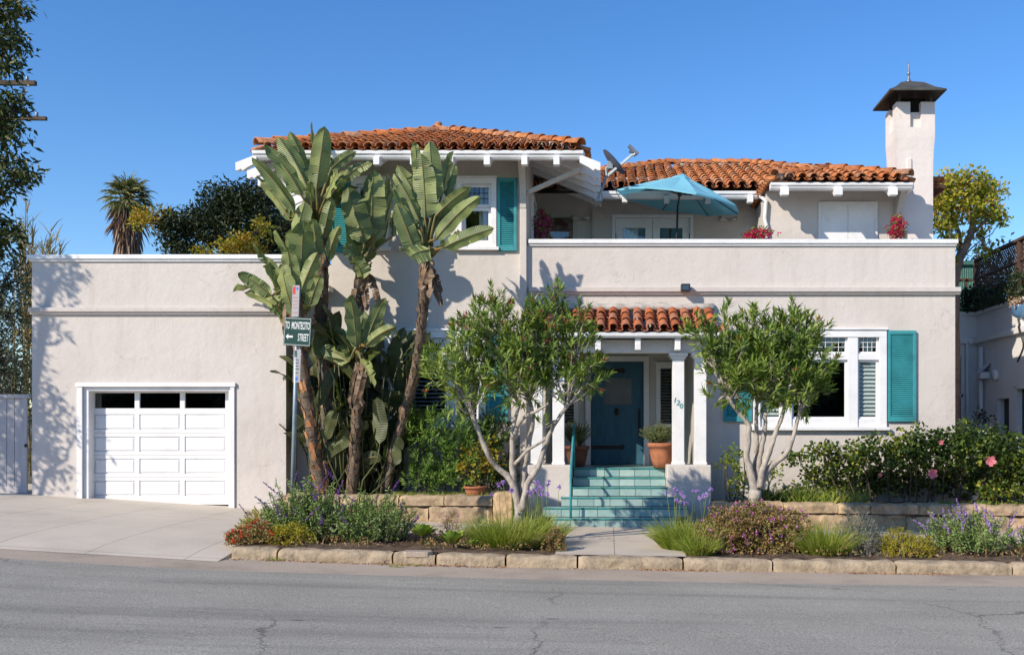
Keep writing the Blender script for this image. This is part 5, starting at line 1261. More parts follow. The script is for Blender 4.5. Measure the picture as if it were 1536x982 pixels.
# ------------------------------------------------------------------ shrubs
def shrub(name, label, cat, c, r, n, mat, kind='sprig', L=.06, W=.02, fl=None, flmat=None, flsize=.03, up=.5, stems=True, group=None, leaves=9, flat=True, spread=.9, ln=.08, zmin=None, parent=None, litseed=0):
    """c: base point; r: radii; leaves over the upper shell and inside"""
    random.seed(hash((round(c[0]*100), n)) % 9999 + litseed)
    t = thing(name, tuple(c), label, cat, group)
    mb = MB(); f = MB(); st = MB(); c = Vector(c)
    for i in range(n):
        v = rdir(); v.z = abs(v.z) if flat else v.z
        rr = rnd(.35,1)**.5; lump = 1+.22*noise.noise(Vector((v.x*2.3+c.x*5,v.y*2.3,v.z*2.3+c.y)))
        p = c + Vector((v.x*r[0]*rr, v.y*r[1]*rr, v.z*r[2]*rr))*lump
        axis = Vector((v.x, v.y, v.z*.7+up))
        if kind == 'sprig': sprig(mb, p, axis, leaves, L, W, spread=spread, length=ln)
        elif kind == 'round':
            for _ in range(leaves): mb.leaf(p+rdir()*L*.9, (axis.normalized()+rdir()*.9), L*rnd(.7,1.2), W*rnd(.8,1.2), .1)
        if fl and rr > .75 and random.random() < fl:
            q = p + axis.normalized()*ln
            for _ in range(8): f.leaf(q+rdir()*flsize*.3, (axis.normalized()*.5+rdir()), flsize, flsize*.7, .1)
        if stems and i % 7 == 0: st.tube([c+Vector((v.x*r[0]*.1,v.y*r[1]*.1,-.02)), c.lerp(p,.6), p], [.008,.006,.003], 4, cap=False)
    mb.build('foliage', mat, t)
    if fl: f.build('flowers', flmat, t)
    if stems: st.build('stems', M['bark_dark'], t)
    return t
def gb(px, Y): return Vector((X(px,Y), Y, gz(X(px,Y))-.01))
def salvia(label, px, Y, rx, h, n, seed, flmat, spikes, lean=(0,0), leafmat=None):
    k = random.Random(seed); random.seed(seed); b = gb(px, Y); t = thing('sage_plant', tuple(b), label, 'sage plant', 'flowering sage plants along the kerb')
    mb = MB(); st = MB(); f = MB()
    for i in range(n):
        a = k.uniform(0,2*math.pi); rr = k.random()**.6; root = b + Vector((math.cos(a)*rx*rr*.75, math.sin(a)*.42*rr, 0))
        hgt = h*k.choice((.5,.62,.72,.8,.88,1.0))*k.uniform(.85,1.08)*(1-.45*rr**2); top = root + Vector((math.cos(a)*.18*rr+lean[0]+k.uniform(-.16,.16), math.sin(a)*.2*rr+lean[1]+k.uniform(-.08,.08), hgt))
        md = root.lerp(top,.5)+Vector((0,0,.03)); st.tube([root,md,top], [.006,.005,.003], 4, cap=False)
        m = int(hgt/.035)
        for j in range(2, m):
            q = j/m; p = (root.lerp(md,q*2) if q < .5 else md.lerp(top,q*2-1))
            for s in range(3):
                d = rdir(.25); mb.leaf(p, d, k.uniform(.05,.085), .016, .1, bend=.2)
        if i < spikes:
            d = Vector((k.uniform(-.75,.55), k.uniform(-.4,.1), k.uniform(.5,1))).normalized(); p = Vector(top); ln = k.uniform(.12,.28); m2 = int(ln/.016)
            for j in range(m2):
                d = (d+Vector((-.0,0,-.012))).normalized(); p = p + d*.016
                for _ in range(3): f.leaf(p, rdir(), .026*(1.1-.6*j/m2), .018, .1)
            st.tube([top, p], [.004,.002], 4, cap=False)
    mb.build('foliage', leafmat or M['salvia'], t); st.build('stems', M['bark_dark'], t); f.build('flowers', flmat, t)
salvia('sage plant with dark purple flower spikes around the foot of the street sign', 462, 14.1, .66, .88, 210, 1, M['purple'], 34)
salvia('grey green sage plant with few flowers, right of the dark purple one', 560, 14.0, .62, .78, 190, 2, M['purple'], 6)
salvia('pale lilac sage plant by the kerb, second plant from the right edge', 1452, 13.9, .66, .66, 170, 3, M['lilac'], 40)
salvia('lilac sage plant at the right edge of the photo', 1560, 14.0, .42, .50, 70, 4, M['lilac'], 26)
shrub('low_shrub', 'golden green low shrub at the left end of the kerb planting', 'shrub', gb(395,14.1), (.36,.40,.42), 420, M['yellowgreen'], L=.035, W=.012, leaves=9, ln=.05, up=.4)
shrub('flower_shrub', 'low plant with orange red flowers on the kerb corner', 'flowering plant', gb(382,13.4), (.38,.30,.26), 380, M['lantana'], kind='round', L=.035, W=.022, leaves=8, fl=.13, flmat=M['redfl'], flsize=.035, ln=.03)
shrub('flower_shrub', 'olive green mound between the red flowered plant and the purple sage', 'shrub', gb(430,13.45), (.40,.30,.28), 420, M['yellowgreen'], kind='round', L=.03, W=.016, leaves=8, ln=.03)
shrub('lantana_shrub', 'wide brownish lantana shrub dotted with pink flowers', 'shrub', gb(1130,14.0), (.90,.66,.66), 1900, M['lantana'], kind='round', L=.036, W=.024, leaves=9, fl=.13, flmat=M['pinkfl'], flsize=.03, ln=.04)
shrub('lantana_shrub', 'small trailing lantana with pink flowers left of the wide one', 'shrub', gb(1065,13.7), (.26,.36,.34), 260, M['lantana'], kind='round', L=.036, W=.024, leaves=9, fl=.06, flmat=M['pinkfl'], flsize=.03, ln=.04)
shrub('lavender_bush', 'grey lavender bush between green grass and golden shrub', 'shrub', gb(1287,13.75), (.34,.40,.52), 620, M['lavender'], L=.04, W=.008, leaves=9, ln=.07, up=.8)
shrub('low_shrub', 'golden yellow low shrub right of the grey lavender', 'shrub', gb(1352,13.65), (.46,.42,.32), 800, M['yellowgreen'], L=.03, W=.011, leaves=9, ln=.045)
shrub('flower_shrub', 'small dry shrub in front of the grass tuft left of the path', 'shrub', gb(832,13.5), (.15,.2,.30), 200, M['lantana'], kind='round', L=.028, W=.018, leaves=8, ln=.03)
shrub('flower_shrub', 'sparse brown wildflower plant behind the rosettes', 'shrub', gb(676,14.2), (.22,.2,.42), 110, M['lantana'], kind='round', L=.03, W=.012, leaves=6, fl=.3, flmat=M['pinkfl'], flsize=.015, ln=.05)
def tuft(label, px, Y, rx, ry, h, n, seed, mat, flstems=0, name='grass_tuft', dry=0):
    k = random.Random(seed); random.seed(seed); b = gb(px, Y); t = thing(name, tuple(b), label, 'grass tuft', 'grass tufts in the kerb planting')
    mb = MB()
    for i in range(n):
        a = k.uniform(0,2*math.pi); q = k.random()**.5; p = b + Vector((math.cos(a)*rx*q*.75, math.sin(a)*ry*q*.75, 0))
        d = Vector((math.cos(a)*q*.8+k.uniform(-.35,.35), math.sin(a)*q*.8+k.uniform(-.35,.35), 1)); mb.blade(p, d, h*k.choice((.55,.75,.9,1.0,1.2))*k.uniform(.8,1.1), .0085, droop=k.uniform(.15,1.0), seg=4)
    mb.build('blades', mat, t)
    if flstems:
        f = MB(); s = MB()
        for i in range(flstems):
            a = k.uniform(0,6.28); p = b+Vector((math.cos(a)*rx*.5, math.sin(a)*ry*.5, 0)); q = p+Vector((k.uniform(-.15,.15),k.uniform(-.1,.1),h*k.uniform(1.35,1.9)))
            s.tube([p,p.lerp(q,.5)+Vector((.02,0,0)),q],[.004,.0035,.003],4,cap=False)
            for _ in range(26): f.leaf(q, rdir(.3), .045, .016, .1)
        s.build('flower_stems', M['grass'], t); f.build('flowers', M['lilac'], t)
tuft('bright green grass tuft at the foot of the left oleander tree', 762, 13.8, .58, .50, .48, 2300, 1, M['grass'], 6)
tuft('green grass tuft nearest the path, left side', 812, 14.2, .34, .35, .44, 900, 2, M['grass'], 5)
tuft('bright green grass tuft with mauve flowers on the right of the path', 1030, 14.0, .46, .50, .46, 2000, 3, M['grass'], 14)
tuft('small grass clump at the right corner of the path', 1050, 13.4, .26, .24, .32, 700, 4, M['grass'])
tuft('green grassy clump between lantana and lavender', 1238, 13.65, .42, .42, .46, 1500, 5, M['grass'])
tuft('lilac flowered stems beside the pedestal left of the steps', 800, 16.2, .3, .2, .42, 160, 6, M['grass'], 14, name='wild_garlic')
def rosette(label, px, Y, r, n, seed, h=.10):
    k = random.Random(seed); b = gb(px,Y); t = thing('succulent', tuple(b), label, 'succulent', 'green rosette succulents behind the kerb')
    mb = MB(); 
    for i in range(n):
        a = i*2.399; q = (i+.5)/n; el = R(75-62*q); d = Vector((math.cos(a)*math.cos(el), math.sin(a)*math.cos(el), math.sin(el)))
        L = r*(.65+.45*q)*k.uniform(.9,1.1); up = Vector((0,0,1)); sd = d.cross(up).normalized(); n_ = sd.cross(d); p = b+Vector((0,0,h))
        vs = []
        for (t_, w) in ((0,.22),(.35,.75),(.65,1),(.85,.75),(1,.02)):
            c = p + d*L*t_ + n_*L*(.22*t_*t_); W = r*.26*w; vs += [c-sd*W+n_*W*.35, c, c+sd*W+n_*W*.35]
        mb.add(vs, [(j*3+i2,j*3+i2+1,j*3+i2+4,j*3+i2+3) for j in range(4) for i2 in range(2)])
    mb.build('leaves', M['aeonium'], t, smooth=True)
    s = MB(); s.tube([b, b+Vector((0,0,h+.02))], .02, 6); s.build('stem', M['bark_dark'], t)
rosette('green succulent rosette nearest the sage plants', 633, 13.7, .24, 30, 1, .12)
rosette('yellow green succulent rosette in the middle of the soil gap', 679, 13.5, .24, 26, 2, .06)
rosette('small succulent rosette close to the grass tuft', 709, 13.45, .13, 16, 3, .04)

# planter left: green oleander shrub, potted plant, ground grass
def planter_shrub(name, label, cat, blobs, Y, n, mat, L, W, leaves, ln, spread=.9, seed=0, group=None, z0=.44, kind='sprig', flowers=None, up=.75):
    random.seed(seed); k = random.Random(seed); xs = [b[0] for b in blobs]; base = Vector((X(sum(xs)/len(xs),Y),Y,z0)); t = thing(name, tuple(base), label, cat, group)
    mb = MB(); st = MB(); tot = sum(b[2]*b[3] for b in blobs)
    for (x,y,rx,ry,dy) in blobs:
        c = P(x,y,Y+dy); r_ = (rx*Y/F, min(.45,(rx+ry)/2*Y/F), ry*Y/F)
        root = Vector((c.x*.8+base.x*.2, Y, z0)); st.tube([root, root.lerp(c,.5)+Vector((rnd(-.05,.05),0,0)), c], [.018,.012,.008], 6)
        for i in range(int(n*rx*ry/tot)):
            p, v = in_blob(c, r_)
            if p.z < z0: p.z = z0+rnd(0,.1)
            axis = Vector((v.x*.8, v.y*.8-.15, v.z*.5+up))
            if kind == 'sprig': sprig(mb, p, axis, leaves, L, W, spread=spread, length=ln, fold=.15)
            else:
                for _ in range(leaves): mb.leaf(p+rdir()*ln, (Vector((v.x,v.y-.3,.1))+rdir()*.8), L*rnd(.7,1.2), W*rnd(.8,1.2), .12)
    mb.build('foliage', mat, t); st.build('stems', M['bark_dark'], t)
    return t
planter_shrub('oleander_shrub', 'bright green bushy oleander shrub in the left planter, in front of the blinds', 'shrub', [(635,655,34,32,0),(670,650,40,36,-.1),(650,700,40,36,-.1),(705,668,40,34,-.05),(690,715,46,24,-.1),(625,640,24,22,.1),(640,720,30,24,-.2)], 17.75, 560, M['oleander_deep'], .115, .022, 10, .12, seed=31)
planter_shrub('oleander_shrub', 'dark leafy shrub behind the left oleander trunk', 'shrub', [(738,650,30,30,.1),(752,690,24,34,.1),(720,640,26,20,.2),(742,720,30,20,0)], 18.1, 260, M['hibiscus'], .10, .03, 9, .1, seed=32)
pp_ = Vector((X(713,17.4),17.4,.46))
def pot(name_label, p, r, h, mat='terracotta', group=None):
    t = thing('flower_pot', tuple(p), name_label, 'pot', group); mb = MB(); mb.smooth = True
    mb.lathe([(r*.62,0),(r*.80,h*.3),(r*.93,h*.62),(r*.97,h*.82),(r*1.08,h*.83),(r*1.1,h*.97),(r*1.02,h),(r*.9,h),(r*.85,h*.88)], p, 28); mb.build('pot_body', M[mat], t)
    s = MB(); s.lathe([(r*.86,0),(r*.5,.01)], (p[0],p[1],p[2]+h*.88), 20); s.build('pot_soil', M['soil'], t)
    return t
pot('small terracotta pot in the left planter behind the stone wall', pp_, .19, .22)
planter_shrub('pot_shrub', 'yellow green leafy plant growing in the small terracotta pot', 'plant', [(712,700,22,22,0),(735,690,18,30,.1),(722,672,24,22,0),(700,690,10,18,-.05)], 17.45, 90, M['yellow_leaf'], .07, .05, 5, .07, seed=34, kind='round', z0=.62)
# potted plants on the porch
p1 = Vector((X(992.5,18.45), 18.52, .957)); pot('large terracotta pot beside the right porch columns', p1, .235, .46)
p2 = Vector((X(865,18.9), 19.0, .957)); pot('terracotta pot with porch shade in its colour left of the blue door', p2, .22, .40, mat='terracotta_shaded')
def wiry(label, p, r, h, n, seed, mat):
    random.seed(seed); t = thing('pot_shrub', tuple(p), label, 'plant'); mb = MB(); st = MB()
    for i in range(n):
        a = rnd(0,6.28); q = random.random()**.6; top = p + Vector((math.cos(a)*r*q, math.sin(a)*r*q*.8, h*rnd(.5,1)*(1-.3*q))); st.tube([p+Vector((math.cos(a)*.05,math.sin(a)*.05,0)), p.lerp(top,.6)+Vector((0,0,.03)), top], [.005,.004,.002], 4, cap=False)
        for j in range(12):
            c = p.lerp(top, .35+.65*j/12)
            for _ in range(2): mb.leaf(c, rdir(.5), .045, .009, .1)
    mb.build('foliage', mat, t); st.build('stems', M['bark_dark'], t)
wiry('wispy green plant in the large terracotta pot by the columns', p1+Vector((-.04,-.02,.41)), .40, .50, 190, 1, M['potplant'])
wiry('shaded wispy plant in the shade-coloured pot left of the door', p2+Vector((-.0,0,.38)), .34, .62, 120, 2, M['potplant'])
# bougainvillea on the terrace
def boug(label, px, py, Y, rx, rz, n, seed, mat, pz=4.08):
    random.seed(seed); c = P(px,py,Y); b = Vector((c.x, Y, pz)); t = thing('bougainvillea', tuple(b), label, 'flowering plant', 'bougainvilleas on the roof terrace')
    mb = MB(); g = MB()
    for i in range(n):
        p, v = in_blob(c, (rx,.16,rz)); 
        if i % 6 == 0: p = Vector((c.x+v.x*rx*1.5, c.y+v.y*.2, c.z+v.z*rz*1.35-.02))
        for _ in range(6): mb.leaf(p+rdir()*.03, rdir(.1), .045*rnd(.7,1.2), .038, .15)
        for _ in range(2): g.leaf(p+rdir()*.07, rdir(.2), .06, .032, .1)
    mb.build('bracts', mat, t); g.build('foliage', M['oleander'], t)
    s = MB(); s.tube([b+Vector((0,0,.25)), b.lerp(c,.5)+Vector((.02,0,0)), c], [.015,.012,.008], 6); s.build('stems', M['bark_dark'], t)
    q = MB(); q.smooth = True; q.lathe([(.11,0),(.15,.3),(.16,.3),(.14,.27)], b, 20); q.build('pot', M['terracotta'], t)
boug('purple pink bougainvillea in the shaded left corner of the roof terrace', 813, 340, 19.6, .19, .34, 150, 1, M['magenta_dim'])
boug('wide crimson bougainvillea on the roof terrace beside the white downpipe', 1140, 353, 18.98, .26, .14, 110, 2, M['magenta'], 4.6)
boug('upright crimson bougainvillea on the terrace beside the chimney', 1345, 343, 19.0, .15, .25, 110, 3, M['magenta'], 4.5)
# right planter
hib = [(1198,688,18,14,-.1),(1235,676,22,16,-.15),(1262,690,22,18,-.1),(1290,684,26,22,-.2),(1325,676,30,26,-.25),(1362,672,30,30,-.25),(1395,680,30,26,-.2),(1425,672,30,28,-.25),(1455,672,28,34,-.3),(1490,676,34,34,-.3),(1525,686,30,36,-.3),(1570,690,40,40,-.3),(1240,715,40,20,.3),(1290,720,40,24,.35),(1340,716,44,26,.35),(1390,718,44,26,.35),(1440,716,44,26,.3),(1490,716,40,26,.2),(1535,720,40,28,.0),(1590,720,40,28,0),(1215,735,40,12,.2),(1510,735,40,16,-.3),(1375,648,8,14,-.2),(1408,655,9,14,-.2),(1450,645,10,18,-.25),(1492,650,10,12,-.2)]
hd = planter_shrub('hibiscus_hedge', 'dark glossy hibiscus hedge with pink flowers in the right planter', 'hedge', hib, 17.75, 2050, M['hibiscus'], .085, .066, 6, .09, seed=41, kind='round', z0=.36)
def flower(px, py, Y, r, seed, parent):
    random.seed(seed); c = P(px,py,Y); mb = MB()
    for k in range(5):
        a = k*2*math.pi/5+seed; d = Vector((math.cos(a), -.45, math.sin(a))).normalized(); s = d.cross(Vector((0,-1,0))).normalized()
        mb.add([c, c+d*r*.55-s*r*.42, c+d*r*1.0-s*r*.25+Vector((0,-.01,0)), c+d*r*1.0+s*r*.25, c+d*r*.55+s*r*.42], [(0,1,2,3,4)])
    mb.tube([c, c+Vector((.01,-.05,.0))], .006, 5); mb.build('flower', M['hibfl'], parent)
flower(1485,691,17.0,.10,1,hd); flower(1398,710,17.05,.095,2,hd); flower(1411,663,17.2,.05,3,hd); flower(1320,712,17.1,.04,4,hd)
planter_shrub('vine', 'thin yellow green vine on the wall behind the right oleander trunk', 'vine', [(1092,672,8,12,0),(1085,690,10,14,0),(1100,700,14,12,0),(1110,720,16,16,0),(1105,735,14,12,0),(1160,710,16,16,0),(1115,680,8,10,0)], 18.1, 120, M['vine'], .07, .05, 4, .06, seed=43, kind='round', z0=.4)
def strap_grass(label, px0, px1, Y, h, n, seed, mat, z0, name='strap_grass', w=.012):
    random.seed(seed); x0, x1 = X(px0,Y), X(px1,Y); t = thing(name, ((x0+x1)/2,Y,z0), label, 'grass'); mb = MB()
    for i in range(n):
        p = Vector((rnd(x0,x1), Y+rnd(-.14,.16), z0)); d = Vector((rnd(-.8,.8), rnd(-.6,.3), 1)); mb.blade(p, d, h*rnd(.5,1.1), w, droop=rnd(.3,.9), seg=3)
    o = mb.build('blades', mat, t); return t
strap_grass('dark strap leaved plants behind the right oleander trunk above the wall', 1135, 1215, 17.5, .34, 420, 1, M['hibiscus'], .40, w=.016)
strap_grass('bright green strap leaved plants at the front of the hibiscus hedge', 1190, 1300, 17.4, .30, 380, 2, M['grass'], .38, w=.016)
strap_grass('short green grass along the top of the left stone wall', 590, 745, 17.35, .15, 1500, 3, M['grass'], .47, name='border_grass', w=.008)
strap_grass('low ivy like ground cover along the right end of the stone wall', 1400, 1600, 17.38, .14, 500, 4, M['oleander'], .33, name='border_grass', w=.016)
mb = MB(); random.seed(15)
for i in range(2600):
    x = random.choice((rnd(-4.8,-3.1), rnd(1.1,6.5), rnd(1.1,6.5), rnd(-2.6,-.8))); y = rnd(13.06,15.1); p = Vector((x,y,gz(x)+.04))
    if noise.noise(Vector((x*2.5,y*2.5,4))) < -.05: continue
    if i % 3: 
        for _ in range(3): mb.leaf(p+Vector((0,0,rnd(0,.07))), rdir(.4), rnd(.03,.06), .022, .1)
    else: mb.blade(p, Vector((rnd(-.8,.8),rnd(-.8,.8),1)), rnd(.06,.20), .007, droop=.7)
tag(mb.build('ground_cover', M['lantana'], loc=(0,14,0)), 'low weeds and ground cover between the kerb plants', 'ground cover', kind='stuff')
# leaf litter in the gutter: nobody could count it
mb = MB(); random.seed(5)
for i in range(900):
    px = random.choice((rnd(345,700), rnd(560,760), rnd(960,1060), rnd(1270,1420), rnd(340,1536))); x = X(px, YC)
    y = YC-.02-abs(random.gauss(0,.05)); mb.leaf(Vector((x,y,hh(x)+.006)), Vector((rnd(-1,1),rnd(-1,1),rnd(0,.25))), rnd(.02,.05), rnd(.012,.025), .2)
for i in range(1300):
    x = random.choice((rnd(-4.8,-.8), rnd(1.1,6))); mb.leaf(Vector((x, rnd(13.08,15.1), gz(x)+.05)), Vector((rnd(-1,1),rnd(-1,1),rnd(0,.4))), rnd(.02,.05), rnd(.012,.03), .2)
tag(mb.build('leaf_litter', M['litter'], loc=(0,12.8,-.1)), 'dry fallen leaves along the kerb and on the soil', 'leaf litter', kind='stuff')
mb = MB()
for (px, y, n) in ((413,12.83,60),(598,12.6,40),(625,12.75,30)):
    for i in range(n): x = X(px,12.8)+random.gauss(0,.05); mb.blade(Vector((x, y+random.gauss(0,.02)-.02, hh(x)+.003)), Vector((rnd(-.7,.7),rnd(-.7,.2),.6)), rnd(.03,.08), .006)
tag(mb.build('weeds', M['grass'], loc=(-3,12.8,-.07)), 'small weeds growing from the joints of the kerb', 'weeds', kind='stuff')
# ------------------------------------------------------------------ gate on the left
def gate():
    Yg = 18.0; x0, x1 = X(-60,Yg), X(41,Yg); zb = .52; zt = Z(597,Yg)
    t = thing('side_gate', ((x0+x1)/2,Yg,.5), 'closed pale plank side gate left of the garage', 'gate')
    mb = MB(); x = x0
    while x < x1-.02:
        mb.box(x+.004, min(x+.14,x1)-.004, Yg+.0, Yg+.03, zb+.02, zt); x += .14
    mb.build('plank_panel', M['gate'], t, bevel=.006)
    mb = MB(); mb.box(x0, x1+.05, Yg-.04, Yg+.06, zt, zt+.07); mb.box(x0, x1, Yg-.02, Yg-.001, zb, zb+.12); mb.box(x1-.09,x1,Yg-.02,Yg-.002,zb+.12,zt); mb.build('gate_frame', M['gate'], t, bevel=.006)
    mb = MB(); mb.smooth = True; mb.blob(P(39,668,Yg-.07), .035, jit=0); mb.tube([P(39,668,Yg-.06), P(39,668,Yg)], .012, 6); mb.build('knob', M['black_metal'], t)
gate()
# ------------------------------------------------------------------ street sign
def street_sign():
    Y = 14.7; b = P(437,762,Y); b.z = gz(b.x)-.03; top = P(447.5,430,Y)
    t = thing('street_sign', tuple(b), 'metal post with a green street sign reading TO MONTECITO STREET and two small parking signs', 'sign')
    mb = MB(); mb.tube([b, top], .032, 12); mb.build('post', M['galv'], t, smooth=True)
    ax = (top-b).normalized()
    def plate(cx, cy, w, h, ang, tilt, mat, name, th=.004, off=.05, corner=.02):
        c = P(cx, cy, Y); rot = Matrix.Rotation(ang,3,'Z') @ Matrix.Rotation(tilt,3,'Y')
        u = rot @ Vector((1,0,0)); v = rot @ Vector((0,0,1)); n = rot @ Vector((0,-1,0)); c = c + n*off
        mb = MB(); pts = []
        for (sx, sy, a0) in ((1,-1,-90),(1,1,0),(-1,1,90),(-1,-1,180)):
            for q in range(4):
                a = R(a0+q*30); pts.append(((w/2-corner)*sx+corner*math.cos(a), (h/2-corner)*sy+corner*math.sin(a)))
        vs = [c+u*p[0]+v*p[1]+n*th for p in pts]+[c+u*p[0]+v*p[1]-n*th for p in pts]; m = len(pts)
        mb.add(vs, [tuple(range(m)), tuple(range(m,2*m))[::-1]]+[(i,m+i,m+(i+1)%m,(i+1)%m) for i in range(m)])
        o = mb.build(name, mat, t)
        return c, u, v, n, rot, o
    ang = R(-30); tilt = R(5)
    # the sign: 48 px wide after foreshortening, 42 px high
    c,u,v,n,rot,o = plate(451, 498, .555, .415, ang, tilt, M['sign_green'], 'sign_plate', off=.06)
    E = rot.to_4x4() @ Matrix.Rotation(R(90),4,'X')
    def wr(body, x, y, size, mat, parent=o, c=c, u=u, v=v, n=n, E=E, sx=1, off=.0, ax='CENTER', d=.0055):
        l = c+u*x+v*y+n*d - LOCS[t.name]
        q = text('lettering', body, size, mat, (0,0,0), (0,0,0), None, ext=.0008, off=off, ax=ax)
        q.parent = parent; q.location = l; q.rotation_euler = E.to_euler(); q.scale = (sx,1,1); return q
    wr('TO  MONTECITO', .0, .085, .150, M['sign_white'], sx=.43, off=.003); wr('STREET', .240, -.085, .150, M['sign_white'], sx=.45, off=.002, ax='RIGHT')
    mb = MB(); w, h = .555, .415
    def fbar(x0,x1,y0,y1,mb=mb,c=c,u=u,v=v,n=n): mb.add([c+u*x0+v*y0+n*.006, c+u*x1+v*y0+n*.006, c+u*x1+v*y1+n*.006, c+u*x0+v*y1+n*.006],[(0,1,2,3)])
    i = .012; k = .006
    fbar(-w/2+i,w/2-i,h/2-i-k,h/2-i); fbar(-w/2+i,w/2-i,-h/2+i,-h/2+i+k); fbar(-w/2+i,-w/2+i+k,-h/2+i+k,h/2-i-k); fbar(w/2-i-k,w/2-i,-h/2+i+k,h/2-i-k)
    mb.build('border', M['sign_white'], o)
    mb = MB(); a = c+u*-.16+v*-.075+n*.006
    mb.add([a+u*-.075, a+u*-.02+v*.042, a+u*-.02+v*.015, a+u*.075+v*.015, a+u*.075+v*-.015, a+u*-.02+v*-.015, a+u*-.02+v*-.042],[tuple(range(7))[::-1]]); mb.build('arrow', M['sign_white'], o)
    # upper parking sign
    c2,u2,v2,n2,rot2,o2 = plate(447.5, 452, .145, .46, R(-30), R(3), M['sign_plate'], 'parking_sign', off=.05, corner=.012)
    E2 = rot2.to_4x4() @ Matrix.Rotation(R(90),4,'X')
    def patch(c,u,v,n,x0,x1,y0,y1,mat,o,name='panel'):
        mb = MB(); mb.add([c+u*x0+v*y0+n*.0052, c+u*x1+v*y0+n*.0052, c+u*x1+v*y1+n*.0052, c+u*x0+v*y1+n*.0052],[(0,1,2,3)]); mb.build(name, mat, o)
    patch(c2,u2,v2,n2,-.062,-.005,.10,.21,M['sign_red'],o2); patch(c2,u2,v2,n2,.012,.05,.16,.20,M['sign_blue'],o2)
    kw = dict(parent=o2, c=c2, u=u2, v=v2, n=n2, E=E2)
    def lines(o, c, u, v, n, ys, mat, w=.05, seed=3):
        k = random.Random(seed); mb = MB()
        for y in ys:
            x = -w
            while x < w-.012:
                l = k.uniform(.008,.02); mb.add([c+u*x+v*(y-.009)+n*.0053, c+u*(x+l)+v*(y-.009)+n*.0053, c+u*(x+l)+v*(y+.009)+n*.0053, c+u*x+v*(y+.009)+n*.0053],[(0,1,2,3)]); x += l+.005
        mb.build('small_print', mat, o)
    lines(o2,c2,u2,v2,n2,(.05,.0,-.05,-.10,-.17),M['sign_grey_red'])
    c3,u3,v3,n3,rot3,o3 = plate(449.5, 549, .15, .48, R(-30), R(2), M['sign_plate'], 'parking_sign', off=.05, corner=.012)
    patch(c3,u3,v3,n3,-.06,-.0,.13,.225,M['sign_ink'],o3)
    lines(o3,c3,u3,v3,n3,(.09,.045,.0,-.045,-.10),M['sign_ink'],seed=8)
    mb = MB(); mb.add([c3+u3*-.062+v3*-.142+n3*.0052,c3+u3*.062+v3*-.142+n3*.0052,c3+u3*.062+v3*-.138+n3*.0052,c3+u3*-.062+v3*-.138+n3*.0052],[(0,1,2,3)]); mb.build('rule', M['sign_ink'], o3)
    patch(c3,u3,v3,n3,-.035,.03,-.215,-.16,M['sign_blue'],o3)
street_sign()

# ------------------------------------------------------------------ trees around
def blob_tree(name, label, base, trunk, blobs, n, mat, L, W, leaves, seed, bark='bark_dark', kind='round', group=None, extra=None, cat='tree', droop=0.0, clus=.16, twig=.25):
    """blobs: world-space (x,y,z,rx,ry,rz[,matkey])"""
    random.seed(seed); k = random.Random(seed); t = thing(name, tuple(base), label, cat, group)
    tm = MB(); tm.smooth = True; ends = []
    for (pts, r0, r1) in trunk: path = limb(tm, pts, r0, r1, 8, sub=4, wob=.02); ends += path[len(path)//2:]
    cr = MB(); cr2 = MB(); tot = sum(b[3]*b[5] for b in blobs)
    for b in blobs:
        c = Vector(b[:3]); e = min(ends, key=lambda q: (q-c).length); pa = limb(tm, [e, e.lerp(c,.55)+Vector((rnd(-.1,.1),rnd(-.1,.1),rnd(-.05,.15))), c], .035, .012, 5, sub=3, wob=.03)
        tgt = cr2 if len(b) > 6 else cr
        for i in range(int(n*b[3]*b[5]/tot)):
            p, v = in_blob(c, b[3:6])
            if k.random() < twig: q = pa[k.randrange(len(pa))]; tm.tube([q, q.lerp(p,.5)+Vector((0,0,.05)), p], [.012,.008,.004], 4, cap=False)
            if kind == 'sprig': sprig(tgt, p, Vector((v.x, v.y, .4-droop)), leaves, L, W, spread=.9, length=L)
            else:
                for _ in range(leaves): tgt.leaf(p+rdir()*clus*k.random()**.5, (Vector((v.x*.5, v.y*.5, .1-droop))+rdir()*.8), L*rnd(.7,1.25), W*rnd(.8,1.2), .12)
    tm.build('trunk', M[bark], t); cr.build('crown', mat, t)
    if cr2.v: cr2.build('crown_yellow_part', extra, t)
    return t
def W(px, py, Y): return P(px, py, Y)
def bl(px, py, Y, rx, rz, ry=None, *m):
    c = P(px, py, Y); return (c.x, c.y, c.z, rx*Y/F, ry if ry else (rx+rz)/2*Y/F, rz*Y/F)+tuple(m)
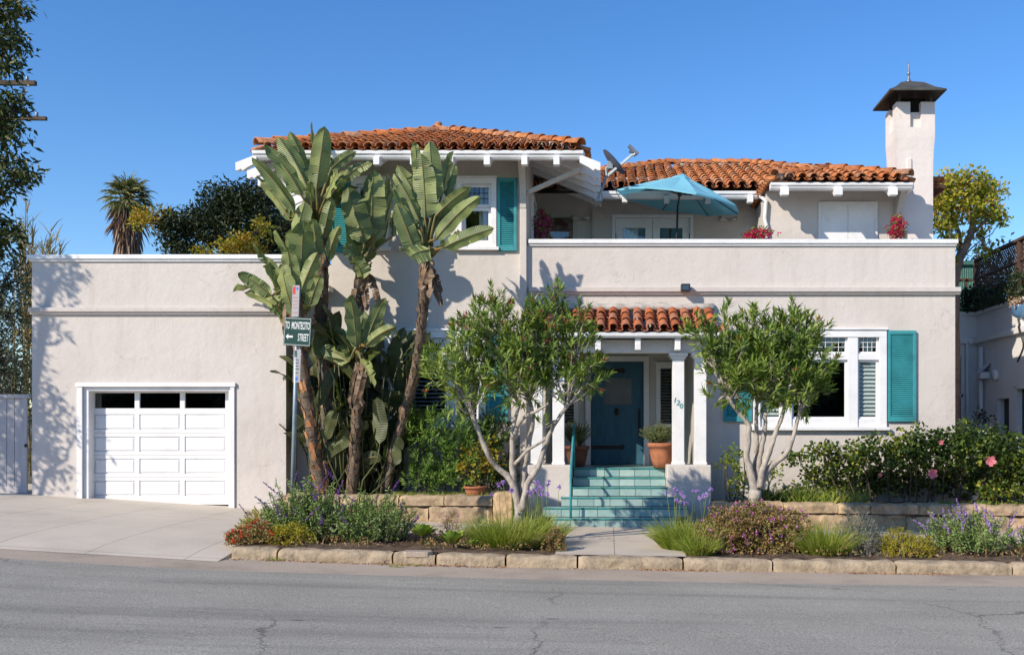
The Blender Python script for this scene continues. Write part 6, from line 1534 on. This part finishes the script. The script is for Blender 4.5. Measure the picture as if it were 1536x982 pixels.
# right autumn tinted tree
Yt_ = 22.5
def w3(l): return [P(*q) for q in l]
blob_tree('street_tree', 'slender tree with yellow green and orange leaves between the two houses', (X(1431,Yt_),Yt_,.1), [
  ([Vector((X(1429,Yt_),Yt_,.1))]+w3([(1430,520,Yt_),(1431,440,Yt_),(1437,395,Yt_),(1450,368,Yt_),(1458,340,Yt_),(1452,318,Yt_)]), .17, .06),
  (w3([(1433,425,Yt_),(1441,385,Yt_+.1),(1438,350,Yt_+.2),(1430,320,Yt_+.2)]), .08, .04),
  (w3([(1456,352,Yt_),(1475,335,Yt_-.1),(1490,310,Yt_-.1)]), .05, .02),(w3([(1440,392,Yt_),(1465,365,Yt_-.1),(1488,350,Yt_),(1502,330,Yt_)]), .02, .008)],
  [bl(1425,275,Yt_,20,18),bl(1455,275,Yt_,24,20),bl(1485,290,Yt_,22,20),bl(1410,300,Yt_,18,20),bl(1440,310,Yt_,26,22),bl(1475,320,Yt_,24,18),bl(1498,325,Yt_,12,14),bl(1415,335,Yt_,16,18),bl(1400,312,Yt_,10,8),bl(1428,360,Yt_,14,14),bl(1468,350,Yt_,14,8),bl(1480,378,Yt_,10,8),bl(1425,395,Yt_,8,8)],
  760, M['autumn'], .12, .06, 5, 61, bark='bark_tan', clus=.16)
# dark feathery tree behind the garage roof
Yd = 27.0
blob_tree('dark_tree', 'dark feathery tree with a few yellow green tips behind the garage roof', (X(390,Yd),Yd,.6), [
  ([Vector((X(385,Yd),Yd,.6))]+w3([(385,420,Yd),(375,370,Yd),(350,330,Yd)]), .28, .08),
  (w3([(382,410,Yd),(330,370,Yd),(280,350,Yd),(235,335,Yd)]), .12, .03),(w3([(380,400,Yd),(320,385,Yd),(260,355,Yd)]), .08, .03),(w3([(384,400,Yd),(420,350,Yd),(440,320,Yd)]), .10, .03)],
  [bl(215,330,Yd,16,9,.5,1),bl(245,330,Yd,18,12,.6,1),bl(262,338,Yd,20,14,.6),bl(280,338,Yd,34,18,.8),bl(320,325,Yd,34,20,.8),bl(345,300,Yd,42,20,.9),bl(385,300,Yd,38,26,.9),bl(360,335,Yd,46,18,.9),bl(415,345,Yd,36,34,.9),bl(320,358,Yd,40,8,.6),bl(270,370,Yd,26,10,.5),bl(395,370,Yd,50,16,.9),bl(250,360,Yd,12,8,.4),bl(440,360,Yd,30,40,.9),bl(290,378,Yd,30,8,.6),bl(470,350,Yd,40,40,.9)],
  2400, M['dark_tree'], .13, .05, 9, 62, clus=.28, extra=M['yellow_leaf'], twig=.3)
Ye = 25.5
blob_tree('yellow_shrub', 'yellow flowering treetop showing above the garage parapet', (X(350,Ye),Ye,.5), [([Vector((X(350,Ye),Ye,.5))]+w3([(350,420,Ye),(352,385,Ye)]), .10, .03)],
  [bl(345,374,Ye,20,10,.5),bl(363,362,Ye,14,11,.5),bl(394,343,Ye,10,10,.4),bl(378,374,Ye,18,8,.5),bl(308,380,Ye,14,5,.5)], 150, M['yellow_leaf'], .12, .06, 7, 63, clus=.2)
# tree overhanging at top left
Yl = 20.5
blob_tree('overhanging_tree', 'dark leaved tree overhanging the left edge, reaching the top of the photo', (X(-190,Yl),Yl,.9), [
  ([Vector((X(-190,Yl),Yl,.9))]+w3([(-185,500,Yl),(-170,350,Yl),(-140,200,Yl),(-110,60,Yl),(-90,-60,Yl)]), .22, .08),
  (w3([(-180,420,Yl),(-110,330,Yl),(-50,290,Yl),(20,270,Yl)]), .06, .015),(w3([(-165,330,Yl),(-90,260,Yl),(-30,210,Yl),(15,180,Yl)]), .05, .012),(w3([(-150,240,Yl),(-70,170,Yl),(-20,110,Yl),(20,60,Yl)]), .05, .012),(w3([(-120,120,Yl),(-60,60,Yl),(0,10,Yl),(30,-20,Yl)]), .05, .012),
  (w3([(-180,450,Yl),(-100,400,Yl),(-20,370,Yl)]), .05, .012)],
  [bl(0,10,Yl,30,22),bl(12,50,Yl,20,22),bl(25,70,Yl,18,14),bl(8,95,Yl,24,16),bl(22,150,Yl,26,18),bl(0,165,Yl,24,24),bl(15,200,Yl,26,20),bl(5,235,Yl,24,16),bl(22,262,Yl,28,20),bl(45,265,Yl,16,12),bl(0,290,Yl,24,16),bl(-10,340,Yl,30,26),bl(18,350,Yl,18,14),bl(-5,375,Yl,28,16),bl(-50,60,Yl,50,60),bl(-60,200,Yl,50,60),bl(-60,330,Yl,50,50),bl(10,-40,Yl,40,30),bl(35,15,Yl,14,10),bl(-100,120,Yl,60,80),bl(-120,280,Yl,60,70)],
  1500, M['left_tree'], .18, .062, 7, 64, clus=.2, droop=.5, twig=.35)
# grey green bush mass beside the garage
Yb_ = 21.5
blob_tree('bush', 'grey green tall bush in the shade beside the garage wall', (X(0,Yb_),Yb_,.6), [([Vector((X(-10,Yb_),Yb_,.6))]+w3([(-10,520,Yb_),(5,430,Yb_)]), .12, .04)],
  [bl(10,430,Yb_,40,36),bl(20,480,Yb_,36,40),bl(-20,460,Yb_,40,50),bl(15,540,Yb_,40,36),bl(-30,540,Yb_,40,50),bl(30,400,Yb_,20,20),bl(15,600,Yb_,50,50),bl(-60,500,Yb_,50,70),bl(-60,620,Yb_,60,50)], 900, M['grey_tree'], .15, .035, 7, 65, cat='bush', clus=.22)
# reeds
def reeds():
    random.seed(66); Y = 23.0; b = Vector((X(60,Y),Y,.6)); t = thing('giant_reed', tuple(b), 'tall tan reed stems with narrow leaves above the left end of the garage', 'reeds')
    mb = MB(); st = MB()
    for i in range(30):
        px, py = random.choice(((40,300),(52,330),(30,340),(62,360),(75,350),(82,345),(70,370),(45,370),(88,372),(25,390)))
        top = P(px+rnd(-6,6), py+rnd(-8,14), Y+rnd(-.4,.4)); root = b+Vector((rnd(-.6,.4),rnd(-.3,.3),0)); 
        st.tube([root, root.lerp(top,.6)+Vector((0,0,.1)), top], [.018,.014,.006], 5, cap=False); m = 26
        for j in range(m):
            q = .55+.45*j/m; p = root.lerp(top,q); mb.blade(p, Vector((rnd(-.7,.7),rnd(-.7,.7),1)), rnd(.25,.5), .028, droop=.5, seg=3)
    mb.build('leaves', M['bamboo'], t); st.build('stems', M['bamboo'], t)
reeds()
# fan palm
def palm():
    random.seed(67); Y = 36.0; c = P(190,325,Y); b = Vector((c.x,Y,.6)); t = thing('fan_palm', tuple(b), 'fan palm with a thick skirt of dead fronds behind the garage', 'palm tree')
    mb = MB(); mb.smooth = True; top = P(192,300,Y); mb.tube([b, P(190,500,Y), P(191,420,Y), P(192,350,Y), top], [.26,.26,.28,.28,.2], 14, jit=.06); mb.build('trunk', M['palm_dead'], t)
    sk = MB()
    for i in range(620):
        a = rnd(0,6.28); q = random.random(); p = Vector((top.x,top.y,top.z-.3)) + Vector((0,0,-2.6*q)); r0 = .30+.10*(1-q)
        p += Vector((math.cos(a)*r0, math.sin(a)*r0, rnd(-.1,.1))); sk.blade(p, Vector((math.cos(a)*.25,math.sin(a)*.25,-1)), rnd(.35,.65), rnd(.05,.10), droop=.1, seg=2)
    for i in range(90):
        a = rnd(0,6.28); p = Vector((top.x+math.cos(a)*.35, top.y+math.sin(a)*.35, top.z-rnd(.2,.9))); sk.blade(p, Vector((math.cos(a)*.8,math.sin(a)*.8,-.9)), rnd(.5,1.0), rnd(.04,.09), droop=.8, seg=3)
    sk.build('dead_frond_skirt', M['palm_dead'], t)
    cr = MB(); st = MB()
    for i in range(44):
        a = i*2.399; el = R(78-135*(i/44)); d = Vector((math.cos(a)*math.cos(el), math.sin(a)*math.cos(el), math.sin(el)))
        L = rnd(.50,.66); h = top+d*L*.75 + Vector((0,0,.05)); st.tube([top, h], [.03,.015], 5, cap=False)
        sd = d.cross(Vector((0,0,1))).normalized(); 
        for j in range(17):
            f = R(-78+156*j/16); dd = (d*math.cos(f)+sd*math.sin(f)).normalized(); cr.blade(h, dd, rnd(.50,.74)*(1-.15*abs(f)), .06, droop=.95, seg=5)
    cr.build('crown', M['palm_leaf'], t); st.build('frond_stalks', M['palm_leaf'], t)
palm()
# trees beyond, low, behind everything (visible from a step aside)
def far_tree(px, py, Y, r, seed):
    c = P(px,py,Y); blob_tree('background_tree', 'dark rounded tree far behind the left end of the garage' if px < 500 else 'dark rounded tree far behind the neighbouring house', (c.x,Y,.5), [([Vector((c.x,Y,.3)), Vector((c.x,Y,c.z*.5)), c], .25,.08)],
      [(c.x+dx*r,Y+dy*r,c.z+dz*r,r*.7,r*.7,r*.6) for dx,dy,dz in ((0,0,0),(.6,0,-.3),(-.6,0,-.3),(0,.5,.4),(.3,-.4,-.5),(-.3,-.3,-.6))], 420, M['dark_tree'], .22, .09, 7, seed, clus=.35)
far_tree(-20,560,34,2.6,71); far_tree(1500,440,33,1.9,72)
# utility pole at the far left with crossarms reaching into view
def upole():
    Y = 25.0; x = X(-70,Y); t = thing('utility_pole', (x,Y,.7), 'wooden utility pole at the left edge with crossarms reaching into view', 'utility pole')
    mb = MB(); mb.tube([(x,Y,.7),(x,Y,13.5)], [.17,.12], 12); mb.build('post', M['bark_dark'], t, smooth=True)
    for (py, pe, w) in ((23,40,.07),(125,54,.11),(178,70,.09)):
        mb = MB(); z = Z(py,Y-.2); xe = X(pe,Y-.2); mb.bar((2*x-xe,Y-.2,z+.04),(xe,Y-.2,z),w,w); mb.build('crossarm', M['bark_dark'], t, bevel=.01)
        g = MB(); g.smooth = True
        for f in (.25,.6,.9): g.lathe([(.03,0),(.05,.03),(.03,.06),(.045,.09),(.01,.12)], (x+(xe-x)*f,Y-.2,z+w/2), 8)
        g.build('insulator', M['grey_metal'], t)
upole()
# tree outside the frame on the left whose leaf shadow falls on the garage
def shade_tree():
    Bs = []
    def src(px, py, t, r, rz):
        p = P(px, py, 18.0) + Vector((-1.05,-1,.87))*t; Bs.append((p.x,p.y,p.z,r,.35,rz))
    for (px,py,r,rz) in ((62,408,.24,.20),(88,402,.26,.20),(118,410,.14,.10),(75,432,.26,.16),(60,470,.16,.22),(80,492,.24,.14),(95,510,.10,.07),(62,505,.10,.08)): src(px,py,3.2,r,rz)
    for (px,py,r,rz) in ((62,590,.20,.16),(85,600,.22,.14),(60,630,.34,.26),(95,640,.24,.18),(112,655,.12,.1),(50,670,.40,.24),(82,690,.28,.18),(98,705,.12,.10),(62,715,.24,.12),(30,650,.5,.5),(10,610,.5,.5),(-10,680,.6,.5)): src(px,py,2.9,r,rz)
    b = Vector((-13.9,14.8,.6))
    blob_tree('street_tree', 'leafy tree standing just outside the left edge of the photo', tuple(b), [([b,(-13.9,14.8,2.4),(-13.7,14.9,4.5),(-13.3,14.9,7)],.13,.05),([(-13.8,14.9,2.2),(-13.2,15.1,3.4)],.06,.03)], Bs+[(-14.3,14.7,7.6,.9,.8,.8),(-14.6,14.6,6.2,.7,.6,.8)], 640, M['left_tree'], .15, .05, 7, 68, clus=.14, droop=.2)
shade_tree()

# ------------------------------------------------------------------ neighbouring house
def neighbour():
    xw, y1, y0 = 8.8, 24.0, 8.0
    N = thing('neighbouring_house', (xw+2, 20, 0), 'white stucco neighbouring house with flat roof, standing in shade at the right edge', 'house')
    dz1, dz0 = Z(598,22.6)-.0, 3.05
    mb = MB()
    dA = (22.05, 22.72, .3, 2.36); wA = (20.6, 21.7, 1.05, 2.60)
    mb.wall('y', 16.5, y1, -.4, 4.40, xw, xw+.25, [dA, wA]); mb.wall('x', 6.9, xw, -.4, 4.40, y1, y1+.25, [(7.5,8.42,1.6,3.4)])
    mb.wall('x', xw+.25, 16, -.4, 4.40, 16.5, 16.75)
    mb.build('wall', M['neigh'], N)
    mb = MB(); mb.box(xw-.06, xw+.3, 16.44, y1-.06, 4.40, 4.48); mb.box(6.9, xw+.3, y1-.06, y1+.3, 4.40, 4.48); mb.box(xw-.10, xw-.001, 16.4, y1-.10, 3.72, 3.86); mb.box(6.9, xw-.10, y1-.10, y1-.001, 3.72, 3.86)
    mb.box(xw+.3, 16, 16.5, y1, 4.3, 4.39)
    mb.build('cornice', M['neigh'], N, bevel=.01)
    mb = MB(); mb.wall('y', dA[0], dA[1], dA[2], dA[3], xw+.16, xw+.2); g = mb.build('side_door', M['neigh_dark'], N)
    w = MB(); a,b,c,d = wA
    w.box(xw-.02,xw+.14,a,a+.06,c,d); w.box(xw-.02,xw+.14,b-.06,b,c,d); w.box(xw-.02,xw+.14,a,b,d-.06,d+.0); w.box(xw-.06,xw+.14,a-.05,b+.05,c-.08,c); w.box(xw+.1,xw+.12,a+.5,a+.54,c,d)
    wi = w.build('window', M['neigh'], N); p = MB(); p.box(xw+.12,xw+.125,a+.05,b-.05,c,d-.05); p.build('pane', M['neigh_dark'], wi)
    w = MB(); w.box(7.5,8.42,y1+.10,y1+.15,1.6,3.4); wi = w.build('window', M['neigh_dark'], N); w = MB(); w.box(7.45,8.47,y1-.03,y1-.002,2.45,2.52); w.box(8.42,8.48,y1-.03,y1-.002,1.55,3.45); w.build('frame', M['neigh'], wi)
    mb = MB(); mb.tube([(xw-.08,23.5,.2),(xw-.08,23.5,3.6)], .05, 8); mb.build('downpipe', M['neigh'], N, smooth=True)
    mb = MB(); mb.tube([(8.55,y1-.08,.2),(8.55,y1-.08,3.8)], .04, 8); mb.build('downpipe', M['neigh'], N, smooth=True)
    mb = MB(); mb.box(xw-.22,xw-.01,23.15,23.4,2.85,3.0); mb.add([(xw-.24,23.1,2.98),(xw-.0,23.1,3.2),(xw-.0,23.45,3.2),(xw-.24,23.45,2.98)],[(0,1,2,3)]); mb.build('vent_hood', M['neigh'], N)
    mb = MB(); mb.smooth = True; cl = Vector((xw-.05,22.75,2.90)); mb.tube([(xw-.09,cl.y,cl.z),(xw,cl.y,cl.z)], .13, 14); mb.build('wall_lamp', M['blind'], N)
    # short stair rail
    mb = MB(); mb.box(xw-.9,xw-.05,21.9,22.0,1.15,1.22); mb.box(xw-.85,xw-.72,21.88,22.02,.1,1.15); mb.bar((xw-.78,21.9,1.1),(xw-.4,20.6,.3),.07,.14); mb.build('stair_rail', M['neigh'], N, bevel=.01)
    return N
M['neigh'] = stucco('neighbour_stucco', (.74,.72,.69)); M['neigh_dark'] = noisy('neighbour_dark_paint', (.03,.032,.036), rough=.4)
neighbour()
def lattice():
    x = 8.86; ya, yb = 24.2, 17.0; t = thing('lattice_fence', (x,(ya+yb)/2,4.48), 'dark brown wooden lattice fence on the roof of the neighbouring house', 'fence')
    zb, zm, zt = 4.49, 5.32, 5.76; m = M['lattice']
    def panel(y0, y1, z0, z1):
        mb = MB(); w = .022; step = .105
        for s in (1,-1):
            k = -int((z1-z0)/step)-2 if s > 0 else 0
            n = int(((y1-y0)+(z1-z0))/step)+2
            for i in range(-n, n+1):
                # line z-z0 = s*(y - yk)
                yk = y0 + i*step if s > 0 else y0 + i*step
                pts = []
                for (yy) in (y0, y1):
                    z = z0 + s*(yy-yk)
                    if z0 <= z <= z1: pts.append((yy,z))
                for zz_ in (z0, z1):
                    yy = yk + (zz_-z0)/s
                    if y0 < yy < y1: pts.append((yy,zz_))
                if len(pts) >= 2:
                    pts.sort(); a, b = pts[0], pts[-1]
                    if (a[0]-b[0])**2 > 1e-4: mb.bar((x+(.006 if s > 0 else -.006),a[0],a[1]), (x+(.006 if s > 0 else -.006),b[0],b[1]), .010, .034)
        return mb
    y = ya; first = True
    ys = [24.2, 21.6, 19.2, 17.0]
    for (a,b) in zip(ys, ys[1:]):
        panel(b+.05, a-.05, zm+.03, zt-.03).build('lattice_panel', m, t); panel(b+.05, a-.05, zb+.05, zm-.03).build('lattice_panel', m, t)
        p = MB(); p.box(x-.05,x+.05,a-.05,a+.05,zb-.08,zt+.02); p.build('post', m, t, bevel=.006)
    p = MB(); p.box(x-.05,x+.05,ys[-1]-.05,ys[-1]+.05,zb-.08,zt+.02); p.build('post', m, t)
    p = MB(); p.box(x-.06,x+.06,ys[-1],ys[0],zt-.03,zt+.03); p.box(x-.035,x+.035,ys[-1],ys[0],zm-.03,zm+.03); p.box(x-.035,x+.035,ys[-1],ys[0],zb,zb+.05); p.build('rail', m, t)
    # return panel facing the street at the far end
    p = MB(); p.box(7.9,8.78,24.2,24.25,5.25,5.32); p.box(7.95,8.05,24.2,24.25,4.5,5.3); p.box(8.3,8.36,24.2,24.25,4.5,5.3); p.box(8.6,8.66,24.2,24.25,4.5,5.3); p.build('return_rail', m, t)
M['lattice'] = noisy('brown_lattice', (.10,.06,.045), rough=.8, scale=4, amp=.2)
lattice()
random.seed(81)
def ledge_hedge():
    t = thing('ivy', (8.7,22.5,4.4), 'dark ivy and hedge along the foot of the lattice fence', 'ivy'); mb = MB()
    for i in range(900):
        y = rnd(19,24.3); h = rnd(0,.45)*(1+.3*math.sin(y*3)); p = Vector((8.66+rnd(-.12,.1), y, 4.48+h)); mb.leaf(p, rdir(.3), .12, .06)
    for i in range(700):
        p = Vector((rnd(7.2,8.8), 24.0+rnd(-.05,.4), 4.45+rnd(0,.6))); mb.leaf(p, rdir(.3), .13, .07)
    mb.build('foliage', M['dark_tree'], t)
ledge_hedge()
def teal_shed():
    t = thing('green_shed', (9.0,27.5,.1), 'green corrugated shed roof behind the lattice fence', 'shed'); mb = MB()
    for i in range(30):
        x = 8.2+i*.06; mb.add([(x,27,6.1),(x+.03,26.98,6.1),(x+.06,27,6.1),(x,27,.1),(x+.03,26.98,.1),(x+.06,27,.1)],[(0,3,4,1),(1,4,5,2)])
    mb.build('wall', noisy('shed_green',(.06,.17,.13),rough=.6), t)
    mb = MB(); mb.box(8.1,10.1,26.9,29,6.1,6.2); mb.build('roof', noisy('shed_roof',(.06,.17,.13),rough=.6), t)
teal_shed()
def basket():
    Y = 21.3; c = P(1531,462,Y); t = thing('hanging_basket', tuple(c), 'blue pot with peach flowers fixed to the neighbouring wall at the right edge', 'flower pot')
    mb = MB(); mb.smooth = True; mb.lathe([(.05,-.22),(.16,-.16),(.20,.02),(.21,.05),(.17,.05)], c, 18); mb.build('pot_body', noisy('blue_glaze',(.10,.22,.38),rough=.12,spec=.7), t)
    f = MB(); random.seed(3)
    for i in range(160): f.leaf(c+Vector((rnd(-.2,.2),rnd(-.2,.2),rnd(.02,.24))), rdir(.2), .06, .045)
    f.build('flowers', leafy('peach_flower',[(.35,.22,.12),(.6,.4,.28),(.2,.22,.1)]), t)
    b = MB(); b.bar((c.x,Y,c.z-.2),(8.8,Y,c.z-.2),.05,.05); b.bar((c.x,Y,c.z-.2),(8.8,Y,c.z-.5),.04,.04); b.build('bracket', M['neigh'], t)
    h = MB(); h.tube([(8.7,Y-.1,c.z-.35)]+[(8.66-.02*math.sin(i),Y-.1-.22*math.sin(i*math.pi/8),c.z-.4-.75*i/8) for i in range(9)], .02, 6); h.build('hose', M['black_metal'], t, smooth=True)
basket()
blob_tree('bare_shrub', 'thin dark leafed shrub against the neighbouring wall', (8.4,21.6,.1), [([(8.4,21.6,.1),(8.42,21.6,.8),(8.45,21.6,1.6)],.03,.01),([(8.4,21.6,.1),(8.3,21.8,1.0),(8.2,22.0,2.0)],.02,.008)], [(8.45,21.6,1.3,.2,.2,.35),(8.2,22.1,1.9,.25,.2,.2),(8.5,21.5,.7,.25,.2,.4)], 70, M['dark_tree'], .08, .05, 5, 91, cat='shrub', clus=.1)

# unseen hedge added behind the viewer to darken the ground floor window reflections
def added_hedge():
    random.seed(95); t = MB(); 
    for i in range(5200):
        x = rnd(-45,45); h = 6.2+1.6*noise.noise(Vector((x*.12,0,5)))+1.0*noise.noise(Vector((x*.5,0,9))); z = rnd(-.2,h); y = -24+rnd(-1.5,1.5)
        t.leaf(Vector((x,y,z)), rdir(), rnd(.8,1.3), .8)
    t.box(-45,45,-26,-25.6,-.3,5.6)
    o = t.build('hedge', M['dark_tree'], loc=(0,-24,0)); tag(o, 'unseen dark hedge added behind the viewer to darken the window reflections', 'hedge', kind='stuff')  # this hedge object is added and unseen, only there to darken reflections
added_hedge()
# ------------------------------------------------------------------ camera, light
cam = bpy.data.cameras.new('camera'); co = bpy.data.objects.new('camera', cam); COL.objects.link(co); SC.camera = co
co.location = (0,0,EYE); co.rotation_euler = (R(90),0,0); cam.sensor_width = 36; cam.sensor_fit = 'HORIZONTAL'
cam.lens = 36*F/1536; cam.shift_x = (768-CX)/1536; cam.shift_y = (CY-491)/1536; cam.clip_start = .1; cam.clip_end = 6000
sd = Vector((1.05,1,-.87)).normalized()
su = bpy.data.lights.new('sun','SUN'); su.energy = 5.0; su.angle = R(.53); su.color = (1,.895,.76); so = bpy.data.objects.new('sun', su); COL.objects.link(so)
so.rotation_euler = sd.to_track_quat('-Z','Y').to_euler(); so.location = (-10,-10,20)
w = bpy.data.worlds.new('World'); SC.world = w; w.use_nodes = True; nt = w.node_tree; bg = nt.nodes['Background']
sk = nt.nodes.new('ShaderNodeTexSky'); sk.sky_type = 'NISHITA'; sk.sun_disc = False
sk.sun_elevation = math.asin(-sd.z); sk.sun_rotation = math.atan2(-sd.x, -sd.y) % (2*math.pi)
sk.altitude = 0; sk.air_density = 1.0; sk.dust_density = .1; sk.ozone_density = 3.5
hs = nt.nodes.new('ShaderNodeHueSaturation'); hs.inputs['Hue'].default_value = .507; hs.inputs['Saturation'].default_value = 1.25; hs.inputs['Value'].default_value = 1.16; nt.links.new(sk.outputs[0], hs.inputs['Color'])
nt.links.new(hs.outputs[0], bg.inputs[0]); bg.inputs[1].default_value = .15
SC.view_settings.view_transform = 'Standard'; SC.view_settings.look = 'None'; SC.view_settings.exposure = .10; SC.view_settings.gamma = 1
SC.cycles.max_bounces = 6; SC.cycles.transparent_max_bounces = 12; SC.cycles.use_denoising = True; SC.cycles.diffuse_bounces = 3
SC.render.use_persistent_data = False
